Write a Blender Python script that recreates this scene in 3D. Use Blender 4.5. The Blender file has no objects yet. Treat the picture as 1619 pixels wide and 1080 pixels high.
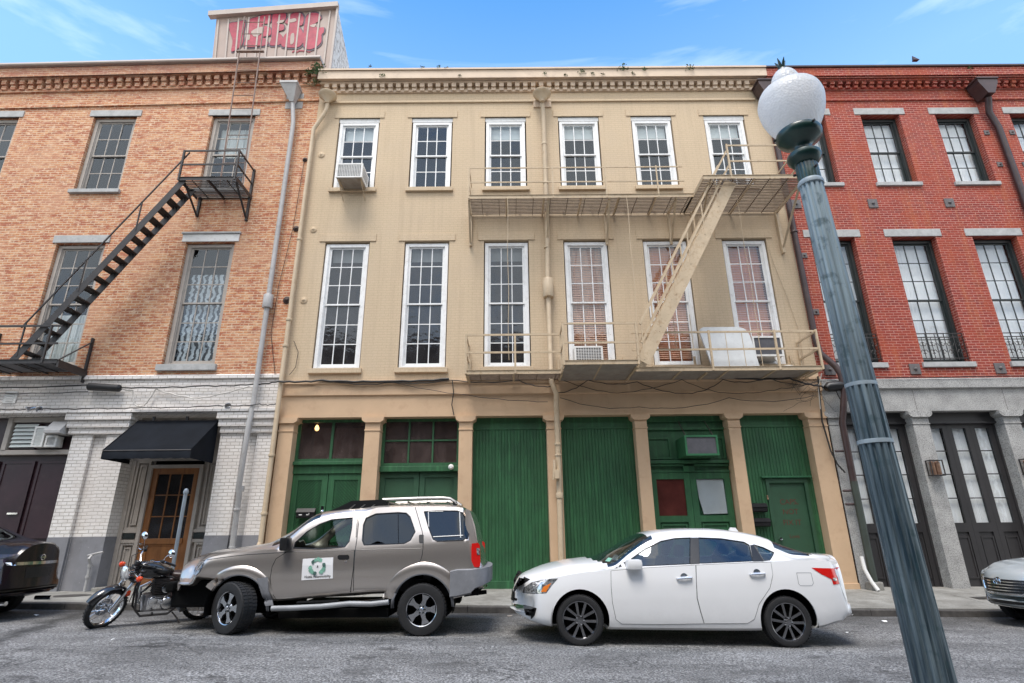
import bpy, bmesh, math, random
from math import *
from mathutils import Vector, Matrix, noise
from mathutils.bvhtree import BVHTree
random.seed(7)
SC=bpy.context.scene; COL=SC.collection
PITCH,YAW,ROLL,FOC=.3306,.0039,-.0105,879.77
CAMY,CAMZ=-13.3,1.47
def ray(px,py):
    u=(px-809.5)/FOC; v=-(py-540)/FOC
    cr,sr=cos(ROLL),sin(ROLL); u,v=u*cr-v*sr,u*sr+v*cr
    y=cos(PITCH)-v*sin(PITCH); z=sin(PITCH)+v*cos(PITCH); x=u
    cy,sy=cos(YAW),sin(YAW); return x*cy+y*sy,-x*sy+y*cy,z
def F(px,py,Y=0.):
    """point of the vertical plane y=Y seen at photo pixel px,py"""
    x,y,z=ray(px,py); t=(Y-CAMY)/y; return x*t, z*t+CAMZ
def P3(px,py,Y=0.):
    x,z=F(px,py,Y); return (x,Y,z)
def GZ(x,y=-4): return .104-.0174*x          # the road falls gently to the right
def SZ(x,y):                                    # pavement between kerb and facades
    t=min(1,max(0,(y+2.35)/2.35)); a=GZ(x)+.11; b=.24+.005*(9.6-x); return a*(1-t)+b*t
# ---------------------------------------------------------------- materials
MATS={}
def nt(m): m.use_nodes=True; return m.node_tree
class N:
    def __init__(s,m):
        s.t=nt(m); s.t.nodes.clear(); s.o=s.t.nodes.new('ShaderNodeOutputMaterial')
        s.b=s.t.nodes.new('ShaderNodeBsdfPrincipled'); s.t.links.new(s.b.outputs[0],s.o.inputs[0])
        g=s.t.nodes.new('ShaderNodeNewGeometry'); s.pos=g.outputs['Position']
    def new(s,ty,**k):
        n=s.t.nodes.new(ty)
        for a,v in k.items(): setattr(n,a,v)
        return n
    def ln(s,a,b): s.t.links.new(a,b)
    def val(s,n,i,v):
        if hasattr(v,'is_output') or isinstance(v,bpy.types.NodeSocket): s.ln(v,n.inputs[i])
        else: n.inputs[i].default_value=v
    def scale(s,v,sc):
        n=s.new('ShaderNodeVectorMath',operation='MULTIPLY'); s.val(n,0,v); n.inputs[1].default_value=sc; return n.outputs[0]
    def noise(s,v,sc,det=3,rough=.55,dist=0):
        n=s.new('ShaderNodeTexNoise'); s.ln(v,n.inputs['Vector']); n.inputs['Scale'].default_value=sc
        n.inputs['Detail'].default_value=det; n.inputs['Roughness'].default_value=rough; n.inputs['Distortion'].default_value=dist; return n.outputs['Fac']
    def ramp(s,f,st):
        n=s.new('ShaderNodeValToRGB'); s.ln(f,n.inputs[0]); e=n.color_ramp.elements
        while len(e)<len(st): e.new(.5)
        for q,(p,c) in zip(e,st):
            q.position=p; q.color=(*c,1) if isinstance(c,tuple) else (c,c,c,1)
        return n.outputs[0]
    def mix(s,f,a,b,mode='MIX'):
        n=s.new('ShaderNodeMix',data_type='RGBA',blend_type=mode); s.val(n,0,f)
        for i,c in ((6,a),(7,b)):
            if isinstance(c,tuple): c=(*c,1) if len(c)==3 else c
            s.val(n,i,c)
        return n.outputs[2]
    def math(s,op,a,b=0.):
        n=s.new('ShaderNodeMath',operation=op); s.val(n,0,a); s.val(n,1,b); return n.outputs[0]
    def bump(s,h,st,dist=.01,nrm=None):
        n=s.new('ShaderNodeBump'); s.ln(h,n.inputs['Height']); n.inputs['Strength'].default_value=st; n.inputs['Distance'].default_value=dist
        if nrm: s.ln(nrm,n.inputs['Normal'])
        return n.outputs[0]
    def fin(s,col=None,rough=None,nrm=None,metal=None,**k):
        if col is not None: s.val(s.b,'Base Color',(*col,1) if isinstance(col,tuple) and len(col)==3 else col)
        if rough is not None: s.val(s.b,'Roughness',rough)
        if metal is not None: s.val(s.b,'Metallic',metal)
        if nrm is not None: s.ln(nrm,s.b.inputs['Normal'])
        for a,v in k.items(): s.val(s.b,a.replace('_',' '),v)
def newmat(name):
    m=bpy.data.materials.new(name); MATS[name]=m; return m
def paint(name,col,rough=.55,var=.18,sc=3.,metal=0.,dirt=None,bump=.15,bsc=30,coat=0,streak=None,chip=None,cthr=.66):
    """plain coloured surface with broad tone variation, fine grain and optional wear"""
    m=newmat(name); n=N(m)
    a=n.noise(n.pos,sc,5,.6); lo=tuple(c*(1-var) for c in col); hi=tuple(min(1,c*(1+var)) for c in col)
    c=n.ramp(a,[(.3,lo),(.7,hi)])
    if streak:
        f=n.ramp(n.noise(n.scale(n.pos,(9,9,.7)),1.3,4),[(.5,0.),(.72,1.)]); c=n.mix(f,c,streak)
    if dirt:
        f=n.ramp(n.noise(n.pos,sc*2.7,6,.7),[(.52,0.),(.75,1.)]); c=n.mix(n.math('MULTIPLY',f,.7),c,dirt)
    if chip:
        f=n.ramp(n.noise(n.pos,22,4,.7),[(cthr,0.),(cthr+.03,1.)]); c=n.mix(f,c,chip)
    b=n.bump(n.noise(n.pos,bsc,4),bump,.006)
    n.fin(c,rough,b,metal)
    if coat: n.b.inputs['Coat Weight'].default_value=coat; n.b.inputs['Coat Roughness'].default_value=.06
    return m
def brick(name,cols,mortar,bw=.215,bh=.072,ms=.011,rough=.85,bump=.5,tint=None,tintz=None,patch=None,squash=1,uneven=.0,clump=None,stain=None):
    m=newmat(name); n=N(m)
    sx=n.new('ShaderNodeSeparateXYZ'); n.ln(n.pos,sx.inputs[0])
    wob=n.noise(n.pos,.7,2); 
    xx=n.math('ADD',sx.outputs[0],sx.outputs[1]); zz=n.math('ADD',sx.outputs[2],n.math('MULTIPLY',wob,uneven))
    cb=n.new('ShaderNodeCombineXYZ'); n.ln(xx,cb.inputs[0]); n.ln(zz,cb.inputs[1])
    def bt(c1,c2,mo,bias,off):
        t=n.new('ShaderNodeTexBrick'); t.offset=.5; n.ln(cb.outputs[0],t.inputs['Vector'])
        t.inputs['Color1'].default_value=(*c1,1); t.inputs['Color2'].default_value=(*c2,1); t.inputs['Mortar'].default_value=(*mo,1)
        t.inputs['Scale'].default_value=1; t.inputs['Mortar Size'].default_value=ms; t.inputs['Mortar Smooth'].default_value=.3
        t.inputs['Bias'].default_value=bias; t.inputs['Brick Width'].default_value=bw; t.inputs['Row Height'].default_value=bh; return t
    t1=bt(cols[0],cols[1],mortar,0,0)
    # second random pick from a shifted lattice gives four brick tones
    wn=n.new('ShaderNodeTexWhiteNoise',noise_dimensions='2D')
    row=n.math('FLOOR',n.math('DIVIDE',zz,bh)); odd=n.math('MULTIPLY',n.math('MODULO',row,2.),.5)
    cx=n.math('FLOOR',n.math('ADD',n.math('DIVIDE',xx,bw),odd))
    c2=n.new('ShaderNodeCombineXYZ'); n.ln(cx,c2.inputs[0]); n.ln(row,c2.inputs[1]); n.ln(c2.outputs[0],wn.inputs['Vector'])
    pick=n.ramp(wn.outputs['Value'],[(.0,cols[2]),(.35,cols[0]),(.7,cols[1]),(1.,cols[3])])
    big=n.noise(n.pos,.9,4,.65)
    bc=n.mix(.55,t1.outputs['Color'],pick)
    bc=n.mix(t1.outputs['Fac'],bc,mortar)
    if clump:
        cl=n.noise(n.scale(n.pos,(1.,1.,3.2)),2.6,4,.7); bc=n.mix(n.math('MULTIPLY',n.ramp(cl,[(.50,0.),(.62,1.)]),clump[1]),bc,clump[0]); cl2=n.noise(n.scale(n.pos,(1.3,1.3,4.)),3.3,4,.7); bc=n.mix(n.math('MULTIPLY',n.ramp(cl2,[(.54,0.),(.64,1.)]),clump[3]),bc,clump[2])
    if patch: bc=n.mix(n.math('MULTIPLY',n.ramp(big,[(.48,0.),(.62,1.)]),patch[1]),bc,patch[0])
    fine=n.noise(n.pos,45,3,.7)
    bc=n.mix(.35,bc,n.ramp(fine,[(.3,.25),(.7,.9)]),'SOFT_LIGHT')
    if stain:
        sf=n.ramp(n.noise(n.scale(n.pos,(3.5,3.5,.30)),1.2,5,.65),[(.50,0.),(.72,1.)]); bc=n.mix(n.math('MULTIPLY',sf,stain[1]),bc,stain[0])
    if tint: # weather bands at given heights
        f=n.new('ShaderNodeMapRange'); n.ln(sx.outputs[2],f.inputs[0]); f.inputs[1].default_value=tintz[0]; f.inputs[2].default_value=tintz[1]; f.inputs[3].default_value=0; f.inputs[4].default_value=1
        g=n.math('MULTIPLY',f.outputs[0],n.ramp(n.noise(n.pos,1.6,5,.7),[(.3,.3),(.65,1.)])); bc=n.mix(g,bc,tint)
    h=n.math('ADD',n.math('MULTIPLY',t1.outputs['Fac'],-1.),n.math('MULTIPLY',fine,.35))
    n.fin(bc,rough,n.bump(h,bump,.012)); return m
def glassmat(name,tint,refl=1.,rough=.015,wav=.08,wsc=5,dust=None):
    m=newmat(name); n=N(m); t=n.t
    tr=n.new('ShaderNodeBsdfTransparent'); tr.inputs[0].default_value=(*tint,1)
    gl=n.new('ShaderNodeBsdfGlossy'); gl.inputs['Roughness'].default_value=rough; gl.inputs[0].default_value=(.80,.90,1,1)
    ge=n.new('ShaderNodeNewGeometry'); dt=n.new('ShaderNodeVectorMath',operation='DOT_PRODUCT'); n.ln(ge.outputs['Incoming'],dt.inputs[0]); n.ln(ge.outputs['Normal'],dt.inputs[1])
    sch=n.math('ADD',.04,n.math('MULTIPLY',.96,n.math('POWER',n.math('SUBTRACT',1.,n.math('ABSOLUTE',dt.outputs['Value'])),5.)))
    b=n.bump(n.noise(n.pos,wsc,2),wav,.02); n.ln(b,gl.inputs['Normal'])
    f=n.math('MINIMUM',n.math('MULTIPLY',sch,refl),1.)
    mx=n.new('ShaderNodeMixShader'); n.ln(f,mx.inputs[0]); n.ln(tr.outputs[0],mx.inputs[1]); n.ln(gl.outputs[0],mx.inputs[2])
    n.ln(mx.outputs[0],n.o.inputs[0])
    if dust:
        df=n.new('ShaderNodeBsdfDiffuse'); n.ln(n.ramp(n.noise(n.pos,5,5,.7),[(.3,tuple(q*.6 for q in dust[0])),(.7,dust[0])]),df.inputs[0]); m4=n.new('ShaderNodeMixShader'); n.ln(n.ramp(n.noise(n.scale(n.pos,(1,1,.5)),3.5,5,.7),[(.3,dust[1]*.5),(.75,min(1,dust[1]*1.4))]),m4.inputs[0]); n.ln(mx.outputs[0],m4.inputs[1]); n.ln(df.outputs[0],m4.inputs[2]); n.ln(m4.outputs[0],n.o.inputs[0])
    t.nodes.remove(n.b); return m
# ---------------------------------------------------------------- mesh builder
class MB:
    def __init__(s): s.v=[]; s.f=[]; s.m=[]; s.mi=0; s.cuts=[]
    def nx(s): s.cuts.append((len(s.v),len(s.f))); return s
    def add(s,vs,fs):
        o=len(s.v); s.v+= [tuple(v) for v in vs]
        for f in fs: s.f.append([i+o for i in f]); s.m.append(s.mi)
        return s
    def box(s,x0,x1,y0,y1,z0,z1,skip=''):
        if x0>x1:x0,x1=x1,x0
        if y0>y1:y0,y1=y1,y0
        if z0>z1:z0,z1=z1,z0
        v=[(x0,y0,z0),(x1,y0,z0),(x1,y1,z0),(x0,y1,z0),(x0,y0,z1),(x1,y0,z1),(x1,y1,z1),(x0,y1,z1)]
        return s.add(v,[(3,2,1,0),(4,5,6,7),(0,1,5,4),(1,2,6,5),(2,3,7,6),(3,0,4,7)])
    def bbox(s,x0,x1,y0,y1,z0,z1,b=.01):
        """box with chamfered edges"""
        if x0>x1:x0,x1=x1,x0
        if y0>y1:y0,y1=y1,y0
        if z0>z1:z0,z1=z1,z0
        b=min(b,(x1-x0)*.4,(y1-y0)*.4,(z1-z0)*.4)
        bm=bmesh.new(); bmesh.ops.create_cube(bm,size=1)
        for v in bm.verts: v.co=Vector(((x0+x1)/2+v.co.x*(x1-x0),(y0+y1)/2+v.co.y*(y1-y0),(z0+z1)/2+v.co.z*(z1-z0)))
        bmesh.ops.bevel(bm,geom=bm.edges[:],offset=b,segments=2,affect='EDGES',profile=.6)
        s.frombm(bm); return s
    def frombm(s,bm):
        bm.verts.index_update(); s.add([v.co[:] for v in bm.verts],[[v.index for v in f.verts] for f in bm.faces]); bm.free()
    def quad(s,a,b,c,d): return s.add([a,b,c,d],[(0,1,2,3)])
    def prism(s,pts,y0,y1):
        """polygon of (x,z) points extruded along y"""
        n=len(pts); v=[(p[0],y0,p[1]) for p in pts]+[(p[0],y1,p[1]) for p in pts]
        return s.add(v,[tuple(range(n)),tuple(range(2*n-1,n-1,-1))]+[(i,i+n,(i+1)%n+n,(i+1)%n) for i in range(n)])
    def prismx(s,pts,x0,x1):
        """polygon of (y,z) points extruded along x"""
        n=len(pts); v=[(x0,p[0],p[1]) for p in pts]+[(x1,p[0],p[1]) for p in pts]
        return s.add(v,[tuple(range(n-1,-1,-1)),tuple(range(n,2*n))]+[(i,(i+1)%n,(i+1)%n+n,i+n) for i in range(n)])
    def prismz(s,pts,z0,z1):
        n=len(pts); v=[(p[0],p[1],z0) for p in pts]+[(p[0],p[1],z1) for p in pts]
        return s.add(v,[tuple(range(n-1,-1,-1)),tuple(range(n,2*n))]+[(i,(i+1)%n,(i+1)%n+n,i+n) for i in range(n)])
    def bar(s,p,q,w,h=None,up=(0,0,1)):
        h=h or w; p=Vector(p);q=Vector(q); d=(q-p).normalized(); u=Vector(up)
        if abs(d.dot(u))>.98: u=Vector((0,1,0))
        a=d.cross(u).normalized(); b=a.cross(d).normalized(); a*=w/2; b*=h/2
        v=[p-a-b,p+a-b,p+a+b,p-a+b,q-a-b,q+a-b,q+a+b,q-a+b]
        return s.add(v,[(3,2,1,0),(4,5,6,7),(0,1,5,4),(1,2,6,5),(2,3,7,6),(3,0,4,7)])
    def tube(s,pts,r,n=8,cap=True):
        pts=[Vector(p) for p in pts]; rs=r if isinstance(r,(list,tuple)) else [r]*len(pts); rings=[]; a=None
        for i,p in enumerate(pts):
            d=(pts[min(i+1,len(pts)-1)]-pts[max(i-1,0)]).normalized()
            if a is None:
                u=Vector((0,0,1)) if abs(d.z)<.9 else Vector((0,1,0)); a=d.cross(u).normalized()
            else: a=(a-d*a.dot(d)).normalized()
            b=d.cross(a); rings.append([p+(a*cos(2*pi*k/n)+b*sin(2*pi*k/n))*rs[i] for k in range(n)])
        v=[x for R in rings for x in R]; fs=[]
        for i in range(len(pts)-1):
            for k in range(n): fs.append((i*n+k,i*n+(k+1)%n,(i+1)*n+(k+1)%n,(i+1)*n+k))
        if cap: fs+=[tuple(range(n-1,-1,-1)),tuple(range((len(pts)-1)*n,len(pts)*n))]
        return s.add(v,fs)
    def lathe(s,prof,c=(0,0,0),n=24,mat=None,flute=None):
        """profile of (r,z) round the z axis at c; mat orients it"""
        v=[];fs=[]; c=Vector(c)
        for r,z in prof:
            for k in range(n):
                rr=r*(flute(k/n,r,z) if flute else 1); q=Vector((rr*cos(2*pi*k/n),rr*sin(2*pi*k/n),z))
                if mat: q=mat@q
                v.append(q+c)
        for i in range(len(prof)-1):
            for k in range(n): fs.append((i*n+k,i*n+(k+1)%n,(i+1)*n+(k+1)%n,(i+1)*n+k))
        if tuple(prof[0])==tuple(prof[-1]): return s.add(v,fs)
        if prof[0][0]>1e-4: fs.append(tuple(range(n-1,-1,-1)))
        if prof[-1][0]>1e-4: fs.append(tuple(range((len(prof)-1)*n,len(prof)*n)))
        return s.add(v,fs)
    def xf(s,M,i0=0):
        for i in range(i0,len(s.v)): s.v[i]=tuple(M@Vector(s.v[i]))
        return s
    def obj(s,name,mat,parent=None,loc=None,smooth=False,label=None,angle=40):
        if s.cuts:
            cs=[(0,0)]+s.cuts+[(len(s.v),len(s.f))]; s.cuts=[]; first=None
            for (a,fa),(b_,fb) in zip(cs[:-1],cs[1:]):
                if fb<=fa: continue
                q=MB(); q.v=s.v[a:b_]; q.f=[[i-a for i in f] for f in s.f[fa:fb]]; q.m=s.m[fa:fb]; o=q.obj(name,mat,parent,loc,smooth,label,angle); first=first or o
            return first
        me=bpy.data.meshes.new(name); L=Vector(loc) if loc is not None else (Vector(root_of(parent).location) if parent else Vector((0,0,0)))
        me.from_pydata([Vector(v)-L for v in s.v],[],s.f); 
        for mm in (mat if isinstance(mat,(list,tuple)) else [mat]): me.materials.append(MATS[mm] if isinstance(mm,str) else mm)
        if max(s.m or [0])>0: me.polygons.foreach_set('material_index',s.m)
        bm=bmesh.new(); bm.from_mesh(me); bmesh.ops.remove_doubles(bm,verts=bm.verts,dist=1e-5); bmesh.ops.recalc_face_normals(bm,faces=bm.faces)
        if smooth:
            for f in bm.faces: f.smooth=True
            for e in bm.edges:
                if len(e.link_faces)==2 and e.calc_face_angle(0)>radians(angle): e.smooth=False
        bm.to_mesh(me); bm.free(); me.update()
        o=bpy.data.objects.new(name,me); COL.objects.link(o)
        if parent: o.parent=parent
        elif loc is not None: o.location=L
        if label: o['label']=label
        return o
def root_of(o):
    while o.parent: o=o.parent
    return o
def tag(o,label,cat,group=None,kind=None):
    if label: o['label']=label
    if cat: o['category']=cat
    if group: o['group']=group
    if kind: o['kind']=kind
    return o
def thing(name,label,cat,loc=(0,0,0),group=None):
    o=bpy.data.objects.new(name,None); o.empty_display_size=.2; COL.objects.link(o); o.location=loc; return tag(o,label,cat,group)
def structure(o): o['kind']='structure'; return o
# ================================================================= materials
brick('orange_brick',[(.55,.245,.105),(.44,.145,.068),(.68,.38,.20),(.25,.075,.048)],(.60,.43,.29),ms=.013,uneven=.05,clump=((.34,.085,.04),.8,(.72,.53,.37),.8),tint=(.34,.18,.14),tintz=(13.7,15.2),patch=((.62,.36,.22),.45))
brick('red_brick',[(.29,.037,.023),(.22,.028,.020),(.34,.052,.028),(.14,.024,.020)],(.50,.24,.19),bw=.21,bh=.07,ms=.009,uneven=.0,patch=((.36,.06,.022),.5),clump=((.24,.035,.022),.4,(.46,.11,.07),.35),stain=((.50,.16,.05),.4))
brick('beige_brick',[(.57,.44,.295),(.56,.435,.29),(.585,.45,.305),(.55,.425,.285)],(.49,.375,.25),bump=.22,ms=.007,patch=((.54,.42,.29),.5),stain=((.40,.30,.20),.35),uneven=.03)
brick('white_brick',[(.77,.735,.70),(.73,.695,.66),(.80,.77,.74),(.66,.62,.58)],(.47,.43,.39),bump=.7,bh=.078,ms=.009,uneven=.04,patch=((.62,.57,.53),.5))
brick('opposite_brick',[(.20,.10,.07),(.16,.08,.06),(.24,.12,.08),(.12,.06,.05)],(.25,.2,.17))
paint('beige_render',(.58,.40,.25),.7,.07,1.2,dirt=(.46,.29,.18),bump=.2)
paint('beige_cornice',(.62,.49,.37),.7,.08,1.2,dirt=(.45,.34,.26),bump=.25)
paint('beige_metal',(.52,.405,.27),.6,.12,4,dirt=(.30,.17,.08),chip=(.17,.08,.04))
paint('beige_pipe',(.56,.44,.30),.5,.08,2,dirt=(.42,.28,.16))
paint('grey_dado',(.21,.21,.225),.75,.15,1.5,dirt=(.13,.13,.135),chip=(.4,.4,.4))
paint('grey_frame',(.40,.36,.32),.6,.08,3,dirt=(.28,.25,.22))
paint('grey_stone',(.42,.42,.41),.8,.15,5,dirt=(.28,.29,.28),bump=.4)
paint('white_frame',(.80,.80,.79),.5,.06,3,dirt=(.58,.56,.53),chip=(.35,.30,.27))
paint('black_frame',(.022,.028,.028),.4,.2,3)
paint('black_metal',(.032,.028,.027),.5,.3,5,dirt=(.075,.05,.04))
paint('maroon',(.030,.012,.017),.4,.25,2,dirt=(.05,.028,.03))
paint('green',(.024,.098,.040),.5,.2,1.5,streak=(.040,.155,.062),dirt=(.022,.066,.034),bump=.2,chip=(.22,.32,.25),cthr=.745)
paint('green_pale',(.026,.125,.055),.45,.25,2,dirt=(.02,.10,.04),bump=.2)
paint('green_door',(.030,.085,.045),.5,.15,2,dirt=(.024,.06,.03))
paint('wood_door',(.27,.11,.035),.4,.25,3,streak=(.16,.055,.015),coat=.3)
paint('pipe_grey',(.42,.41,.40),.45,.12,3,dirt=(.28,.25,.23))
paint('pipe_brown',(.055,.033,.032),.4,.25,3,dirt=(.10,.06,.05))
paint('pipe_green',(.045,.055,.045),.5,.2,3)
paint('white_plastic',(.74,.73,.70),.4,.06,3,dirt=(.5,.46,.4))
paint('white_sheet',(.66,.68,.68),.35,.08,3,dirt=(.5,.5,.5))
paint('ac_grille',(.08,.08,.09),.6,.2,9)
paint('ac_body',(.30,.27,.24),.5,.2,3,dirt=(.2,.12,.07))
paint('dark_grey_door',(.028,.026,.027),.45,.12,2)
paint('mailbox_black',(.012,.011,.012),.35,.2,5)
paint('plastic_black',(.012,.012,.013),.4,.2,5)
paint('cable_black',(.02,.018,.017),.6,.2,5)
paint('cable_white',(.55,.52,.48),.6,.2,5)
paint('iron_plate',(.13,.12,.12),.55,.2,6,dirt=(.22,.12,.08))
paint('rust_plate',(.05,.03,.025),.7,.3,9)
paint('steel_pole',(.30,.34,.38),.45,.15,6,metal=.5)
paint('curtain_white',(.90,.90,.89),.9,.05,2)
paint('curtain_orange',(.85,.36,.18),.8,.1,2)
paint('blind_pink',(.86,.54,.38),.7,.08,2)
paint('dark_room',(.035,.033,.035),.9,.4,1.5)
paint('shade_white',(.62,.66,.64),.9,.05,2)
paint('hut_metal',(.36,.28,.24),.55,.08,1.2,dirt=(.38,.27,.22))
paint('hut_trim',(.42,.36,.32),.6,.08,2)
paint('graffiti_red',(.34,.03,.06),.6,.3,2.5,dirt=(.46,.13,.14))
paint('graffiti_dark',(.09,.06,.085),.6,.3,3)
paint('faded_red',(.11,.035,.02),.6,.2,3)
paint('canvas_black',(.008,.010,.014),.8,.2,2,bump=.4,bsc=120)
paint('leaf',(.05,.11,.035),.6,.4,9)
paint('leaf_dry',(.10,.11,.045),.7,.4,9)
paint('roof_dark',(.08,.08,.085),.8,.2,2)
paint('maroon_glass',(.085,.022,.018),.25,.3,3)
paint('paper_white',(.75,.75,.73),.8,.06,3)
paint('copper_lamp',(.42,.25,.17),.35,.3,9,metal=.6)
paint('seat_leather',(.03,.016,.014),.4,.2,5)
paint('tyre_rubber',(.014,.014,.015),.75,.25,9,bump=.4,bsc=60)
paint('well_dark',(.006,.006,.006),.9,.2,9)
paint('interior_dark',(.03,.03,.032),.7,.2,5)
paint('trim_grey',(.20,.205,.22),.55,.12,5,dirt=(.27,.27,.28))
paint('trim_black',(.012,.012,.013),.35,.2,5)
paint('globe_green',(.012,.045,.038),.35,.3,6,coat=.3)
paint('amber',(.75,.20,.03),.2,.15,9,coat=.6)
paint('orange_lens',(.70,.06,.01),.2,.15,9,coat=.6)
paint('yellow_mark',(.25,.20,.07),.8,.3,9)
paint('manhole_iron',(.05,.045,.04),.7,.3,9)
paint('sticker_white',(.80,.80,.80),.4,.02,3)
paint('sticker_green',(.20,.42,.32),.5,.25,14)
paint('ink_black',(.03,.03,.03),.5,.1,3)
def metalm(name,col,rough,var=.1):
    m=newmat(name); n=N(m); n.fin(n.ramp(n.noise(n.pos,14,4),[(.3,tuple(c*(1-var) for c in col)),(.7,col)]),rough,None,1.)
metalm('chrome',(.82,.83,.85),.12); metalm('alloy_silver',(.62,.60,.57),.32,.2); metalm('alloy_dark',(.34,.34,.35),.25,.3); metalm('engine_metal',(.42,.42,.44),.35,.5); metalm('alloy_bright',(.55,.56,.58),.2)
def carpaint(name,col,metal=0.,rough=.3,flake=.05,grime=(.16,.15,.14),gr=.25):
    m=newmat(name); n=N(m); sx=n.new('ShaderNodeSeparateXYZ'); n.ln(n.pos,sx.inputs[0])
    a=n.noise(n.pos,380,1); c=n.ramp(a,[(.35,tuple(q*(1-flake) for q in col)),(.65,tuple(min(1,q*(1+flake)) for q in col))])
    mr=n.new('ShaderNodeMapRange'); n.ln(sx.outputs[2],mr.inputs[0]); mr.inputs[1].default_value=.75; mr.inputs[2].default_value=.2; mr.inputs[3].default_value=0; mr.inputs[4].default_value=gr
    g=n.math('MULTIPLY',mr.outputs[0],n.ramp(n.noise(n.pos,5,6,.7),[(.3,.2),(.7,1.)])); c=n.mix(g,c,grime)
    n.fin(c,rough,None,metal); n.b.inputs['Coat Weight'].default_value=1; n.b.inputs['Coat Roughness'].default_value=.03
carpaint('paint_white',(.80,.80,.80),0,.3,.01,gr=.18); carpaint('paint_champagne',(.57,.52,.475),.85,.30,.10,grime=(.10,.085,.07),gr=.45)
carpaint('paint_black',(.010,.006,.008),0,.25,.1,gr=.12); carpaint('paint_silver',(.50,.54,.55),.3,.32,.08,gr=.2); carpaint('paint_tank',(.010,.010,.011),0,.2,.1,gr=0)
glassmat('house_glass',(.92,.94,.95),1.9,.02,.16,6); glassmat('old_glass',(.60,.61,.62),1.8,.05,.22,7,((.22,.21,.22),.16))
glassmat('car_glass_clear',(.62,.68,.66),1.3,.01,0.0); glassmat('car_glass',(.42,.47,.46),2.4,.01,0.0); glassmat('car_glass_dark',(.05,.05,.055),1.5,.01,0.0); glassmat('dusty_glass',(.40,.36,.36),1.5,.12,.1,5,((.17,.125,.115),.5))
# red and clear lamp lenses
m=newmat('lens_red'); n=N(m); n.fin((.62,.015,.012),.12,n.bump(n.noise(n.scale(n.pos,(60,1,60)),1,0),.2,.004)); n.b.inputs['Coat Weight'].default_value=1
m=newmat('lens_clear'); n=N(m); n.fin(n.ramp(n.noise(n.pos,26,2),[(.35,(.12,.13,.14)),(.65,(.75,.77,.78))]),.1,None,.6); n.b.inputs['Coat Weight'].default_value=1
m=newmat('bulb'); n=N(m); n.fin((1,.8,.5),.3); n.b.inputs['Emission Color'].default_value=(1,.62,.22,1); n.b.inputs['Emission Strength'].default_value=9
m=newmat('lamp_globe'); n=N(m)
vr=n.new('ShaderNodeTexVoronoi'); n.ln(n.scale(n.pos,(1,1,1)),vr.inputs['Vector']); vr.inputs['Scale'].default_value=48
c=n.mix(n.ramp(n.noise(n.pos,3.2,4),[(.46,0.),(.72,.75)]),(1.,.99,.97),n.ramp(vr.outputs['Distance'],[(.1,(.50,.51,.51)),(.6,(.95,.95,.95))]))
n.fin(c,.22,n.bump(vr.outputs['Distance'],.4,.012)); tl=n.new('ShaderNodeBsdfTranslucent'); tl.inputs[0].default_value=(.97,.97,.97,1); ms_=n.new('ShaderNodeMixShader'); ms_.inputs[0].default_value=.5; n.ln(n.b.outputs[0],ms_.inputs[1]); n.ln(tl.outputs[0],ms_.inputs[2]); n.ln(ms_.outputs[0],n.o.inputs[0])
# weathered fluted lamp post
m=newmat('post_paint'); n=N(m); sx=n.new('ShaderNodeSeparateXYZ'); n.ln(n.pos,sx.inputs[0])
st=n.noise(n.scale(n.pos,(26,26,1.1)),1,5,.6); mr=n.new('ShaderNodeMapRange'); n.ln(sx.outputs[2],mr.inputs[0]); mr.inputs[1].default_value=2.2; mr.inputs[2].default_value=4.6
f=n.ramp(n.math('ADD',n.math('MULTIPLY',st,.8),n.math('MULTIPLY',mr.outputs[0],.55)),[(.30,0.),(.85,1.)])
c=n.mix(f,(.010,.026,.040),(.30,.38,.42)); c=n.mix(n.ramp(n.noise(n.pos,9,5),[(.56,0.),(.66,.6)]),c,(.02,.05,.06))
n.fin(c,.42,n.bump(st,.2,.003))
# granite
m=newmat('granite'); n=N(m); a=n.ramp(n.noise(n.pos,55,2,.8),[(.34,(.16,.155,.15)),(.48,(.46,.45,.43)),(.68,(.66,.65,.62))]); b=n.ramp(n.noise(n.pos,2.2,6,.7),[(.35,.55),(.7,.95)])
c=n.mix(.85,a,b,'MULTIPLY'); n.fin(c,.8,n.bump(n.noise(n.pos,55,2,.8),.5,.006))
# asphalt with bright aggregate, stains and cracks
m=newmat('asphalt'); n=N(m)
sp=n.noise(n.pos,42,2,.9); sp2=n.new('ShaderNodeTexVoronoi'); n.ln(n.pos,sp2.inputs['Vector']); sp2.inputs['Scale'].default_value=52
a=n.ramp(sp,[(.38,(.045,.045,.045)),(.5,(.150,.149,.147)),(.62,(.36,.357,.35))])
w=n.ramp(sp2.outputs['Color'],[(.84,0.),(.88,1.)]); a=n.mix(n.math('MULTIPLY',w,.5),a,(.50,.495,.49))
big=n.ramp(n.noise(n.scale(n.pos,(.55,1.5,1)),1.,5,.62),[(.34,.62),(.66,1.22)]); c=n.mix(1,a,big,'MULTIPLY')
oil=n.ramp(n.noise(n.scale(n.pos,(1,2.2,1)),1.9,4,.6),[(.58,0.),(.70,.75)]); c=n.mix(oil,c,(.045,.043,.042))
cr=n.new('ShaderNodeTexVoronoi',feature='DISTANCE_TO_EDGE'); wv=n.new('ShaderNodeVectorMath',operation='ADD'); n.ln(n.pos,wv.inputs[0])
nc=n.new('ShaderNodeTexNoise'); n.ln(n.pos,nc.inputs['Vector']); nc.inputs['Scale'].default_value=1.8; nc.inputs['Detail'].default_value=6; n.ln(n.scale(nc.outputs['Color'],(1.3,1.3,0)),wv.inputs[1]); n.ln(wv.outputs[0],cr.inputs['Vector']); cr.inputs['Scale'].default_value=.33
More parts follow.
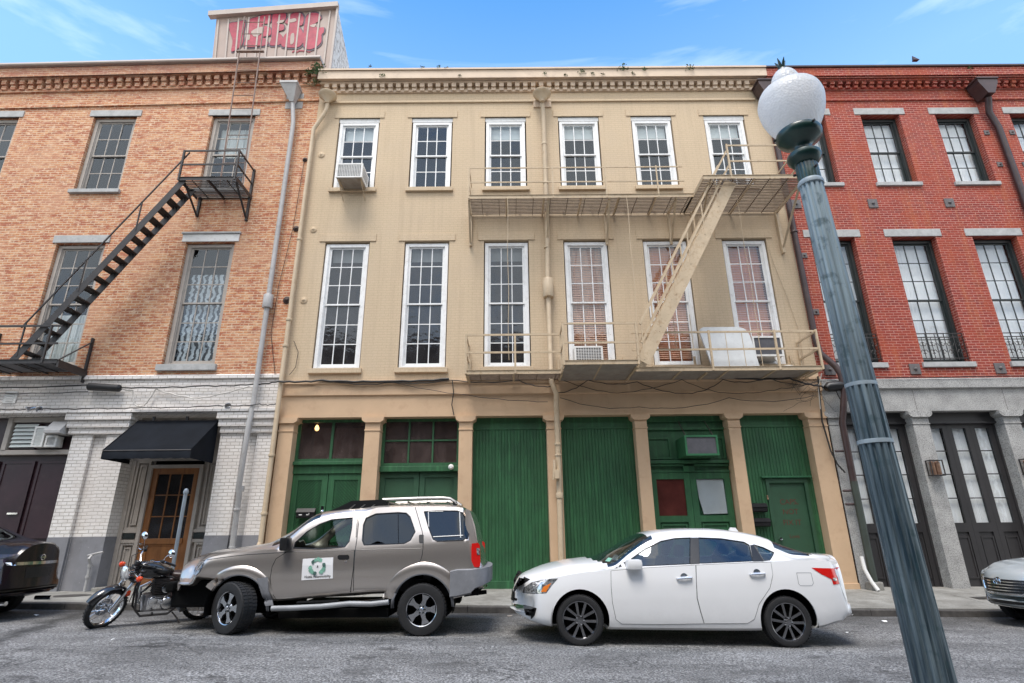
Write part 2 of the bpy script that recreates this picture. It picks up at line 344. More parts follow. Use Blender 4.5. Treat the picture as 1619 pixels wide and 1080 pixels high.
ck=n.ramp(cr.outputs['Distance'],[(.0,.85),(.006,0.)]); c=n.mix(ck,c,(.02,.02,.02))
sx=n.new('ShaderNodeSeparateXYZ'); n.ln(n.pos,sx.inputs[0]); gt=n.new('ShaderNodeMapRange'); n.ln(sx.outputs[1],gt.inputs[0]); gt.inputs[1].default_value=-3.9; gt.inputs[2].default_value=-2.5; gt.inputs[3].default_value=0; gt.inputs[4].default_value=1
gm=n.math('MULTIPLY',gt.outputs[0],n.ramp(n.noise(n.scale(n.pos,(1,2,1)),2.2,6,.7),[(.32,.25),(.62,.85)])); c=n.mix(gm,c,(.040,.037,.033))
pt=n.ramp(n.noise(n.scale(n.pos,(1,1.6,1)),.8,2,.4),[(.60,0.),(.615,.35)]); c=n.mix(pt,c,(.075,.074,.072))
n.fin(c,.8,n.bump(sp,.8,.012)); 
m=newmat('concrete'); n=N(m); a=n.ramp(n.noise(n.pos,1.6,7,.7),[(.3,(.16,.15,.13)),(.6,(.33,.32,.29)),(.8,(.42,.41,.38))]); s2=n.ramp(n.noise(n.pos,60,2,.8),[(.3,.7),(.7,1.1)])
n.fin(n.mix(1,a,s2,'MULTIPLY'),.85,n.bump(n.noise(n.pos,50,3),.4,.006))
m=newmat('kerb_stone'); n=N(m); n.fin(n.ramp(n.noise(n.pos,3,6,.7),[(.3,(.035,.032,.030)),(.7,(.12,.11,.10))]),.85,n.bump(n.noise(n.pos,30,3),.5,.01))
# ================================================================= world, sun, camera
SUN_EL,SUN_AZ=radians(66),radians(200)   # azimuth clockwise from +y : sun stands behind the camera
W=bpy.data.worlds.new("World"); SC.world=W; W.use_nodes=True; t=W.node_tree; t.nodes.clear()
out=t.nodes.new('ShaderNodeOutputWorld'); bg=t.nodes.new('ShaderNodeBackground'); sky=t.nodes.new('ShaderNodeTexSky'); sky.sky_type='NISHITA'; sky.sun_disc=False
sky.sun_elevation=SUN_EL; sky.sun_rotation=SUN_AZ; sky.air_density=1.2; sky.dust_density=.6; sky.ozone_density=3.0
tc=t.nodes.new('ShaderNodeTexCoord'); mp=t.nodes.new('ShaderNodeMapping'); mp.inputs['Scale'].default_value=(.55,4.2,13.0); mp.inputs['Rotation'].default_value=(0.25,.12,0.1); t.links.new(tc.outputs['Generated'],mp.inputs[0])
nz=t.nodes.new('ShaderNodeTexNoise'); nz.inputs['Scale'].default_value=1.5; nz.inputs['Detail'].default_value=7; nz.inputs['Roughness'].default_value=.55; nz.inputs['Distortion'].default_value=.12; t.links.new(mp.outputs[0],nz.inputs['Vector'])
rp=t.nodes.new('ShaderNodeValToRGB'); rp.color_ramp.elements[0].position=.525; rp.color_ramp.elements[0].color=(0,0,0,1); rp.color_ramp.elements[1].position=.85; rp.color_ramp.elements[1].color=(.5,.5,.5,1); t.links.new(nz.outputs['Fac'],rp.inputs[0])
# a bank of bright white cloud fills the half of the sky behind the camera
sxy=t.nodes.new('ShaderNodeSeparateXYZ'); t.links.new(tc.outputs['Generated'],sxy.inputs[0]); n2=t.nodes.new('ShaderNodeTexNoise'); n2.inputs['Scale'].default_value=3.1; n2.inputs['Detail'].default_value=6; t.links.new(tc.outputs['Generated'],n2.inputs['Vector'])
def wm(op,a,b):
    q=t.nodes.new('ShaderNodeMath'); q.operation=op
    for i,v in enumerate((a,b)):
        if isinstance(v,(int,float)): q.inputs[i].default_value=v
        else: t.links.new(v,q.inputs[i])
    return q.outputs[0]
cv=wm('ADD',wm('MULTIPLY',sxy.outputs[1],-.31),n2.outputs['Fac']); r2=t.nodes.new('ShaderNodeValToRGB'); r2.color_ramp.elements[0].position=.50; r2.color_ramp.elements[0].color=(0,0,0,1); r2.color_ramp.elements[1].position=.78; t.links.new(cv,r2.inputs[0])
mx=t.nodes.new('ShaderNodeMix'); mx.data_type='RGBA'; mx.inputs[7].default_value=(7.5,8.0,8.6,1)
hs=t.nodes.new('ShaderNodeHueSaturation'); hs.inputs['Saturation'].default_value=1.3; hs.inputs['Value'].default_value=1.3; hs.inputs['Hue'].default_value=.496; t.links.new(sky.outputs[0],hs.inputs['Color'])
t.links.new(rp.outputs[0],mx.inputs[0]); t.links.new(hs.outputs[0],mx.inputs[6]); hz=t.nodes.new('ShaderNodeMapRange'); t.links.new(sxy.outputs[2],hz.inputs[0]); hz.inputs[1].default_value=.80; hz.inputs[2].default_value=.60; hz.inputs[3].default_value=0; hz.inputs[4].default_value=.30
m2=t.nodes.new('ShaderNodeMix'); m2.data_type='RGBA'; m2.inputs[7].default_value=(3.6,5.2,7.0,1); t.links.new(hz.outputs[0],m2.inputs[0]); t.links.new(mx.outputs[2],m2.inputs[6])
m3=t.nodes.new('ShaderNodeMix'); m3.data_type='RGBA'; m3.inputs[7].default_value=(8.6,8.3,7.9,1); t.links.new(wm('MULTIPLY',r2.outputs[0],.9),m3.inputs[0]); t.links.new(m2.outputs[2],m3.inputs[6]); t.links.new(m3.outputs[2],bg.inputs[0]); bg.inputs[1].default_value=.13; t.links.new(bg.outputs[0],out.inputs[0])
sl=bpy.data.lights.new('sun','SUN'); sl.energy=1.9; sl.angle=radians(24); sl.color=(1,.94,.86); so=bpy.data.objects.new('sun',sl); COL.objects.link(so)
sd=Vector((sin(SUN_AZ)*cos(SUN_EL),cos(SUN_AZ)*cos(SUN_EL),sin(SUN_EL))); so.rotation_euler=(-sd).to_track_quat('-Z','Y').to_euler(); so.location=sd*60
cd=bpy.data.cameras.new('camera'); cam=bpy.data.objects.new('camera',cd); COL.objects.link(cam); SC.camera=cam
cd.sensor_width=36; cd.lens=FOC/1619*36; cd.clip_end=2000; cd.clip_start=.05
fw=Vector(ray(809.5,540)).normalized(); rt=(Vector(ray(909.5,540))-Vector(ray(809.5,540))).normalized(); up=rt.cross(fw)
cam.matrix_world=Matrix(((rt.x,up.x,-fw.x,0),(rt.y,up.y,-fw.y,CAMY),(rt.z,up.z,-fw.z,CAMZ),(0,0,0,1)))
SC.render.engine='CYCLES'; SC.view_settings.view_transform='Standard'; SC.view_settings.look='None'; SC.view_settings.gamma=1; SC.view_settings.exposure=.88
SC.cycles.max_bounces=8; SC.cycles.transparent_max_bounces=16
# ================================================================= ground
def sheet(name,x0,x1,y0,y1,zf,mat,nx=40,ny=6):
    b=MB(); vs=[];fs=[]
    for j in range(ny+1):
        for i in range(nx+1):
            x=x0+(x1-x0)*i/nx; y=y0+(y1-y0)*j/ny; vs.append((x,y,zf(x,y)))
    for j in range(ny):
        for i in range(nx): a=j*(nx+1)+i; fs.append((a,a+1,a+nx+2,a+nx+1))
    b.add(vs,fs); return structure(b.obj(name,mat))
sheet('ground',-300,300,-300,300,lambda x,y:-.9-.0174*max(-60,min(60,x)),'concrete')
sheet('road',-60,60,-8.45,-2.33,lambda x,y:GZ(x),'asphalt',60,10)
def pav(name,ya,yb,zf):
    b=MB(); L=1.5; x=-45.
    while x<45:
        x1=x+L-.012; yy=ya
        while yy<yb-.05:
            y1=min(yb,yy+(yb-ya)/2-.0)-.012
            b.add([(x,yy,zf(x,yy)),(x1,yy,zf(x1,yy)),(x1,y1,zf(x1,y1)),(x,y1,zf(x,y1)),(x,yy,zf(x,yy)-.25),(x1,yy,zf(x1,yy)-.25),(x1,y1,zf(x1,y1)-.25),(x,y1,zf(x,y1)-.25)],[(0,1,2,3),(0,4,5,1),(1,5,6,2),(2,6,7,3),(3,7,4,0)])
            yy=y1+.012
        x+=L
    return structure(b.obj(name,'concrete'))
pav('pavement',-2.2,.75,SZ); pav('pavement',-19.6,-8.6,lambda x,y:GZ(x)+.12)
for ya,yb,nm in ((-2.35,-2.21,'kerb'),(-8.59,-8.45,'kerb')):
    b=MB(); x=-44.
    while x<44:
        x1=x+2.39; z0,z1=GZ(x)+.108,GZ(x1)+.108
        b.add([(x,ya,z0-.4),(x1,ya,z1-.4),(x1,ya,z1-.012),(x,ya,z0-.012),(x,ya+.012,z0),(x1,ya+.012,z1),(x,yb,z0),(x1,yb,z1),(x,yb,z0-.4),(x1,yb,z1-.4)],[(0,1,2,3),(3,2,5,4),(4,5,7,6),(6,7,9,8),(0,3,4,6,8),(1,9,7,5,2)]); x+=2.4
    structure(b.obj(nm,'kerb_stone'))
m=newmat('hut_side'); n=N(m); n.fin(n.ramp(n.noise(n.scale(n.pos,(1,1,1)),7,5,.75),[(.40,(.34,.29,.25)),(.52,(.70,.66,.62))]),.8,n.bump(n.noise(n.pos,14,4),.5,.02))
m=newmat('blind_orange_white'); n=N(m); n.fin(n.ramp(n.noise(n.scale(n.pos,(2.2,1,.35)),1.3,4,.6,.8),[(.45,(.62,.58,.55)),(.53,(.42,.18,.10))]),.8)

paint('rust_ladder',(.22,.15,.12),.6,.2,6,dirt=(.16,.08,.05))
m=newmat('lens_amber'); n=N(m); n.fin(n.ramp(n.noise(n.pos,20,2),[(.35,(.20,.17,.10)),(.65,(.62,.56,.40))]),.12,None,.3); n.b.inputs['Coat Weight'].default_value=1
m=newmat('lens_dark'); n=N(m); n.fin((.03,.015,.04),.1); n.b.inputs['Coat Weight'].default_value=1
m=newmat('lens_smoke'); n=N(m); n.fin(n.ramp(n.noise(n.pos,22,2),[(.35,(.03,.035,.045)),(.65,(.20,.23,.27))]),.12,None,.4); n.b.inputs['Coat Weight'].default_value=1
m=newmat('lens_moto'); n=N(m); n.fin(n.ramp(n.noise(n.scale(n.pos,(3,3,1)),16,1),[(.35,(.55,.54,.52)),(.65,(.9,.9,.9))]),.1,None,.5); n.b.inputs['Coat Weight'].default_value=1
paint('sticker_dark',(.07,.14,.12),.5,.3,14); paint('post_band',(.30,.36,.40),.5,.2,9); paint('paint_sidecover',(.20,.14,.13),.35,.1,5)

for k_ in ('canvas_black','well_dark','dark_room'): [setattr(q.inputs['Specular IOR Level'],'default_value',.12) for q in MATS[k_].node_tree.nodes if q.type=='BSDF_PRINCIPLED']

paint('grating_rust',(.15,.105,.07),.7,.3,8,dirt=(.07,.04,.025)); paint('board_grey',(.30,.31,.32),.4,.15,6)

for q in MATS['paint_black'].node_tree.nodes:
    if q.type=='BSDF_PRINCIPLED': q.inputs['Coat Roughness'].default_value=.16; q.inputs['Coat Weight'].default_value=.6; q.inputs['Specular IOR Level'].default_value=.3

m=newmat('reflection_stripes'); n=N(m); wv=n.new('ShaderNodeTexWave'); n.ln(n.scale(n.pos,(1,1,1.6)),wv.inputs['Vector']); wv.inputs['Scale'].default_value=2.1; wv.inputs['Distortion'].default_value=6; wv.inputs['Detail'].default_value=3; wv.inputs['Detail Scale'].default_value=1.8; n.fin(n.ramp(wv.outputs['Fac'],[(.42,(.07,.08,.09)),(.58,(.48,.54,.57))]),.8)  # wavy dark and pale stripes: a window reflection put into the colour
# ================================================================= buildings
def wallgrid(b,x0,x1,z0,z1,y,depth,holes,zslope=None):
    """front face with rectangular openings and their reveals"""
    xs=sorted({x0,x1,*[h[0] for h in holes],*[h[1] for h in holes]}); xs=[x for x in xs if x0<=x<=x1]
    zs=sorted({z0,z1,*[h[2] for h in holes],*[h[3] for h in holes]}); zs=[z for z in zs if z0<=z<=z1]
    for i in range(len(xs)-1):
        for j in range(len(zs)-1):
            cx,cz=(xs[i]+xs[i+1])/2,(zs[j]+zs[j+1])/2
            if any(h[0]<cx<h[1] and h[2]<cz<h[3] for h in holes): continue
            b.quad((xs[i],y,zs[j]),(xs[i+1],y,zs[j]),(xs[i+1],y,zs[j+1]),(xs[i],y,zs[j+1]))
    for h in holes:
        a0,a1,c0,c1=max(h[0],x0),min(h[1],x1),max(h[2],z0),min(h[3],z1); d=depth if len(h)<5 else h[4]
        b.quad((a0,y,c0),(a0,y+d,c0),(a0,y+d,c1),(a0,y,c1)); b.quad((a1,y,c0),(a1,y,c1),(a1,y+d,c1),(a1,y+d,c0))
        b.quad((a0,y,c1),(a0,y+d,c1),(a1,y+d,c1),(a1,y,c1)); b.quad((a0,y,c0),(a1,y,c0),(a1,y+d,c0),(a0,y+d,c0))
def shell(b,x0,x1,z0,z1,y0=0,y1=12):
    b.quad((x0,y0,z0),(x0,y1,z0),(x0,y1,z1),(x0,y0,z1)); b.quad((x1,y0,z0),(x1,y0,z1),(x1,y1,z1),(x1,y1,z0)); b.quad((x0,y1,z0),(x1,y1,z0),(x1,y1,z1),(x0,y1,z1))
def inner(parent,x0,x1,z0,z1,floors,y=1.6):
    b=MB(); b.box(x0+.25,x1-.25,y,y+.1,z0,z1)
    for z in floors: b.box(x0+.25,x1-.25,.42,y,z-.1,z+.1)
    x=x0+.25
    while x<x1: b.box(x-.03,x+.03,.45,y,z0,z1); x+=4.3
    return b.obj('room_partition','dark_room',parent)
def sash(parent,xc,z0,z1,hw,rec,cols,rows,mat,glass='house_glass',jamb=.075,mun=.024,label=None,lower_open=0.,tilt=0):
    """double hung window: casing, two sashes with bars, panes"""
    b=MB(); y=rec; x0,x1=xc-hw,xc+hw
    b.bbox(x0,x0+jamb,y-.03,y+.12,z0,z1,.006); b.bbox(x1-jamb,x1,y-.03,y+.12,z0,z1,.006); b.bbox(x0+jamb,x1-jamb,y-.03,y+.12,z1-.09,z1,.006); b.bbox(x0+jamb,x1-jamb,y-.02,y+.12,z0,z0+.05,.006)
    b.box(x0+jamb,x0+jamb+.02,y,y+.1,z0+.05,z1-.09); b.box(x1-jamb-.02,x1-jamb,y,y+.1,z0+.05,z1-.09)
    zm=(z0+z1)/2; g=MB()
    for k,(a,c,yy) in enumerate(((zm-.02,z1-.09,y+.02),(z0+.05,zm+.02,y+.055))):
        xa,xb=x0+jamb+.02,x1-jamb-.02; st=.042
        b.box(xa,xa+st,yy,yy+.03,a,c); b.box(xb-st,xb,yy,yy+.03,a,c)
        bt=.04 if k==0 else .085
        b.box(xa+st,xb-st,yy-(.004 if k==0 else 0),yy+.03,a,a+bt); b.box(xa+st,xb-st,yy,yy+.03,c-.04,c)
        ia,ib,ja,jb=xa+st,xb-st,a+bt,c-.04
        for i in range(1,cols): xx=ia+(ib-ia)*i/cols; b.box(xx-mun/2,xx+mun/2,yy+.003,yy+.026,ja,jb)
        for j in range(1,rows): zz=ja+(jb-ja)*j/rows; b.box(ia,ib,yy+.005,yy+.024,zz-mun/2,zz+mun/2)
        for i in range(cols):
            for j in range(rows):
                gx0=ia+(ib-ia)*i/cols; gx1=ia+(ib-ia)*(i+1)/cols; gz0=ja+(jb-ja)*j/rows; gz1=ja+(jb-ja)*(j+1)/rows
                w=[random.uniform(-.004,.004) for _ in range(4)]; yg=yy+.014
                g.quad((gx0,yg+w[0],gz0),(gx1,yg+w[1],gz0),(gx1,yg+w[2],gz1),(gx0,yg+w[0]+w[2]-w[1],gz1))
    fr=b.obj('window',mat,parent,label=label); g.obj('pane',glass,fr)
    return fr
def lintel(fr,xc,z,hw,h,mat,y=-.03,name='lintel'): return MB().bbox(xc-hw,xc+hw,y,.06,z,z+h,.008).obj(name,mat,fr)
def sill(fr,xc,z,hw,h,mat,y=-.09): return MB().bbox(xc-hw,xc+hw,y,.10,z-h,z,.008).obj('sill',mat,fr)
def curtain(fr,x0,x1,z0,z1,y,mat,amp=.025,name='curtain',n=40):
    b=MB(); vs=[];fs=[]; ph=random.random()*6
    for i in range(n+1):
        x=x0+(x1-x0)*i/n; yy=y+amp*sin(i*1.9+ph)*(.6+.4*sin(i*.7)); vs+=[(x,yy,z0),(x+.0,yy*1.0+.01,z1)]
    for i in range(n): fs.append((2*i,2*i+2,2*i+3,2*i+1))
    b.add(vs,fs); return b.obj(name,mat,fr,smooth=True)
def venetian(fr,x0,x1,z0,z1,y,mat,pitch=.05):
    b=MB(); z=z0
    while z<z1: 
        b.add([(x0,y,z),(x1,y,z),(x1,y+.03,z+.028),(x0,y+.03,z+.028),(x0,y,z-.003),(x1,y,z-.003),(x1,y+.03,z+.025),(x0,y+.03,z+.025)],[(0,1,2,3),(7,6,5,4),(0,4,5,1),(2,6,7,3)]); z+=pitch
    for xx in (x0+.12,(x0+x1)/2,x1-.12): b.box(xx-.002,xx+.002,y+.012,y+.016,z0,z1)
    return b.obj('blind',mat,fr)
def CZ(y,z): return z if z<13 else 1.47+(z-1.47)*(1+y/13.3)
def dentils(parent,x0,x1,z0,z1,y,pitch,w,mat,zs=lambda x:0,name='dentil_course',step=True):
    z0,z1=CZ(y-.05,z0),CZ(y-.10,z1); b=MB(); n=int((x1-x0)/pitch)
    for i in range(n):
        x=x0+pitch*(i+.5); d=zs(x); h=z1-z0
        b.box(x-w/2,x+w/2,y-.10,.02,z0+d+h*.40,z1+d+.002)
        b.box(x-w/2+.001,x+w/2-.001,y-.05,.02,z0+d,z0+d+h*.40)
    return b.obj(name,mat,parent)
def course(parent,x0,x1,prof,mat,name,zs=None,seg=1):
    """moulded course; prof are (y,z) points of its outer line, closed back at the wall"""
    prof=[(y,CZ(y,z)) for y,z in prof]; b=MB(); P=[(.03,prof[0][1])]+list(prof)+[(.03,prof[-1][1])]
    for k in range(seg):
        xa=x0+(x1-x0)*k/seg; xb=x0+(x1-x0)*(k+1)/seg; i0=len(b.v); b.prismx(P,xa,xb)
        if zs:
            for i in range(i0,len(b.v)): v=b.v[i]; b.v[i]=(v[0],v[1],v[2]+zs(v[0]))
    return b.obj(name,mat,parent)
XS=-5.60; XR=7.63     # seams between the three facades
# ---- orange brick building -------------------------------------------------
OB=thing('brick_building','orange brick building with a white painted ground floor and black fire escape','building',(-14,0,.3))
obx=-24.
ocols=[(-11.50),(-8.03),(-14.95),(-18.4),(-21.9)]
holes=[]
for c in ocols: holes+=[(c-.63,c+.63,10.6,13.12),(c-.66,c+.66,5.5,8.94)]
b=MB(); zsl=lambda x:.022*(x+5.6)
wallgrid(b,obx,XS,5.23,14.1,0,.22,holes); shell(b,obx,XS,0,14.5); b.quad((obx,0,14.1),(XS,0,14.1),(XS,0,14.9),(obx,0,14.5))
b.quad((obx,0,14.5),(XS,0,14.9),(XS,12,14.9),(obx,12,14.5)); b.obj('wall','orange_brick',OB)
course(OB,obx,XS-.002,[(-.05,13.66),(-.05,13.74)],'orange_brick','string_course',zsl,4)
course(OB,obx,XS-.004,[(-.06,14.24),(-.06,14.32),(-.045,14.36)],'orange_brick','string_course',zsl,4)
dentils(OB,obx,XS-.05,14.36,14.78,-.06,.262,.14,'orange_brick',zsl)
course(OB,obx,XS-.002,[(-.20,14.76),(-.20,14.83),(-.26,14.83),(-.26,15.20),(-.30,15.2),(-.30,15.28)],'orange_brick','cornice',zsl,4)
course(OB,obx,XS+.02,[(-.36,15.28),(-.38,15.33),(-.36,15.38)],'hut_trim','coping',zsl,4)
for i,c in enumerate(ocols):
    f=sash(OB,c,10.6,13.10,.62,.12,3,2,'grey_frame',jamb=.10); lintel(f,c,13.12,.75,.21,'grey_stone'); sill(f,c,10.6,.70,.11,'grey_stone')
    f=sash(OB,c,5.52,8.92,.65,.12,3,3,'grey_frame',jamb=.10); lintel(f,c,8.95,.76,.22,'grey_stone' if i!=1 else 'white_plastic'); sill(f,c,5.5,.74,.16,'grey_stone')
    if i==1: lintel(f,c,9.175,.79,.05,'grey_stone',-.07,'lintel_cap')
    if i==1: curtain(f,c-.5,c+.5,5.65,8.1,.26,'reflection_stripes',.01,'painted_reflection')  # added sheet behind the panes, painted as the mirrored building opposite
    if i in(0,1): curtain(f,c-.5,c+.5,11.9 if i else 5.7,12.9 if i else 7.0,.35,'shade_white')
inner(OB,obx,XS,.3,14.3,(5.2,10.))
# ground floor of white painted brick: openings -13.9..-10.45 and -9.15..-6.92
b=MB()
wallgrid(b,obx,XS,.15,5.23,0,.5,[(-13.9,-10.46,.1,4.25,.3),(-9.16,-6.93,.1,4.25,.5),(-18.6,-16.2,.1,4.25,.3),(-9.98,-9.64,.1,3.78,.09),(-6.39,-6.05,.1,3.78,.09)])
b.box(-9.98,-9.64,.088,.1,.1,3.78); b.box(-6.39,-6.05,.088,.1,.1,3.78)
b.obj('ground_floor_wall','white_brick',OB)
b=MB()
for x0,x1 in ((-10.46,-9.98),(-9.64,-9.16),(-6.93,-6.39),(-6.05,XS-.01)): b.box(x0-.004,x1+.004,-.006,.06,.1,1.47); b.nx()
b.box(-9.98,-9.64,.078,.09,.1,1.47); b.nx(); b.box(-6.39,-6.05,.078,.09,.1,1.47); b.nx(); b.box(-9.166,-9.155,0,.49,.1,1.47); b.nx(); b.box(-10.465,-10.45,0,.29,.1,1.47); b.nx()
b.box(-16.2,-13.9,-.006,.05,.1,1.47); b.obj('dado','grey_dado',OB)
for x0,x1 in ((-10.66,-9.03),(-7.05,XS-.01),(-16.4,-13.7)):
    b=MB()
    for zz,h,y in ((3.79,.15,-.05),(3.94,.17,-.10),(4.11,.17,-.15)): b.box(x0+.15+y*.8,x1-(.15+y*.8 if x1<-5.7 else 0),y,.1,zz,zz+h-.002)
    b.obj('capital','white_brick',OB)
course(OB,obx,XS-.01,[(-.02,4.285),(-.18,4.285),(-.18,4.34),(-.02,4.36)],'white_brick','ledge')
course(OB,obx,XS-.01,[(-.03,5.12),(-.05,5.14),(-.05,5.21),(-.0,5.25)],'white_brick','string_course')
# maroon garage door
def panel(b,x0,x1,z0,z1,y,d=.02,w=.06):
    b.box(x0,x1,y+d-.004,y+d+.02,z0,z1); b.box(x0,x0+w,y,y+d,z0,z1); b.box(x1-w,x1,y,y+d,z0,z1); b.box(x0+w,x1-w,y,y+d,z0,z0+w); b.box(x0+w,x1-w,y,y+d,z1-w,z1)
b=MB(); b.box(-13.9,-10.47,.26,.32,.2,3.33); 
for k in range(4):
    xa=-13.85+k*.84
    for za,zb in ((.45,1.35),(1.45,3.2)): panel(b,xa+.04,xa+.80,za,zb,.215)
b.box(-13.88,-10.48,.24,.30,3.46,4.24)
d=b.obj('garage_door','maroon',OB)
MB().bbox(-13.9,-10.47,.12,.3,3.34,3.45,.01).obj('door_rail','grey_frame',d)
b=MB(); b.bbox(-12.19,-12.08,.1,.26,3.45,4.24,.01); b.bbox(-12.19,-10.47,.12,.28,4.12,4.24,.01); b.obj('transom_post','grey_frame',d)
b=MB(); b.box(-11.7,-11.46,.2,.25,1.98,2.02); b.obj('letter_slot','chrome',d)
b=MB(); b.lathe([(0,-.02),(.03,-.015),(.035,.01),(0,.03)],(-11.7,.18,1.27),12,Matrix.Rotation(radians(90),3,'X')); b.obj('door_knob','chrome',d,smooth=True)
# jalousie window of the transom
b=MB(); X0,X1=-12.02,-11.47; b.bbox(X0-.03,X1+.03,.17,.24,3.47,4.10,.01); jf=b.obj('window','maroon',d)
b=MB()
for k in range(6): z=3.52+k*.095; b.add([(X0,.12,z),(X1,.12,z),(X1,.17,z+.085),(X0,.17,z+.085),(X0,.126,z-.003),(X1,.126,z-.003),(X1,.176,z+.082),(X0,.176,z+.082)],[(0,1,2,3),(7,6,5,4),(0,4,5,1),(2,6,7,3),(0,3,7,4),(1,5,6,2)])
b.obj('louvre','shade_white',jf)
# panelled entrance with the wooden door
b=MB(); y=.42
for x0,x1 in ((-9.16,-8.66),(-7.46,-6.93)):
    b.box(x0,x1,y+.06,y+.10,.2,4.25); panel(b,x0+.1,x1-.06,1.62,3.2,y,.06,.05); panel(b,x0+.1,x1-.06,.35,1.33,y,.06,.05)
    panel(b,x0+.19,x1-.15,1.72,3.1,y+.015,.03,.03); panel(b,x0+.19,x1-.15,.45,1.23,y+.015,.03,.03); b.box(x0,x1,y-.02,y+.06,1.33,1.40);b.box(x0,x1,y-.02,y+.06,1.55,1.62); b.nx()
b.box(-9.16,-6.93,y,y+.1,3.2,4.25); b.box(-9.16,-9.06,y-.04,y,.2,3.2); b.box(-8.72,-8.64,y-.05,y+.08,.2,3.1); b.box(-7.5,-7.42,y-.05,y+.08,.2,3.1); b.box(-8.64,-7.5,y-.05,y+.08,3.02,3.1)
dr=b.obj('door_surround','grey_frame',OB)
b=MB(); b.box(-9.02,-8.76,y-.03,y-.018,1.42,1.54); b.nx(); b.box(-7.40,-7.02,y-.03,y-.018,1.42,1.54); b.obj('vent_slot','black_frame',dr)
b=MB(); X0,X1,Z0,Z1=-8.64,-7.50,.30,3.02; w=.14
b.bbox(X0,X0+w,y,y+.05,Z0,Z1,.006); b.bbox(X1-w,X1,y,y+.05,Z0,Z1,.006); b.bbox(X0+w,X1-w,y,y+.05,Z1-.14,Z1,.006); b.bbox(X0+w,X1-w,y-.03,y+.05,1.30,1.42,.006); b.bbox(X0+w,X1-w,y,y+.05,Z0,Z0+.22,.006)
panel(b,X0+w,X1-w,.52,1.30,y+.01,.02,.05)
for i in (1,2): xx=X0+w+(X1-X0-2*w)*i/3; b.box(xx-.012,xx+.012,y+.01,y+.04,1.42,2.88)
for j in (1,2): zz=1.42+1.46*j/3; b.box(X0+w,X1-w,y+.012,y+.038,zz-.012,zz+.012)
dd=b.obj('door','wood_door',OB); MB().quad((X0+w,y+.03,1.42),(X1-w,y+.03,1.42),(X1-w,y+.03,2.88),(X0+w,y+.03,2.88)).obj('pane','old_glass',dd)
b=MB(); RX=Matrix.Rotation(radians(90),3,'X'); b.lathe([(0,-.02),(.03,0),(.035,.03),(.02,.055),(0,.06)],(X0+.07,y,1.30),12,RX); b.lathe([(0,-.02),(.022,0),(.022,.02),(0,.03)],(X0+.08,y,1.55),12,RX); b.obj('door_knob','chrome',dd,smooth=True)
b=MB(); b.bbox(-9.15,-6.95,-.12,.5,.1,.42,.02); b.obj('doorstep','concrete',OB)
for x,z,r in ((-5.78,11.55,.07),(-5.77,9.32,.085),(-5.77,7.22,.10)):
    b=MB(); b.lathe([(0,0),(r,0),(r,.02),(r*.6,.035),(r*.3,.06),(0,.07)],(x,-.0,z),10,RX); b.obj('anchor_plate','rust_plate',OB)
# ---- roof structure --------------------------------------------------------
HY=1.1; RH=thing('rooftop_hut','pale corrugated metal rooftop structure covered in red graffiti above the orange brick building','roof structure',(-7.9,HY,14.9))
hb=lambda px,py,Y=HY:(F(340+px/6,py/6,Y))
tl=hb(15,165); tr=hb(1165,75); bl=(hb(30,500)[0],14.5); br=(hb(1095,640)[0],14.5)
b=MB()
# sloping front sheet (top edge rises to the right), side wall and back
Yt=HY
v=[(bl[0],HY,14.5),(br[0]+.0,HY,14.5),(tr[0],HY,tr[1]),(tl[0],HY,tl[1]),(bl[0],HY+5,14.5),(br[0],HY+5,14.5),(tr[0],HY+5,tr[1]-2.6),(tl[0],HY+5,tl[1]-2.6)]
b.add(v,[(0,1,2,3),(7,6,5,4),(3,2,6,7),(0,3,7,4)]); b.obj('wall','hut_metal',RH)
b=MB(); b.add([v[1],v[5],v[6],v[2]],[(0,1,2,3)]); b.obj('side_wall','hut_side',RH)
b=MB(); n=12
for i in range(n+1):
    t_=(i+.3)/n
    if t_>1: break
    x=bl[0]+(br[0]-bl[0])*t_; xt=tl[0]+(tr[0]-tl[0])*t_; zt=tl[1]+(tr[1]-tl[1])*t_
    b.bar((x,HY-.02,15.0),(xt,HY-.02,zt-.15),.05,.04,(0,1,0))
b.obj('wall_rib','hut_trim',RH)
b=MB(); b.bar((tl[0]-.22,HY-.06,tl[1]+.03),(tr[0]+.04,HY-.06,tr[1]+.03),.18,.20,(0,0,1)); b.bar((tr[0]+.02,HY-.06,tr[1]),(br[0]+.02,HY-.06,14.5),.07,.07,(0,1,0)); b.obj('roof_trim','hut_trim',RH)
b=MB(); lx=F(2,0)[0]; x0,z0=hb(-240,505); x1,z1=hb(20,470); b.prism([(x0,14.9),(x1,14.9),(x1,z1+.35),(x0+.2,z0)],HY+.4,HY+3); b.obj('low_roof','shade_white',RH)
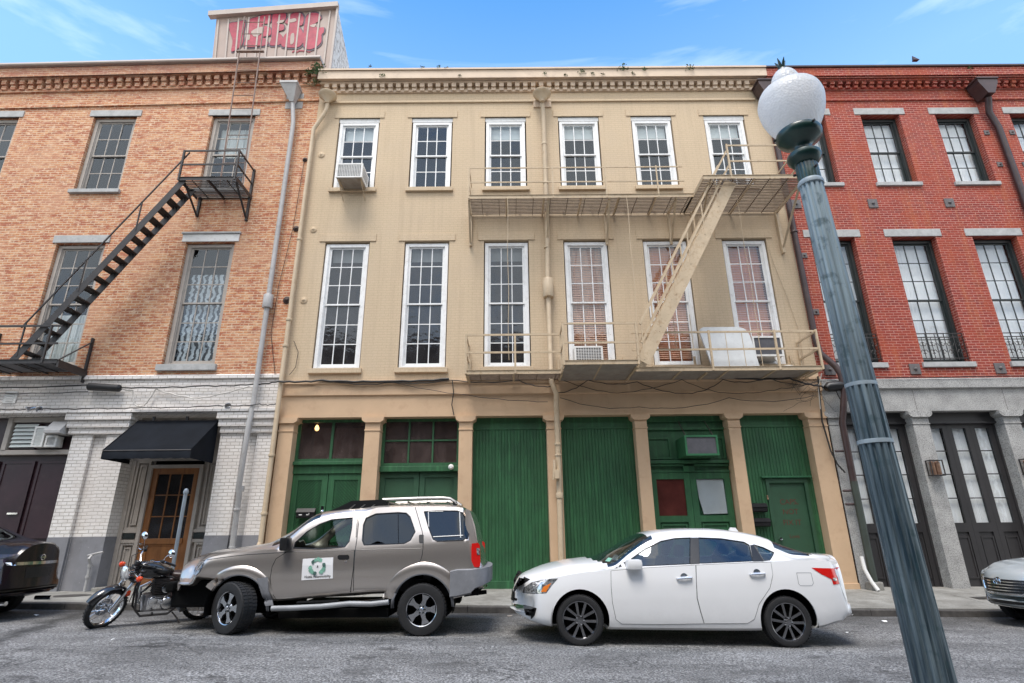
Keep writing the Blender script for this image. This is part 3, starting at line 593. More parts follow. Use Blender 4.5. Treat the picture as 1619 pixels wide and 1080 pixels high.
# graffiti : bubble letters V E R G in sheet metal paint
def blob(pts,Y,grow=0.):
    P=[Vector(F(340+p[0]/6,p[1]/6,Y)) for p in pts]
    bm=bmesh.new(); n=len(P); Q=[]
    for i in range(n):
        for k in range(4):
            tt=k/4; p0,p1,p2,p3=P[i-1],P[i],P[(i+1)%n],P[(i+2)%n]
            Q.append(.5*((2*p1)+(p2-p0)*tt+(2*p0-5*p1+4*p2-p3)*tt*tt+(-p0+3*p1-3*p2+p3)*tt**3))
    m=len(Q); out=[]
    for i in range(m):
        d=(Q[(i+1)%m]-Q[i-1]); nn=Vector((d.y,-d.x)); nn=nn.normalized() if nn.length>1e-6 else nn; out.append(Q[i]+nn*grow)
    return [(q.x,q.y) for q in out]
letters=[[(128,235),(205,208),(282,200),(270,300),(262,400),(228,450),(155,485),(165,380)],
 [(330,185),(400,160),(470,140),(530,140),(520,215),(470,225),(440,240),(520,260),(525,330),(450,350),(490,375),(500,420),(400,440),(310,445),(275,425),(300,330),(305,240)],
 [(548,140),(600,130),(668,128),(665,190),(620,200),(590,225),(650,235),(650,280),(600,300),(635,340),(640,400),(600,425),(520,425),(535,350),(540,240)],
 [(680,185),(730,130),(800,120),(840,160),(830,230),(800,250),(830,300),(850,370),(800,440),(720,450),(640,440),(630,400),(660,330),(690,300),(700,240),(665,215)],
 [(870,150),(920,122),(980,130),(1005,175),(960,215),(925,235),(975,262),(1030,260),(1030,305),(1010,330),(1005,400),(950,450),(880,468),(840,430),(838,330),(850,230)]]
gd=MB(); gr=MB()
for k,L in enumerate(letters):
    gd.prism(blob(L,HY-.01,.055)if 0 else [(c[0],c[1]) for c in blob([(p[0]+(p[0]-sum(q[0] for q in L)/len(L))*.10+6,p[1]+(p[1]-sum(q[1] for q in L)/len(L))*.08+5) for p in L],HY-.01)],HY-.012-.002*k,HY-.004-.0005*k)
    gr.prism(blob(L,HY-.03),HY-.026-.001*k,HY-.0245-.001*k)
gd.obj('graffiti_outline','graffiti_dark',RH); g0=gr.obj('graffiti','graffiti_red',RH)
b=MB()
for L in ([(345,300),(440,255),(460,300),(380,350)],[(600,200),(655,190),(640,215),(590,222)],[(700,190),(760,175),(770,200),(715,215)],[(900,245),(960,225),(940,260)],[(720,330),(750,320),(748,400),(715,420)],[(300,340),(330,330),(325,380),(300,370)]):
    b.prism([(c[0],c[1]) for c in blob(L,HY-.03)],HY-.036,HY-.0345); b.nx()
b.obj('graffiti_highlight','hut_metal',RH)
b=MB()
for k in range(16): px=735+k*11; x,z=F(340+px/6,(483+random.uniform(-6,8))/6,HY-.02); b.box(x-.02,x+.02,HY-.015,HY-.008,z-.03,z+.03)
b.obj('graffiti_tag','graffiti_red',RH)
# ---- beige building --------------------------------------------------------
BB=thing('beige_building','beige painted brick building with white sash windows and green ground floor doors','building',(1,0,.28))
bc=[-4.341+2.1338*i for i in range(6)]; holes=[]
for c in bc: holes+=[(c-.60,c+.60,10.56,12.99),(c-.60,c+.60,5.36,8.91)]
b=MB(); wallgrid(b,XS,XR,5.02,13.9,0,.14,holes); b.quad((XS,0,13.9),(XR,0,13.9),(XR,0,14.4),(XS,0,14.4)); shell(b,XS,XR,0,14.4,.0,12); b.quad((XS,0,14.4),(XR,0,14.4),(XR,12,14.4),(XS,12,14.4)); b.obj('wall','beige_brick',BB)
course(BB,XS+.38,XR-.3,[(-.03,13.54),(-.05,13.56),(-.05,13.60),(-.03,13.62)],'beige_brick','string_course')
XC=XR+.05
b=MB(); b.box(XS+.05,XR,-.06,.02,13.88,13.97); b.obj('string_course','beige_cornice',BB)
dentils(BB,XS+.12,XR-.2,14.0,14.29,-.06,.2355,.13,'beige_cornice')
course(BB,XS+.03,XC-.05,[(-.17,14.29),(-.17,14.36),(-.22,14.40),(-.22,14.46)],'beige_cornice','cornice')
course(BB,XS,XC,[(-.26,14.46),(-.30,14.47),(-.30,14.78),(-.34,14.80),(-.34,14.86)],'beige_cornice','cornice')
for i,c in enumerate(bc):
    f=sash(BB,c,10.58,12.86,.565,.07,3,2,'white_frame','house_glass',jamb=.085)
    MB().box(c-.59,c+.59,.03,.12,12.86,12.99).obj('head_board','white_frame',f)
    lintel(f,c,12.99,.73,.22,'beige_brick',-.025); sill(f,c,10.58,.66,.12,'beige_brick',-.08)
    if i!=1: MB().box(c-.42,c+.42,.2,.22,12.35,12.78).obj('window_shade','shade_white',f)
    lo=.85 if i==3 else 0
    f=sash(BB,c,5.38,8.86,.575,.07,3,3,'white_frame','old_glass' if i<3 else 'house_glass',jamb=.09)
    lintel(f,c,8.92,.76,.22,'beige_brick',-.025); sill(f,c,5.36,.66,.13,'beige_brick',-.08)
    if i<3: MB().box(c-.42,c+.42,.22,.24,8.4,8.78).obj('window_shade','shade_white',f)
    else:
        MB().box(c-.45,c+.45,.30,.31,5.4,8.8).obj('curtain','curtain_orange' if i>3 else 'blind_orange_white',f)
        venetian(f,c-.43,c+.43,5.6,8.75,.17,'blind_pink')
inner(BB,XS,XR,.3,14.2,(5.0,9.9))
for x,z in ((-5.33,11.72),(-5.3,9.30),(-5.33,7.22)):
    b=MB(); b.lathe([(0,0),(.09,0),(.09,.02),(.05,.03),(.02,.05),(0,.05)],(x,0,z),14,RX); b.obj('anchor_plate','beige_brick',BB)
# ground floor : beam, columns
b=MB(); b.box(XS,XR,.0,.40,4.14,5.02); b.obj('beam','beige_render',BB)
course(BB,XS,XR,[(-.015,4.66),(-.05,4.68),(-.05,4.93),(-.09,4.96),(-.09,5.02)],'beige_render','beam_moulding')
pcs=[(-5.55,-5.20),(-3.49,-3.13),(-1.24,-.92),(.86,1.20),(2.98,3.27),(5.22,5.51),(7.16,7.60)]
for k,(x0,x1) in enumerate(pcs):
    zb=SZ((x0+x1)/2,0)-.05
    b=MB(); b.bbox(x0,x1,-.02,.38,zb,3.80,.012); col=b.obj('column','beige_render',BB)
    b=MB(); xa,xb=(x0 if k else XS+.01),(x1 if k<6 else XR-.01)
    b.bbox(x0-.012,x1+.012,-.035,.38,3.80,3.835,.005); b.bbox(x0,x1,-.02,.38,3.835,4.0,.005)
    m_=.045; prof=[(x0-.0,4.0),(x0-.03 if k else x0,4.02),(x0-.075 if k else x0,4.05),(x0-.09 if k else x0,4.138),(x1+.09 if k<6 else x1,4.138),(x1+.075 if k<6 else x1,4.05),(x1+.03 if k<6 else x1,4.02),(x1,4.0)]
    b.prism(prof,-.07,.37); b.obj('capital','beige_render',col)
    b=MB(); b.bbox(x0-.02,x1+.02,-.04,.38,zb,zb+.14,.01); b.obj('column_base','beige_render',col)
bays=[(pcs[i][1],pcs[i+1][0]) for i in range(6)]
RY=.26
def boards(b,x0,x1,z0,z1,y,w=.076):
    x=x0
    while x<x1-.005:
        xb=min(x+w*random.uniform(.93,1.07),x1); g=.006; random_o=random.uniform(-.002,.003)
        b.add([(x,y+.010,z0),(x+g,y+random_o,z0),(xb-g,y+random_o,z0),(xb,y+.010,z0),(x,y+.010,z1),(x+g,y+random_o,z1),(xb-g,y+random_o,z1),(xb,y+.010,z1)],[(0,1,5,4),(1,2,6,5),(2,3,7,6)]); x=xb
# bays 3 and 4 : boarded shutters
for k in (2,3):
    x0,x1=bays[k]; zb=SZ(x0,0)-.05; b=MB(); b.box(x0,x1,RY,RY+.08,3.86,4.14); boards(b,x0,x1,zb+.2,3.86,RY-.0); b.box(x0,x1,RY+.013,RY+.05,zb,3.86)
    b.bbox(x0,x1,RY-.03,RY+.02,zb,zb+.2,.008); b.bbox(x0,x1,RY-.02,RY+.02,3.845,3.885,.005)
    b.obj('boarded_shutter','green',BB)
# bay 1 : transom over a pair of chevron doors
def frame(b,x0,x1,z0,z1,y,w,d): b.box(x0,x0+w,y,y+d,z0,z1); b.box(x1-w,x1,y,y+d,z0,z1); b.box(x0+w,x1-w,y,y+d,z0,z0+w); b.box(x0+w,x1-w,y,y+d,z1-w,z1)
x0,x1=bays[0]; b=MB(); frame(b,x0,x1,3.12,4.14,RY,.07,.08); xm=(x0+x1)/2; b.box(xm-.03,xm+.03,RY,RY+.07,3.19,4.07); b.bbox(x0,x1,RY-.09,RY+.06,3.04,3.12,.01); b.bbox(x0,x1,RY-.02,RY+.08,2.84,3.04,.006)
tr1=b.obj('transom','green',BB); MB().quad((x0+.07,RY+.04,3.19),(x1-.07,RY+.04,3.19),(x1-.07,RY+.04,4.07),(x0+.07,RY+.04,4.07)).obj('pane','dusty_glass',tr1)
MB().box(x0,x1,RY+1.2,RY+1.25,2.6,4.14).obj('back_board','faded_red',tr1)
for s,(a,c) in enumerate(((x0,xm-.004),(xm+.004,x1))):
    b=MB(); b.box(a,c,RY+.05,RY+.09,.2,2.84); frame(b,a+.005,c-.005,.22,2.83,RY+.01,.14,.045); b.box(a+.14,c-.14,RY+.01,RY+.055,1.3,1.44)
    for za,zb_ in ((1.44,2.69),(.36,1.3)):
        w_=c-a-.28; k=-w_
        while k<zb_-za:
            pts=[]
            for (u,vv) in ((0,k),(w_,k+w_),(w_,k+w_+.038),(0,k+.038)):
                pts.append((u,min(max(vv,0),zb_-za)))
            # clip the slanted strip to the panel
            import itertools
            bm=bmesh.new(); vs=[bm.verts.new((u,0,q)) for u,q in ((0,k),(w_,k+w_),(w_,k+w_+.038),(0,k+.038))]; bm.faces.new(vs)
            for co,no in (((0,0,0),(0,0,-1)),((0,0,zb_-za),(0,0,1))): bmesh.ops.bisect_plane(bm,geom=bm.verts[:]+bm.edges[:]+bm.faces[:],plane_co=co,plane_no=no,clear_outer=True)
            for vv in bm.verts:
                xx=vv.co.x if s==0 else w_-vv.co.x
                vv.co=Vector((a+.14+xx,RY+.035,za+vv.co.z))
            if bm.faces: 
                r=bmesh.ops.extrude_face_region(bm,geom=bm.faces[:]); bmesh.ops.translate(bm,verts=[g for g in r['geom'] if isinstance(g,bmesh.types.BMVert)],vec=(0,-.012,0)); b.frombm(bm)
            else: bm.free()
            k+=.075
    dl=b.obj('door','green',BB)
    if s==0:
        b=MB(); b.lathe([(0,-.01),(.035,0),(.04,.02),(.02,.04),(0,.05)],(c-.07,RY,1.98),12,RX); b.box(c-.1,c-.04,RY-.005,RY+.02,1.85,2.1); b.obj('door_lock','chrome',dl)
# bay 2 : six pane transom above plain doors
x0,x1=bays[1]; b=MB(); frame(b,x0,x1,3.0,4.14,RY,.07,.08)
for i in (1,2): xx=x0+.07+(x1-x0-.14)*i/3; b.box(xx-.02,xx+.02,RY+.01,RY+.06,3.07,4.07)
b.box(x0+.07,x1-.07,RY+.012,RY+.058,3.59,3.625); b.bbox(x0,x1,RY-.08,RY+.06,2.86,2.99,.01)
tr2=b.obj('transom','green',BB); MB().quad((x0+.07,RY+.04,3.07),(x1-.07,RY+.04,3.07),(x1-.07,RY+.04,4.07),(x0+.07,RY+.04,4.07)).obj('pane','dusty_glass',tr2)
MB().box(x0+.1,x1-.1,RY+.9,RY+.95,3.0,3.75).obj('back_board','faded_red',tr2)
xm=(x0+x1)/2
for a,c in ((x0,xm-.004),(xm+.004,x1)):
    b=MB(); b.box(a,c,RY+.05,RY+.09,.2,2.86); frame(b,a+.005,c-.005,.22,2.85,RY+.02,.12,.035); b.box(a+.125,c-.125,RY+.02,RY+.055,1.2,1.34); b.obj('door','green_door',BB)
# bay 5 : panelled frieze, double doors with papered panes
x0,x1=bays[4]; b=MB(); b.box(x0,x1,RY+.06,RY+.12,.2,4.14); b.bbox(x0,x1,RY-.02,RY+.08,4.0,4.14,.008); b.bbox(x0,x1,RY,RY+.08,3.80,3.86,.008)
for a,c in ((x0+.02,x0+.62),(x1-.62,x1-.02)): frame(b,a,c,3.10,3.64,RY+.02,.06,.045)
b.bbox(x0,x1,RY-.06,RY+.08,2.99,3.07,.01); b.bbox(x0,x1,RY-.02,RY+.08,2.93,2.98,.006); b.bbox(x0,x1,RY+.0,RY+.08,2.78,2.83,.006); b.bbox((x0+x1)/2-.13,(x0+x1)/2+.13,RY-.02,RY+.08,2.8,2.99,.006)
b.obj('frieze_panel','green',BB); xm=(x0+x1)/2
for s,(a,c) in enumerate(((x0+.03,xm-.004),(xm+.004,x1-.03))):
    b=MB(); frame(b,a,c,.25,2.77,RY-.01,.14,.07); b.box(a+.14,c-.14,RY-.01,RY+.06,1.66,1.80); b.box(a+.14,c-.14,RY+.03,RY+.05,.39,1.66); panel(b,a+.17,c-.17,.45,1.62,RY+.0,.03,.04)
    dl=b.obj('door','green',BB)
    MB().box(a+.14,c-.14,RY+.025,RY+.028,1.80,2.63).obj('pane','maroon_glass' if s==0 else 'house_glass',dl)
    if s: 
        q=MB(); q.prism([(a+.15,2.62),(c-.15,2.62),(c-.145,1.84),(a+.24,1.83),(a+.17,2.2)],RY+.031,RY+.034); q.obj('paper_cover','paper_white',dl)
# bay 6 : boards with a plain door and pediment
x0,x1=bays[5]; zb=SZ(x0,0)-.05; DX0,DX1=6.10,6.93; b=MB(); b.box(x0,x1,RY,RY+.08,3.86,4.14); boards(b,x0,x1,2.62,3.86,RY); boards(b,x0,DX0-.08,zb,2.62,RY); boards(b,DX1+.08,x1,zb,2.62,RY); b.box(x0,x1,RY+.013,RY+.05,2.5,3.86); b.box(x0,DX0,RY+.013,RY+.05,zb,2.6); b.box(DX1,x1,RY+.013,RY+.05,zb,2.6); b.bbox(x0,x1,RY-.02,RY+.02,3.845,3.885,.005)
sh=b.obj('boarded_shutter','green',BB)
b=MB(); b.bbox(DX0-.08,DX0,RY-.03,RY+.06,zb,2.52,.006); b.bbox(DX1,DX1+.08,RY-.03,RY+.06,zb,2.52,.006); b.bbox(DX0-.08,DX1+.08,RY-.03,RY+.06,2.52,2.62,.006); b.obj('door_frame','green_door',BB)
b=MB(); b.bbox(DX0-.18,DX1+.18,RY-.09,RY+.02,2.63,2.67,.008); b.obj('door_hood','green_pale',BB)
b=MB(); b.box(DX0,DX1,RY+.03,RY+.07,zb,2.52); pd=b.obj('door','green_door',BB)
b=MB(); b.lathe([(0,0),(.03,0),(.035,.03),(.03,.06),(0,.065)],(DX0+.08,RY+.03,1.27),12,RX); b.obj('door_knob','chrome',pd,smooth=True)
# faded hand painted writing on that door
def text(s,x,z,size,y,mat,parent,name='lettering',ext=.001,sx=1,shear=0):
    c=bpy.data.curves.new(name,'FONT'); c.body=s; c.size=size; c.align_x='CENTER'; c.align_y='CENTER'; c.extrude=ext; c.shear=shear
    o=bpy.data.objects.new('tmp',c); COL.objects.link(o); dg=bpy.context.evaluated_depsgraph_get(); me=bpy.data.meshes.new_from_object(o.evaluated_get(dg)); bpy.data.objects.remove(o)
    R=Vector(root_of(parent).location) if parent else Vector((0,0,0))
    for v in me.vertices: v.co=Vector((x+v.co.x*sx,y-v.co.z,z+v.co.y))-R
    me.materials.clear(); me.materials.append(MATS[mat]); p=bpy.data.objects.new(name,me); COL.objects.link(p); p.parent=parent; return p
for s,z in (('KEEP',2.14),('PORT',1.93),('SAFE',1.70),('OPEN',1.36)): pass
for k,(s,z,sz) in enumerate((('CAPS,',2.08,.17),('NOT',1.86,.17),('FIX IT',1.62,.17),('Love',1.32,.12))): text(s,6.52,z,sz,RY+.027,'faded_red',pd,sx=1.0)
# ---- red brick building ----------------------------------------------------
RB=thing('brick_building','red brick building with black recessed windows and a grey granite ground floor','building',(14,0,.2))
rx1=25.; rc=[8.73+2.195*i for i in range(8)]; holes=[]
for c in rc: holes+=[(c-.57,c+.57,10.63,12.97),(c-.60,c+.60,5.38,8.92)]
b=MB(); wallgrid(b,XR,rx1,4.95,14.4,0,.30,holes); shell(b,XR,rx1,0,14.4); b.quad((XR,0,14.4),(rx1,0,14.4),(rx1,12,14.4),(XR,12,14.4)); b.obj('wall','red_brick',RB)
course(RB,XR,rx1,[(-.04,13.50),(-.05,13.55),(-.03,13.58)],'red_brick','string_course')
dentils(RB,XR+.5,rx1,13.98,14.28,-.06,.2355,.12,'red_brick')
course(RB,XR+.02,rx1,[(-.04,13.9),(-.06,13.94),(-.06,13.98)],'red_brick','string_course')
course(RB,XR+.052,rx1,[(-.20,14.27),(-.20,14.35),(-.24,14.35),(-.24,14.44),(-.28,14.44),(-.28,14.78)],'red_brick','cornice')
course(RB,XR+.052,rx1,[(-.32,14.78),(-.33,14.80),(-.33,14.85)],'pipe_brown','coping')
for i,c in enumerate(rc):
    f=sash(RB,c,10.66,12.95,.555,.20,3,2,'black_frame','house_glass',jamb=.075,mun=.02); lintel(f,c,12.98,.74,.22,'grey_stone',-.02); sill(f,c,10.63,.64,.11,'grey_stone',-.06)
    curtain(f,c-.5,c+.5,10.7,12.9,.36,'curtain_white',.012)
    f=sash(RB,c,5.40,8.90,.585,.20,3,3,'black_frame','house_glass',jamb=.075,mun=.02); lintel(f,c,8.93,.77,.22,'grey_stone',-.02); sill(f,c,5.38,.66,.13,'grey_stone',-.06)
    curtain(f,c-.52,c+.52,5.5,8.85,.36,'curtain_white',.012)
    # cast iron guard with scrolls
    b=MB(); yg=.05; xa,xb=c-.585,c+.585
    for z in (5.50,6.16,6.06): b.bar((xa,yg,z),(xb,yg,z),.018,.022)
    npan=5
    for k in range(npan+1): xx=xa+(xb-xa)*k/npan; b.bar((xx,yg,5.45),(xx,yg,6.16),.014)
    for k in range(npan):
        xm=xa+(xb-xa)*(k+.5)/npan; w=(xb-xa)/npan*.42
        for zc,sg in ((5.66,1),(5.90,-1)):
            for sd_ in (-1,1):
                pts=[]
                for q in range(9):
                    a=q/8*1.6*pi; r=w*(.98-.09*q); pts.append((xm+sd_*r*.55*cos(a)*1.0+sd_*w*.35,yg,zc+sg*r*.9*sin(a)))
                b.tube(pts,.009,4)
        b.tube([(xm,yg,5.5),(xm,yg,6.06)],.010,4)
    b.obj('window_guard','black_metal',f)
inner(RB,XR,rx1,.3,14.2,(4.95,9.9))
for k,(x,z) in enumerate([(7.93+2.12*i,9.96) for i in range(8)]+[(7.93+2.12*i,5.21) for i in range(8)]):
    b=MB(); b.bbox(x-.13,x+.13,-.03,.0,z-.135,z+.135,.006); b.lathe([(0,0),(.04,0),(.04,.02),(.02,.04),(0,.045)],(x,-.03,z),8,RX); b.obj('anchor_plate','iron_plate',RB)
for x,z in ((7.87,8.38),(7.88,6.76),(13.88,12.3),(13.94,11.21),(14.62,12.3),(14.66,11.2),(7.87,12.3)):
    b=MB(); b.bbox(x-.075,x+.075,-.025,0,z-.075,z+.075,.005); b.lathe([(0,0),(.03,0),(.02,.04),(0,.045)],(x,-.025,z),8,RX); b.obj('anchor_plate','iron_plate',RB)
# granite ground floor
b=MB(); b.box(XR,rx1,0,.42,4.16,4.95); b.obj('beam','granite',RB); course(RB,XR,rx1,[(-.02,4.70),(-.07,4.72),(-.07,4.93),(-.02,4.97)],'granite','ledge')
gp=[(7.64,7.98)]+[(9.66+2.205*i,10.06+2.205*i) for i in range(7)]
b=MB()
for x0,x1 in gp[1:]: xm=(x0+x1)/2; b.box(xm-.004,xm+.004,-.003,.01,4.17,4.70)
b.obj('beam_joint','iron_plate',RB)
for x0,x1 in gp:
    zb=SZ(x0,0)-.05; b=MB(); b.bbox(x0,x1,-.02,.38,zb,3.83,.012); c_=b.obj('column','granite',RB)
    b=MB(); b.bbox(x0-.01,x1+.01,-.035,.38,3.83,3.86,.004); b.bbox(x0,x1,-.02,.38,3.86,4.0,.004); b.prism([(x0,4.0),(x0-.05,4.03),(x0-.085,4.07),(x0-.085,4.15),(x1+.085,4.15),(x1+.085,4.07),(x1+.05,4.03),(x1,4.0)],-.08,.37); b.obj('capital','granite',c_)
for k in range(len(gp)-1):
    x0,x1=gp[k][1],gp[k+1][0]; Y=.28; zb=SZ(x0,0)-.05; w=(x1-x0); b=MB(); b.box(x0,x1,Y-.06,Y+.1,3.90,4.16); b.bbox(x0,x1,Y-.09,Y,3.88,3.93,.006)
    x0_,x1_=x0+.05,x1-.05; b.box(x0,x0_,Y-.02,Y+.1,zb,3.9); b.box(x1_,x1,Y-.02,Y+.1,zb,3.9)
    lw=(x1_-x0_)/3; g=MB(); cu=[]
    for j in range(3):
        a=x0_+lw*j+.002; c=a+lw-.004; fw_=.115
        b.box(a,a+fw_,Y,Y+.05,zb+.02,3.88); b.box(c-fw_,c,Y,Y+.05,zb+.02,3.88); b.box(a+fw_,c-fw_,Y,Y+.05,3.78,3.88); b.box(a+fw_,c-fw_,Y,Y+.05,1.38,1.58)
        for q in (1,2,3): zz=1.58+2.2*q/4; b.box(a+fw_,c-fw_,Y+.01,Y+.04,zz-.012,zz+.012)
        b.box(a+fw_,c-fw_,Y+.03,Y+.05,zb+.02,1.38); panel(b,a+fw_+.02,c-fw_-.02,zb+.2,1.28,Y+.005,.02,.03)
        g.quad((a+fw_,Y+.03,1.58),(c-fw_,Y+.03,1.58),(c-fw_,Y+.03,3.78),(a+fw_,Y+.03,3.78)); cu.append((a+fw_-.02,c-fw_+.02))
    d=b.obj('folding_door','dark_grey_door',RB); g.obj('pane','house_glass',d)
    for a,c in cu: curtain(d,a,c,1.5,3.85,Y+.10,'curtain_white',.012,n=30)
# ---- the house across the street, only mirrored in glass and paint ----------
OP=thing('brick_building','dark brick building with tall windows across the street','building',(0,-22,.2)); holes=[]
for i in range(14):
    c=-26+4*i; holes+=[(c-.7,c+.7,6,9),(c-.7,c+.7,1.2,4.2),(c-.7,c+.7,10.2,12.2)]
b=MB(); wallgrid(b,-29,29,-.2,13.4,-20.2,-.25,holes); shell(b,-29,29,-.2,13.4,-30,-20.2); b.quad((-29,-20.2,13.4),(29,-20.2,13.4),(29,-30,13.4),(-29,-30,13.4)); b.obj('wall','opposite_brick',OP)
for h in holes:
    xm=(h[0]+h[1])/2; b=MB(); frame(b,h[0],h[1],h[2],h[3],-20.45,.08,.06); b.box(xm-.02,xm+.02,-20.44,-20.4,h[2],h[3]); b.box(h[0],h[1],-20.44,-20.4,(h[2]+h[3])/2-.03,(h[2]+h[3])/2+.03); f=b.obj('window','white_frame',OP); MB().quad((h[0],-20.43,h[2]),(h[1],-20.43,h[2]),(h[1],-20.43,h[3]),(h[0],-20.43,h[3])).obj('pane','car_glass_dark',f)
# ================================================================= fittings on the facades
def P(px,py,Y): x,z=F(px,py,Y); return (x,Y,z)
# ---- left black fire escape
FL=thing('fire_escape','black iron fire escape with open stair climbing the orange brick facade','fire escape',(-9.5,-.4,5.3))
def lattice(b,x0,x1,y0,y1,z,pitch=.07,w=.028,along='x'):
    if along=='x':
        y=y0+.03
        while y<y1: b.box(x0,x1,y,y+w,z-.02,z); y+=pitch
        x=x0+.3
        while x<x1: b.box(x,x+.012,y0,y1,z-.045,z-.021); x+=.45
    else:
        x=x0+.03
        while x<x1: b.box(x,x+w,y0,y1,z-.02,z); x+=pitch
        y=y0+.2
        while y<y1: b.box(x0,x1,y,y+.012,z-.045,z-.021); y+=.3
def platform(parent,x0,x1,y0,y1,z,mat,along='x',edge=.10,nm='platform'):
    b=MB(); lattice(b,x0+.02,x1-.02,y0+.02,y1,z,along=along); lat=b; b=MB()
    b.bar((x0,y0,z-.02),(x1,y0,z-.02),.012,edge); b.bar((x0,y0-.0,z+edge/2-.026),(x1,y0,z+edge/2-.026),.05,.008)
    for x in (x0,x1): b.bar((x,y0,z-.02),(x,y1,z-.02),.012,edge)
    n=max(2,int((x1-x0)/.9))
    for i in range(1,n): x=x0+(x1-x0)*i/n; b.box(x-.02,x+.02,y0,y1,z-.075,z-.047)
    o=b.obj(nm,mat,parent); lat.obj('grating','grating_rust' if mat=='beige_metal' else mat,o); return o
def railing(parent,pts,hs,mat,w=.045,posts=None,nm='railing',balus=None,h=.9):
    """pts: corner points at platform level"""
    b=MB()
    for a,c in zip(pts[:-1],pts[1:]):
        for hh in hs: b.bar((a[0],a[1],a[2]+hh),(c[0],c[1],c[2]+hh),w*.6,w)
    for p in (posts or pts): b.bar((p[0],p[1],p[2]-.06),(p[0],p[1],p[2]+h+.02),w,w)
    if balus:
        for a,c,n in balus:
            for i in range(1,n):
                t_=i/n; x=a[0]+(c[0]-a[0])*t_; y=a[1]+(c[1]-a[1])*t_; b.bar((x,y,a[2]),(x,y,a[2]+h),.012,.012)
    return b.obj(nm,mat,parent)
bm_='black_metal'
UX0,UX1,UY,UZ=-8.62,-7.16,-.92,10.32
platform(FL,UX0,UX1+.05,UY,-.02,UZ,bm_)
railing(FL,[(UX0,UY,UZ),(UX1,UY,UZ),(UX1+.0,-.03,UZ)],(.42,.85),bm_,h=.85)
b=MB(); b.bar((UX1,-.03,UZ+.9),(UX1,-.03,UZ-.75),.06,.06); b.bar((UX1,UY+.1,UZ-.05),(UX1,-.03,UZ-.7),.05,.02); b.nx(); b.bar((UX0+.1,-.03,UZ),(UX0+.1,-.03,UZ-.6),.06,.06); b.bar((UX0+.1,UY+.1,UZ-.05),(UX0+.1,-.03,UZ-.6),.05,.02); b.obj('bracket',bm_,FL)
LX1,LZ=-10.52,5.36
platform(FL,-14.2,LX1,-.92,-.02,LZ,bm_)
railing(FL,[(-14.2,-.92,LZ),(LX1-.1,-.92,LZ)],(.42,.86),bm_,posts=[(-14.2,-.92,LZ),(-12.6,-.92,LZ),(LX1-.35,-.92,LZ)],h=.86)
b=MB(); b.bar((LX1,-.92,LZ),(LX1,-.03,LZ+.75),.04,.02); b.bar((LX1,-.03,LZ-.3),(LX1,-.03,LZ+.85),.05,.07); b.bar((-12.9,-.92,LZ),(-12.9,-.03,LZ+.9),.04,.02); b.bar((-12.9,-.03,LZ-.2),(-12.9,-.03,LZ+1.0),.05,.05); b.bar((LX1+.02,-.92,LZ-.09),(LX1+.02,-.0,LZ-.09),.05,.14); b.obj('bracket',bm_,FL)
# stair: two stringers and open treads
def stair(parent,p0,p1,y0,y1,n,mat,strh=.22,tread=.24,rail=.85,rails=(.45,.85),strw=.012,posts=4,railside=(0,1),flip=False):
    (xa,za),(xb,zb)=p0,p1; b=MB()
    for y in (y0,y1): b.bar((xa,y,za),(xb,y,zb),strw,strh,(0,0,1)); 
    sfl=b.obj('stringer',mat,parent); b=MB()
    for i in range(1,n):
        t_=i/n; x=xa+(xb-xa)*t_; z=za+(zb-za)*t_
        for k in range(3): b.box(x-tread/2+k*tread/3,x-tread/2+k*tread/3+tread/3-.02,y0+.01,y1-.01,z-.012,z+.012)
        b.box(x-tread/2,x-tread/2+.01,y0+.01,y1-.01,z-.03,z+.02); b.nx()
    b.obj('tread',mat,parent)
    ys=[y for k,y in enumerate((y0,y1)) if k in railside]
    for y in ys:
        b=MB()
        for h in rails: b.bar((xa,y,za+h),(xb,y,zb+h),.028 if mat=='black_metal' else .04,.028 if mat=='black_metal' else .045,(0,0,1))
        for i in range(posts): t_=(i+.08)/posts; x=xa+(xb-xa)*t_; z=za+(zb-za)*t_; b.bar((x,y,z),(x,y,z+rail),.028,.028)
        b.obj('handrail',mat,parent)
stair(FL,(-11.62,LZ-.02),(-8.50,UZ-.02),-.88,-.42,18,bm_,strh=.17,posts=3,rails=(.85,),railside=(0,))
# cat ladder over the parapet
b=MB(); A=[P(355,278,-.5),P(383,83,-.5),(P(383,83,-.5)[0],-.5,15.75),P(387,30,.95)]; B=[P(389,264,-.5),P(414,83,-.5),(P(414,83,-.5)[0],-.5,15.75),P(421,28,.95)]
A=[(-7.76,-.52,UZ+.1),(-7.92,-.52,15.0),(-7.96,-.52,16.35)]; B=[(q[0]+.61,q[1],q[2]) for q in A]
for Q in (A,B): b.tube(Q,.022,6)
def along(Q,s):
    L=[(Vector(Q[i+1])-Vector(Q[i])).length for i in range(len(Q)-1)]; 
    for i,l in enumerate(L):
        if s<=l: return Vector(Q[i]).lerp(Vector(Q[i+1]),s/l)
        s-=l
    return Vector(Q[-1])
LL=sum((Vector(A[i+1])-Vector(A[i])).length for i in range(len(A)-1)); s=.2
while s<LL: b.tube([along(A,s),along(B,s)],.012,5); s+=.46
b.box(-8.0,-7.2,-.56,-.48,14.98,15.02)
tag(b.obj('roof_ladder','rust_ladder',None,loc=(-7.5,-.5,UZ)),'thin rusty ladder rising from the black fire escape over the parapet to the roof','ladder')
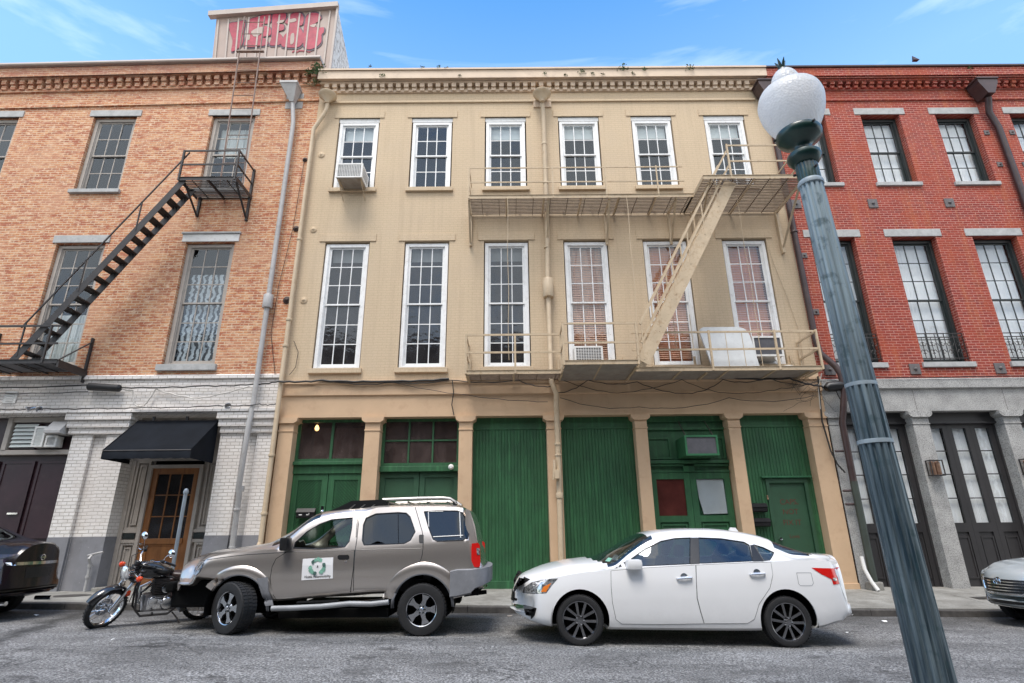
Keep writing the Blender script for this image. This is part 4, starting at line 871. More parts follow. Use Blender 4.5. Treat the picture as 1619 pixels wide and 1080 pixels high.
# ---- beige fire escape
FB=thing('fire_escape','beige painted iron fire escape with two long balconies and a steep stair','fire escape',(3.2,-.4,5.0)); M_='beige_metal'
bz=5.03
platform(FB,-1.04,1.20,-.80,-.01,bz,M_); railing(FB,[(-1.04,-.03,bz),(-1.04,-.80,bz),(1.20,-.80,bz)],(.46,.9),M_,posts=[(-1.04,-.80,bz),(-1.04,-.03,bz),(.12,-.80,bz)],h=.9)
platform(FB,1.20,2.86,-1.46,-.01,bz+.02,M_,along='y'); railing(FB,[(1.20,-.80,bz),(1.20,-1.46,bz),(2.86,-1.46,bz)],(.46,.92),M_,posts=[(1.20,-1.46,bz),(2.86,-1.46,bz),(1.20,-.8,bz)],h=.94)
# solid landing plate under the middle bay and the stair foot
b=MB(); b.box(1.22,2.84,-1.44,-.02,bz-.052,bz-.046); b.box(2.9,7.1,-.88,-.02,bz-.054,bz-.048); b.obj('deck_plate','ac_body',FB)
platform(FB,2.86,7.24,-.92,-.01,bz,M_); railing(FB,[(2.86,-.92,bz),(7.24,-.92,bz),(7.24,-.03,bz)],(.45,.88),M_,w=.045,posts=[(4.70,-.92,bz),(6.25,-.92,bz),(7.24,-.92,bz),(7.24,-.03,bz)],h=.9,balus=[((4.70,-.92,bz+.0),(6.25,-.92,bz),4),((3.5,-.92,bz+.43),(4.70,-.92,bz),3)])
b=MB()
for x in (-1.0,1.2,2.84,4.6,7.0): b.bar((x,-.03,bz-.06),(x,-.03,bz+.55),.05,.05); b.bar((x,-.75 if x<1.3 or x>3 else -1.3,bz-.07),(x,-.02,bz-.07),.045,.045); b.nx()
b.obj('bracket',M_,FB)
uz=9.72
platform(FB,-1.03,4.80,-.88,-.01,uz,M_); railing(FB,[(-1.03,-.03,uz),(-1.03,-.88,uz),(4.60,-.88,uz)],(.42,.86),M_,w=.032,posts=[(-1.03,-.88,uz),(1.16,-.88,uz),(2.55,-.88,uz),(3.9,-.88,uz)],h=.88)
b=MB()
for x in (-1.03,1.03,2.62,4.35): b.bbox(x-.03,x+.03,-.10,-.02,uz-1.0,uz-.03,.004); b.bar((x,-.82,uz-.06),(x,-.08,uz-.95),.05,.02); b.bar((x,-.86,uz-.06),(x,-.0,uz-.06),.03,.07); b.nx()
for x in (5.0,7.3): b.bbox(x-.035,x+.035,-.12,-.02,uz-1.3,uz-.03,.004); b.bar((x,-1.4,uz-.07),(x,-.1,uz-1.15),.05,.025); b.bar((x,-1.6,uz-.07),(x,0,uz-.07),.03,.07); b.nx()
for x in (-.6,.3,1.5,2.3,3.2,4.0): b.bbox(x-.025,x+.025,-.03,.0,uz+.02,uz+.45,.004); b.nx()
b.obj('bracket',M_,FB)
platform(FB,4.80,7.34,-1.64,-.01,uz+.012,M_,along='x'); railing(FB,[(5.50,-1.64,uz),(7.34,-1.64,uz),(7.34,-.03,uz)],(.45,.92),M_,w=.04,posts=[(5.50,-1.64,uz),(7.34,-1.64,uz),(7.34,-.03,uz)],h=.94)
stair(FB,(2.96,bz),(5.56,uz+.0),-1.44,-.86,19,M_,strh=.29,posts=6,rails=(.45,.9),rail=.9)
for x,l in ((-.03,4.4),(3.05,4.2),(5.9,3.9)):
    b=MB(); pts=[(x+.01*sin(k*1.3),-.90,uz-.05-l*k/10) for k in range(11)]; b.tube(pts,.007,5); 
    o=b.obj('hanging_cable','beige_pipe',FB)
# ---- downpipes
def pipe_thing(name,label,pts,r,mat,loc,bands=(),cat='downpipe',funnel=None,n=10):
    t_=thing(name,label,cat,loc); b=MB(); b.tube(pts,r,n); b.obj('pipe',mat,t_,smooth=True)
    for (x,y,z,rr,h) in bands: b=MB(); b.lathe([(rr,0),(rr*1.04,.01),(rr*1.04,h-.01),(rr,h)],(x,y,z),14); b.obj('pipe_collar',mat,t_,smooth=True)
    return t_
gx=-6.50
t_=pipe_thing('downpipe','pale grey downpipe with a square hopper head on the orange brick wall',[(-6.30,-.16,13.46),(-6.26,-.16,13.2),(-6.20,-.14,12.7),(-6.19,-.14,4.6),(-6.19,-.14,4.42),(-6.20,-.2,4.0),(-6.22,-.2,2.5),(-6.22,-.12,2.35),(-6.22,-.10,.45)],.062,'pipe_grey',(-6.3,-.2,.3),[(-6.195,-.14,6.95,.115,.36),(-6.22,-.12,2.42,.085,.12),(-6.22,-.12,2.0,.075,.05),(-6.22,-.1,1.2,.07,.04)])
b=MB(); X0,X1=-6.62,-6.14; b.bbox(X0-.02,X1+.02,-.44,-.02,13.92,14.0,.01)
v=[(X0,-.42,13.92),(X1,-.42,13.92),(X1,-.03,13.92),(X0,-.03,13.92),(-6.36,-.24,13.42),(-6.24,-.24,13.42),(-6.24,-.10,13.42),(-6.36,-.10,13.42)]
b.add(v,[(0,1,5,4),(1,2,6,5),(2,3,7,6),(3,0,4,7),(4,5,6,7)]); b.box(X0+.05,X1+.08,-.02,-.003,13.35,13.9); b.obj('hopper_head','pipe_grey',t_)
bp=[(-5.27,-.18,13.42),(-5.27,-.18,13.2),(-5.34,-.16,13.0),(-5.56,-.12,12.6),(-5.60,-.12,12.5),(-5.60,-.12,5.4),(-5.58,-.16,5.0),(-5.58,-.16,1.3)]
t_=pipe_thing('downpipe','beige downpipe with a round funnel along the seam beside the orange brick building',bp,.058,'beige_pipe',(-5.6,-.2,.3),[(-5.6,-.12,z,.07,.07) for z in (8.9,6.6,5.9)]+[(-5.58,-.16,z,.072,.06) for z in (3.2,1.9)])
b=MB(); b.lathe([(.06,0),(.065,.05),(.20,.20),(.255,.24),(.265,.28),(.25,.30),(.22,.29)],(-5.27,-.22,13.36),20); b.obj('funnel','beige_pipe',t_,smooth=True)
b=MB(); b.tube([(-5.58,-.16,1.32),(-5.60,-.20,1.2),(-5.66,-.3,1.08)],[.058,.06,.075],10); b.obj('pipe_shoe','beige_pipe',t_,smooth=True)
mp_=[(1.0,-.2,13.35),(1.03,-.14,13.1),(1.03,-.13,9.0),(1.0,-.13,8.0),(1.0,-.13,5.1),(1.0,-.22,4.9),(1.10,-.24,4.62),(1.10,-.14,4.35),(1.10,-.14,2.75),(1.08,-.12,.3)]
t_=pipe_thing('downpipe','beige downpipe running down the middle of the beige facade between the windows',mp_,.062,'beige_pipe',(1.05,-.2,.3),[(1.03,-.13,11.9,.078,.06),(1.03,-.13,10.6,.075,.05),(1.0,-.13,7.18,.135,.52),(1.0,-.13,8.6,.075,.04),(1.10,-.14,3.4,.078,.05),(1.10,-.14,3.15,.078,.04),(1.10,-.13,2.2,.082,.12)])
b=MB(); b.lathe([(.065,0),(.07,.05),(.21,.21),(.26,.25),(.27,.29),(.255,.31),(.22,.30)],(1.0,-.27,13.30),20); b.obj('funnel','beige_pipe',t_,smooth=True)
b=MB(); b.box(.76,1.28,-.045,-.005,13.32,13.6); b.obj('back_plate','beige_cornice',t_)
b=MB(); b.bbox(.99,1.10,-.30,-.18,2.62,2.82,.01); b.tube([(.97,-.22,2.6),(1.0,-.22,2.9),(1.0,-.2,3.05)],.03,8); b.obj('valve_box','beige_pipe',t_)
def hopper(t_,xc,w,mat):
    xc-=.15 if xc<10 else .45; b=MB(); b.prism([(xc-w,14.22),(xc+w,14.22),(xc+w*.96,14.10),(xc+w*.80,14.0),(xc+.10,13.72),(xc-.10,13.72),(xc-w*.80,14.0),(xc-w*.96,14.10)],-.46,-.06); b.bbox(xc-w-.03,xc+w+.03,-.49,-.04,14.22,14.27,.008); b.v=[(x,y,z-.38) for x,y,z in b.v]; return b.obj('hopper_head',mat,t_)
t_=pipe_thing('downpipe','dark brown downpipe on the seam between the beige and red brick facades',[(7.58,-.3,13.3),(7.60,-.14,13.0),(7.66,-.12,12.6),(7.66,-.12,5.95),(7.70,-.14,5.6),(7.92,-.30,5.22),(7.98,-.34,5.0),(7.98,-.34,4.6),(7.90,-.26,4.1),(7.86,-.20,3.85),(7.86,-.18,2.5)],.075,'pipe_brown',(7.75,-.3,.25),[(7.66,-.12,9.0,.09,.05)])
hopper(t_,7.72,.28,'pipe_brown')
b=MB(); b.tube([(7.86,-.18,2.5),(7.86,-.18,.34)],.078,12); b.obj('pipe_lower','pipe_green',t_,smooth=True)
b=MB(); b.bbox(7.72,8.0,-.28,-.05,.2,.38,.03); b.obj('pipe_base','concrete',t_)
b=MB()
for z in (2.3,2.0,3.2): b.tube([(7.62,-.10,z),(7.80,-.12,z)],.028,8)
b.obj('pipe_clamp','pipe_brown',t_)
t_=pipe_thing('downpipe','dark brown downpipe with a large hopper head high on the red brick facade',[(13.98,-.3,13.3),(14.02,-.14,12.9),(14.16,-.12,12.4),(14.18,-.12,.4)],.085,'pipe_brown',(14.3,-.3,.15),[]); hopper(t_,14.42,.29,'pipe_brown')
# white pvc outlet
b=MB(); b.tube([P(1362,880,-.2),P(1367,900,-.25),P(1378,920,-.32),P(1389,934,-.42)],.04,10); tag(b.obj('drain_outlet','white_plastic',None,loc=(8.0,-.3,.25),smooth=True),'short bent white plastic drain pipe at the foot of the first granite column','pipe')
# ---- air conditioners
def ac(name,label,x0,x1,z0,z1,y0,y1,body,grille,nx=0,nz=0,louv=0,loc=None,side=True):
    t_=thing(name,label,'air conditioner',((x0+x1)/2,(y0+y1)/2,z0)); b=MB(); e=.03
    b.bbox(x0,x1,y0+.03,y1,z0,z1,.012); b.obj('housing',body[1] if isinstance(body,tuple) else body,t_)
    body0=body[0] if isinstance(body,tuple) else body
    b=MB(); frame(b,x0-.004,x1+.004,z0-.004,z1+.004,y0,.045,.04); b.obj('front_frame',body0,t_)
    MB().box(x0+.04,x1-.04,y0+.02,y0+.028,z0+.04,z1-.04).obj('coil',grille,t_)
    b=MB()
    for i in range(1,nx): x=x0+.04+(x1-x0-.08)*i/nx; b.box(x-.006,x+.006,y0+.008,y0+.014,z0+.04,z1-.04)
    for i in range(1,nz): z=z0+.04+(z1-z0-.08)*i/nz; b.box(x0+.04,x1-.04,y0+.0045,y0+.0075,z-.006,z+.006)
    if nx+nz: b.obj('grille',body0,t_)
    if louv:
        b=MB()
        for i in range(louv): z=z0+.10+(z1-z0-.2)*i/(louv-1); b.box(x1-.0,x1+.004,y0+.1,y1-.1,z,z+.015)
        b.obj('side_louvre','ac_grille',t_)
    return t_
t_=ac('air_conditioner','white window air conditioner on a bracket in the top left beige facade window',-4.64,-3.94,10.54,10.98,-.60,.06,('white_plastic','white_plastic'),'ac_grille',14,9,5)
b=MB()
for x in (-4.58,-3.98): b.bar((x,-.56,10.51),(x,-.02,10.51),.03,.02); b.bar((x,-.54,10.50),(x+.02,-.03,10.16),.02,.02); b.nx()
b.obj('bracket','beige_metal',t_)
MB().box(-4.62,-3.96,-.56,-.09,10.525,10.538).obj('base_tray','ac_body',t_)
ac('air_conditioner','white air conditioner with a grid grille low in a window behind the middle balcony',1.60,2.30,5.40,5.84,-.16,.1,'white_plastic','ac_grille',10,9)
t_=ac('air_conditioner','white framed air conditioner with a dark coil beside the white sheet on the balcony',5.94,6.66,5.46,5.97,-.42,.12,'white_plastic','ac_grille')
b=MB(); b.tube([(6.45,-.4,5.42),(6.5,-.42,5.2)],.03,8); b.lathe([(.0,0),(.25,.0),(.27,.03),(.25,.06),(.10,.075),(0,.075)],(6.55,-.52,5.06),20); tag(b.obj('round_basin','white_plastic',None,loc=(6.55,-.52,5.05),smooth=True),'round white basin catching drips under the balcony air conditioner','basin')
# upright white sheet
b=MB(); b.prism([(4.66,6.10),(4.70,6.18),(4.78,6.22),(5.66,6.22),(5.80,6.16),(5.87,6.0),(5.9,5.08),(4.78,5.08)],-.42,-.36); 
for v_ in range(len(b.v)): x,y,z=b.v[v_]; b.v[v_]=(x+.06*(6.2-z),y-.12*(6.2-z),z)
o=b.obj('white_panel','white_sheet',None,loc=(5.3,-.4,5.05)); tag(o,'large white sheet with rounded corners propped up on the balcony','panel')
t_=ac('air_conditioner','dark green framed air conditioner above the double doors of the fifth bay',4.02,4.78,3.10,3.56,-.40,.3,('green_pale','green'),'ac_grille')
b=MB(); [b.bar((x,-.35,3.56),(x+.05,.24,4.0),.018,.018).nx() for x in (4.06,4.70)]; b.obj('hanger','black_metal',t_)
# left transom units
t_=ac('air_conditioner','upright white louvred box in the maroon transom left of the awning',-11.36,-11.10,3.50,3.98,-.05,.2,'white_plastic','shade_white',0,12)
t_=ac('air_conditioner','small white slatted box low in the maroon transom',-11.06,-10.80,3.50,3.76,-.03,.2,'white_plastic','ac_grille',7,0)
b=MB(); b.prismx([(.2,3.78),(.2,4.10),(-.02,4.10),(-.22,3.86),(-.22,3.80)],-11.0,-10.62); b.obj; o=b.obj('exhaust_hood','pipe_grey',None,loc=(-10.8,0,3.8)); tag(o,'grey metal exhaust hood above the small white box in the transom','exhaust hood')
b=MB(); b.box(-11.0+.02,-10.64,-.232,-.225,3.81,3.855)
# ---- awning
AW=thing('awning','black canvas awning over the wooden door','awning',(-8,-.4,3.0))
xa,xb=-8.98,-7.03; zt,zb2=4.12,3.28; out_=-.95
b=MB(); N_=24; vs=[];fs=[]
for i in range(N_+1):
    x=xa+(xb-xa)*i/N_
    for j in range(7): t2=j/6; vs.append((x,.02+(out_)*t2,zt-(zt-zb2)*t2+.015*sin(t2*pi)*-2+.006*sin(i*1.7)))
    vs.append((x,out_-.0+.012*sin(i*1.3),zb2-.20+.008*sin(i*2.1)))
for i in range(N_):
    for j in range(7): a=i*8+j; fs.append((a,a+1,a+9,a+8))
b.add(vs,fs)
for x in (xa,xb): b.add([(x,.02,zt),(x,out_,zb2),(x,out_,zb2-.2),(x,.02,zb2-.2)],[(0,1,2,3)])
b.obj('canvas','canvas_black',AW,smooth=True,angle=50)
b=MB(); b.tube([(xa+.02,.0,zb2-.1),(xa+.02,out_+.02,zb2-.02),(xb-.02,out_+.02,zb2-.02),(xb-.02,0,zb2-.1)],.015,6); b.tube([(xa,0,zt-.03),(xb,0,zt-.03)],.02,6)
for x in (-8.6,-7.8): b.bbox(x-.03,x+.03,-.02,.02,4.1,4.2,.004)
b.obj('awning_frame','black_metal',AW)
# ---- small wall fittings
b=MB(); b.tube([(-10.28,-.14,4.92),(-10.24,-.14,4.925),(-9.50,-.14,4.88),(-9.46,-.14,4.88)],[.05,.095,.09,.05],12); tag(b.obj('cable_closure','plastic_black',None,loc=(-9.9,-.14,4.85),smooth=True),'black splice case hung from cables above the awning on the white brick','cable box')
b=MB(); b.tube([(7.58,-.30,4.66),(7.64,-.30,4.70),(8.34,-.30,4.76),(8.42,-.30,4.78)],[.08,.12,.12,.07],12); tag(b.obj('cable_closure','plastic_black',None,loc=(8.0,-.3,4.6),smooth=True),'black splice case behind the brown downpipe at the corner of the granite front','cable box')
b=MB(); b.bbox(-12.34,-12.04,-.03,.0,4.56,4.86,.005)
for k in range(4): b.box(-12.28,-12.10,-.045,-.03,4.61+k*.06,4.63+k*.06)
tag(b.obj('wall_vent','white_plastic',None,loc=(-12.2,0,4.56)),'square louvred vent on the white brick at the far left','vent')
def flood(name,label,x,z,pair=True):
    t_=thing(name,label,'lamp',(x,-.05,z)); b=MB(); b.bbox(x-.05,x+.05,-.04,0,z-.05,z+.05,.01); b.obj('base','white_plastic',t_)
    for s_ in ((-1,1) if pair else (1,)):
        b=MB(); mt=Matrix.Rotation(s_*.7,3,'Z')@Matrix.Rotation(radians(115),3,'X'); b.lathe([(0,-.14),(.035,-.14),(.045,-.03),(.075,.03),(.07,.035),(0,.02)],(x+s_*.13,-.16,z+.02),14,mt); b.obj('lamp_head','alloy_bright',t_,smooth=True)
        b=MB(); b.tube([(x,-.03,z),(x+s_*.09,-.1,z+.03)],.015,6); b.obj('arm','white_plastic',t_)
flood('flood_light','twin white floodlight heads above the left maroon door',-11.42,4.36); flood('flood_light','single small floodlight at the right end of the awning',-6.92,4.40,False)
t_=thing('flood_light','small round white lamp at the right of the second bay transom','lamp',(-1.42,.0,2.9)); b=MB(); b.lathe([(0,-.06),(.035,-.058),(.058,-.03),(.065,0),(.035,.035),(.0,.04)],(-1.42,.10,2.95),16,RX); b.obj('lamp_head','white_plastic',t_,smooth=True); b=MB(); b.bar((-1.4,.12,2.96),(-1.4,.25,2.93),.03); b.obj('arm','white_plastic',t_)
def mailbox(label,x0,x1,z0,z1,y=.24,lines=True):
    t_=thing('mailbox',label,'mailbox',((x0+x1)/2,y,z0)); h=z1-z0
    b=MB(); b.prismx([(y,z0),(y,z1),(y-.06,z1),(y-.13,z0+h*.62),(y-.13,z0+.02),(y-.10,z0)],x0,x1); b.obj('box','mailbox_black',t_)
    b=MB(); b.prismx([(y,z1+.006),(y-.066,z1+.008),(y-.145,z0+h*.62),(y-.145,z0+h*.56),(y-.135,z0+h*.56),(y-.06,z1-.004),(y,z1-.004)],x0-.01,x1+.01); b.obj('lid','mailbox_black',t_)
    if lines:
        b=MB(); 
        for xx in (x0+.10,x1-.14): b.box(xx-.035,xx+.035,y-.136,y-.13,z0+h*.30,z0+h*.40)
        b.box(x1-.125,x1-.105,y-.136,y-.13,z0+h*.30,z0+h*.55); b.obj('number_plate','white_plastic',t_)
mailbox('black mailbox on the chevron doors behind the champagne car',-4.96,-4.55,1.83,2.04)
mailbox('upper of two black mailboxes on the boarded sixth bay',5.56,5.92,1.86,2.05,lines=False); mailbox('lower of two black mailboxes on the boarded sixth bay',5.56,5.94,1.54,1.72,lines=False)
b=MB(); b.bbox(6.0,6.03,.23,.26,2.14,2.24,.004); b.tube([(6.015,.22,2.18),(6.0,.2,2.14)],.012,6); tag(b.obj('latch','copper_lamp',None,loc=(6.0,.23,2.14)),'small brass latch left of the plain green door','latch')
def lantern(label,x,z):
    t_=thing('wall_lantern',label,'lamp',(x,-.1,z)); h=.36; w=.15; b=MB()
    frame(b,x-w,x+w,z,z+h,-.20,.018,.02); frame(b,x-w,x+w,z,z+h,-.06,.018,.02)
    for xx in (x-w+.01,x+w-.01):
        for zz in (z+.01,z+h-.01): b.bar((xx,-.19,zz),(xx,-.03,zz),.018)
    b.obj('frame','black_metal',t_)
    for s_ in (-1,1): b=MB(); b.lathe([(0,.02),(.052,.03),(.055,h-.05),(.03,h-.03),(0,h-.03)],(x+s_*.062,-.12,z),12); b.obj('lamp_tube','copper_lamp',t_,smooth=True)
    MB().quad((x-w+.02,-.19,z+.02),(x+w-.02,-.19,z+.02),(x+w-.02,-.19,z+h-.02),(x-w+.02,-.19,z+h-.02)).obj('pane','house_glass',t_)
lantern('copper twin tube lantern on the granite column beside the street lamp',9.86,2.61); lantern('copper twin tube lantern on the granite column at the right edge',12.07,2.62)
b=MB(); x,z=-9.27,.0; b.tube([(-9.28,-.12,.3),(-9.28,-.12,.93)],.028,8); b.tube([(-9.28,-.12,.9),(-9.28,-.20,1.02),(-9.28,-.12,1.1)],.03,8); b.tube([(-9.36,-.14,1.08),(-9.12,-.14,1.14),(-9.04,-.14,1.15)],.022,8); b.lathe([(0,0),(.045,0),(.045,.05),(0,.05)],(-9.28,-.12,.62),10); b.lathe([(0,0),(.045,0),(.045,.06),(0,.06)],(-9.28,-.12,.84),10)
tag(b.obj('standpipe','pipe_grey',None,loc=(-9.28,-.12,.3),smooth=True),'grey standpipe tap against the grey dado left of the wooden door','standpipe')
b=MB(); px0=P(294,778,-2.0); b.tube([(px0[0],-2.0,.2),(px0[0],-2.0,px0[2])],.034,10); b.lathe([(0,.0),(.045,.0),(.05,.04),(.03,.09),(0,.10)],(px0[0],-2.0,px0[2]-.03),10)
POLE=b.obj('signpost','steel_pole',None,loc=(px0[0],-2.0,.25),smooth=True); tag(POLE,'bare galvanised steel post at the kerb behind the motorcycle','post')
t_=thing('hanging_bulb','glowing bulb behind the transom pane of the first bay','lamp',(-4.80,.75,3.95)); b=MB(); b.lathe([(0,-.07),(.04,-.05),(.055,0),(.035,.05),(.02,.08),(0,.08)],(-4.84,.55,3.98),14); b.obj('bulb','bulb',t_,smooth=True); b=MB(); b.tube([(-4.84,.55,4.05),(-4.84,.55,4.14)],.02,8); b.obj('socket','black_metal',t_)
# ---- cables
def sag(pts,s=.05,n=8,wig=.01):
    out_=[]
    for a,c in zip(pts[:-1],pts[1:]):
        a,c=Vector(a),Vector(c)
        for k in range(n): t2=k/n; q=a.lerp(c,t2); q.z-=s*4*t2*(1-t2); q.z+=wig*sin(k*2.3+a.x*5); out_.append(q)
    out_.append(Vector(pts[-1])); return out_
cab=[('black cable strung along the top of the white brick ground floor',[(-24,-.08,5.0),(-14,-.08,4.98),(-10.3,-.1,4.98)],.014,.05,'cable_black'),
('black cable running from the splice case to the beige corner pipe',[(-9.46,-.13,4.90),(-7.5,-.09,4.93),(-6.3,-.09,4.96),(-5.6,-.26,4.98)],.014,.02,'cable_black'),
('second black cable sagging under the vent on the white brick',[(-24,-.06,4.8),(-13,-.06,4.82),(-10.3,-.06,4.82)],.009,.03,'cable_black'),
('white cable sagging in a long loop right of the splice case',[(-9.45,-.12,4.88),(-9.2,-.08,4.85),(-9.1,-.08,4.5),(-8.85,-.08,4.45),(-8.65,-.08,4.86),(-7.6,-.08,4.62),(-6.3,-.22,4.88)],.013,.03,'cable_white'),
('thin grey cable clipped above the awning and maroon door',[(-24,-.05,4.42),(-12.3,-.05,4.40),(-11.4,-.05,4.42),(-10,-.05,4.41),(-8.8,-.22,4.38),(-7,-.22,4.41),(-6.0,-.22,4.43),(-5.62,-.2,4.44)],.010,.02,'cable_black'),
('thick black cable bundle along the beam moulding of the beige building',[(-5.6,-.26,4.98),(-4.6,-.12,5.03),(-3.0,-.12,5.0),(-1.5,-.12,5.04)],.022,.02,'cable_black'),
('black cable continuing under the first balcony from the cable bundle',[(-4.3,-.12,5.0),(-2.9,-.12,4.97),(-1.5,-.12,5.02),(.2,-.14,4.98),(1.0,-.16,4.82)],.010,.06,'cable_black'),
('thin wire drooping across the beam of the second and third bays',[(-3.0,-.12,5.0),(-1.0,-.1,4.62),(.9,-.1,4.45)],.006,.03,'cable_black'),
('short wire dropping from the beam moulding to the third column',[(-1.42,-.12,5.0),(-1.38,-.12,4.7),(-1.42,-.1,4.4),(-1.36,-.1,4.14)],.010,0,'cable_black'),
('black wire looping below the middle balcony of the beige fire escape',[(1.1,-.12,4.66),(1.9,-.12,4.98),(3.1,-.12,4.92),(4.3,-.12,4.62),(5.2,-.12,4.95),(6.3,-.12,4.98),(7.5,-.2,4.8)],.008,.08,'cable_black'),
('long slack wire across the beam between the middle pipe and the seam',[(1.2,-.1,4.55),(3.1,-.1,4.3),(5.3,-.1,4.5),(7.4,-.15,4.55)],.006,.12,'cable_black'),
('crossing wire rising to the right under the long balcony',[(1.3,-.1,4.98),(2.6,-.12,4.64),(4.2,-.12,4.96),(5.2,-.12,4.62),(6.6,-.12,4.72),(7.5,-.2,4.9)],.006,.05,'cable_black'),
('bundle of black wires from the balcony to the seam downpipe',[(5.4,-.12,5.0),(6.8,-.2,4.95),(7.5,-.24,4.74),(7.66,-.28,4.70)],.018,.03,'cable_black'),
('black cable hanging down the seam beside the seventh column',[(7.50,-.2,5.0),(7.48,-.14,4.5),(7.45,-.1,3.9),(7.52,-.1,3.2),(7.60,-.12,2.9),(7.72,-.16,2.7)],.016,0,'cable_black'),
('white wire hanging beside the brown seam downpipe',[(7.55,-.3,5.05),(7.45,-.2,4.7),(7.44,-.14,4.2)],.008,0,'cable_white'),
('black loop of cable below the right splice case',[(7.8,-.3,4.62),(7.9,-.25,4.4),(8.2,-.25,4.36),(8.45,-.25,4.55),(8.38,-.3,4.76)],.010,0,'cable_black'),
('black cable along the foot of the red brick above the granite',[(7.66,-.09,5.0),(9.0,-.09,4.99),(12,-.09,4.99),(25,-.09,5.0)],.010,.02,'cable_black'),
('thin wire falling down the orange brick beside the grey downpipe',[(-5.78,-.04,11.5),(-5.85,-.04,9.3),(-6.02,-.04,7.6),(-6.05,-.04,6.3),(-5.8,-.04,5.2)],.006,0,'cable_black'),
('loop of wire on the beige wall beside the corner downpipe',[(-5.45,-.04,6.1),(-5.3,-.04,5.8),(-5.32,-.04,5.4),(-5.45,-.04,5.2)],.006,0,'cable_black'),
('thin cable falling down the beige wall beside the brown downpipe',[(6.9,-.03,9.0),(7.0,-.03,8.2),(7.2,-.03,7.2),(7.35,-.03,6.2),(7.3,-.03,5.2)],.006,0,'beige_pipe')]
for lab,pts,r,s,mt in cab: tag(MB().tube(sag(pts,s),r*1.25,5).obj('wall_cable',mt,None,loc=pts[0],smooth=True),lab,'cable')
# tangle of dry vine and wire by the seam
b=MB()
for k in range(26):
    p=Vector((random.uniform(6.9,7.6),-.13,random.uniform(4.5,5.0))); pts=[p]
    d=Vector((random.uniform(-1,1),0,random.uniform(-1,1)))*.09
    for q in range(6): d+=Vector((random.uniform(-.05,.05),random.uniform(-.01,.01),random.uniform(-.05,.05))); p=p+d; p.y=min(p.y,-.1); pts.append(p)
    b.tube(pts,.004,3)
tag(b.obj('dry_vine','cable_black',None,loc=(7.3,-.1,4.5)),'tangle of dry vine twigs under the right end of the balcony','vine',None,'stuff')
# ---- weeds on the cornices
def weed(label,x,z,s,mat='leaf',y=-.32,n=26,group='weeds on the cornice'):
    t_=None; b=MB()
    for k in range(int(n*max(.6,s/.1))):
        a=random.uniform(0,2*pi); el=random.uniform(-.3,1.4); r=s*random.uniform(.25,1); d=Vector((cos(a)*cos(el),-abs(sin(a)*cos(el))*.7,sin(el)))
        p=Vector((x,y,z))+d*r; u=d.cross(Vector((0,0,1))).normalized() if abs(d.z)<.99 else Vector((1,0,0)); w=random.uniform(.012,.028)*(1+s*2); l=d*w*1.8+Vector((0,0,random.uniform(-.02,.01)))
        b.add([p,p+u*w*.6+l*.5,p+l,p-u*w*.6+l*.5],[(0,1,2,3)])
        if k%4==0: b.tube([(x,y,z-.02),tuple(p)],.003,3)
    o=b.obj('cornice_weed',mat,None,loc=(x,y,z)); tag(o,label,'plant',group); return o
wl=[('small green weed on the cornice left of the top left beige window',605,121,.09),('tiny weed on the beige cornice above the third window',727,121,.05),('weed on the beige cornice right of the middle funnel',861,118,.07),
('tiny weed just left of a tuft near the cornice middle',894,120,.04),('leafy tuft on the beige cornice above the fourth window',920,116,.10),('thin weed right of the leafy tuft on the beige cornice',936,118,.07),('small sprig on the beige cornice before the big tuft',953,119,.06),
('largest green tuft on the beige cornice above the fifth window',985,111,.17),('small ragged weed beside the largest cornice tuft',1000,118,.05),('drooping green weed on the beige cornice between the fifth and sixth windows',1018,112,.10),('broad dark green tuft at the top edge of the beige cornice near the sixth window',1090,110,.16),
('low weed on the rim of the beige cornice at left',585,107,.06),('low weed on the rim of the beige cornice over the second window',668,108,.06),('flat weed on the rim of the beige cornice over the third window',694,108,.07),('flat weed on the beige cornice rim left of the middle funnel',706,109,.05),('weed in the red brick cornice left of the right hopper',1533,110,.09)]
for lab,px,py,s in wl:
    x,z=F(px,py,-.3); weed(lab,x,z,s,'leaf' if s>.06 else 'leaf_dry',-.31)
for k in range(3): weed('dark green bush growing out of the brick corner beside the beige cornice',-5.66,14.42,.34,'leaf',-.24,60) if k==0 else None
weed('trailing dark weed below the bush at the orange brick corner',-5.74,14.1,.24,'leaf_dry',-.12,30)
x,z=F(1450,100,-.2); b=MB(); b.add([(x-.06,-.2,14.84),(x+.12,-.2,14.84),(x+.10,-.1,14.84),(x-.05,-.1,14.84),(x-.05,-.16,15.02)],[(0,1,4),(1,2,4),(2,3,4),(3,0,4),(0,3,2,1)]); tag(b.obj('roof_finial','pipe_brown',None,loc=(x,-.2,14.84)),'small dark pointed piece of flashing on top of the red brick parapet','flashing')
# ---- street details
def zdisc(name,label,x,y,rx,ry,mat,cat,dz=.006,zf=SZ,noise_=0):
    b=MB(); n=28; vs=[(x+rx*cos(a)*(1+noise_*random.uniform(-1,1)),y+ry*sin(a)*(1+noise_*random.uniform(-1,1))) for a in [2*pi*k/n for k in range(n)]]
    b.add([(p[0],p[1],zf(*p)+dz) for p in vs]+[(p[0],p[1],zf(*p)+dz-.03) for p in vs],[tuple(range(n))]+[(k,k+n,(k+1)%n+n,(k+1)%n) for k in range(n)]); return tag(b.obj(name,mat,None,loc=(x,y,zf(x,y))),label,cat)
zdisc('manhole_cover','dark round cover in the pavement left of the standpipe',-8.9,-1.0,.33,.33,'manhole_iron','manhole')
b=MB(); b.box(9.15,9.95,-1.35,-.95,SZ(9.5,-1.1)-.02,SZ(9.5,-1.1)+.006); tag(b.obj('drain_cover','manhole_iron',None,loc=(9.5,-1.1,.2)),'dark iron cover plate in the pavement right of the street lamp','drain cover')

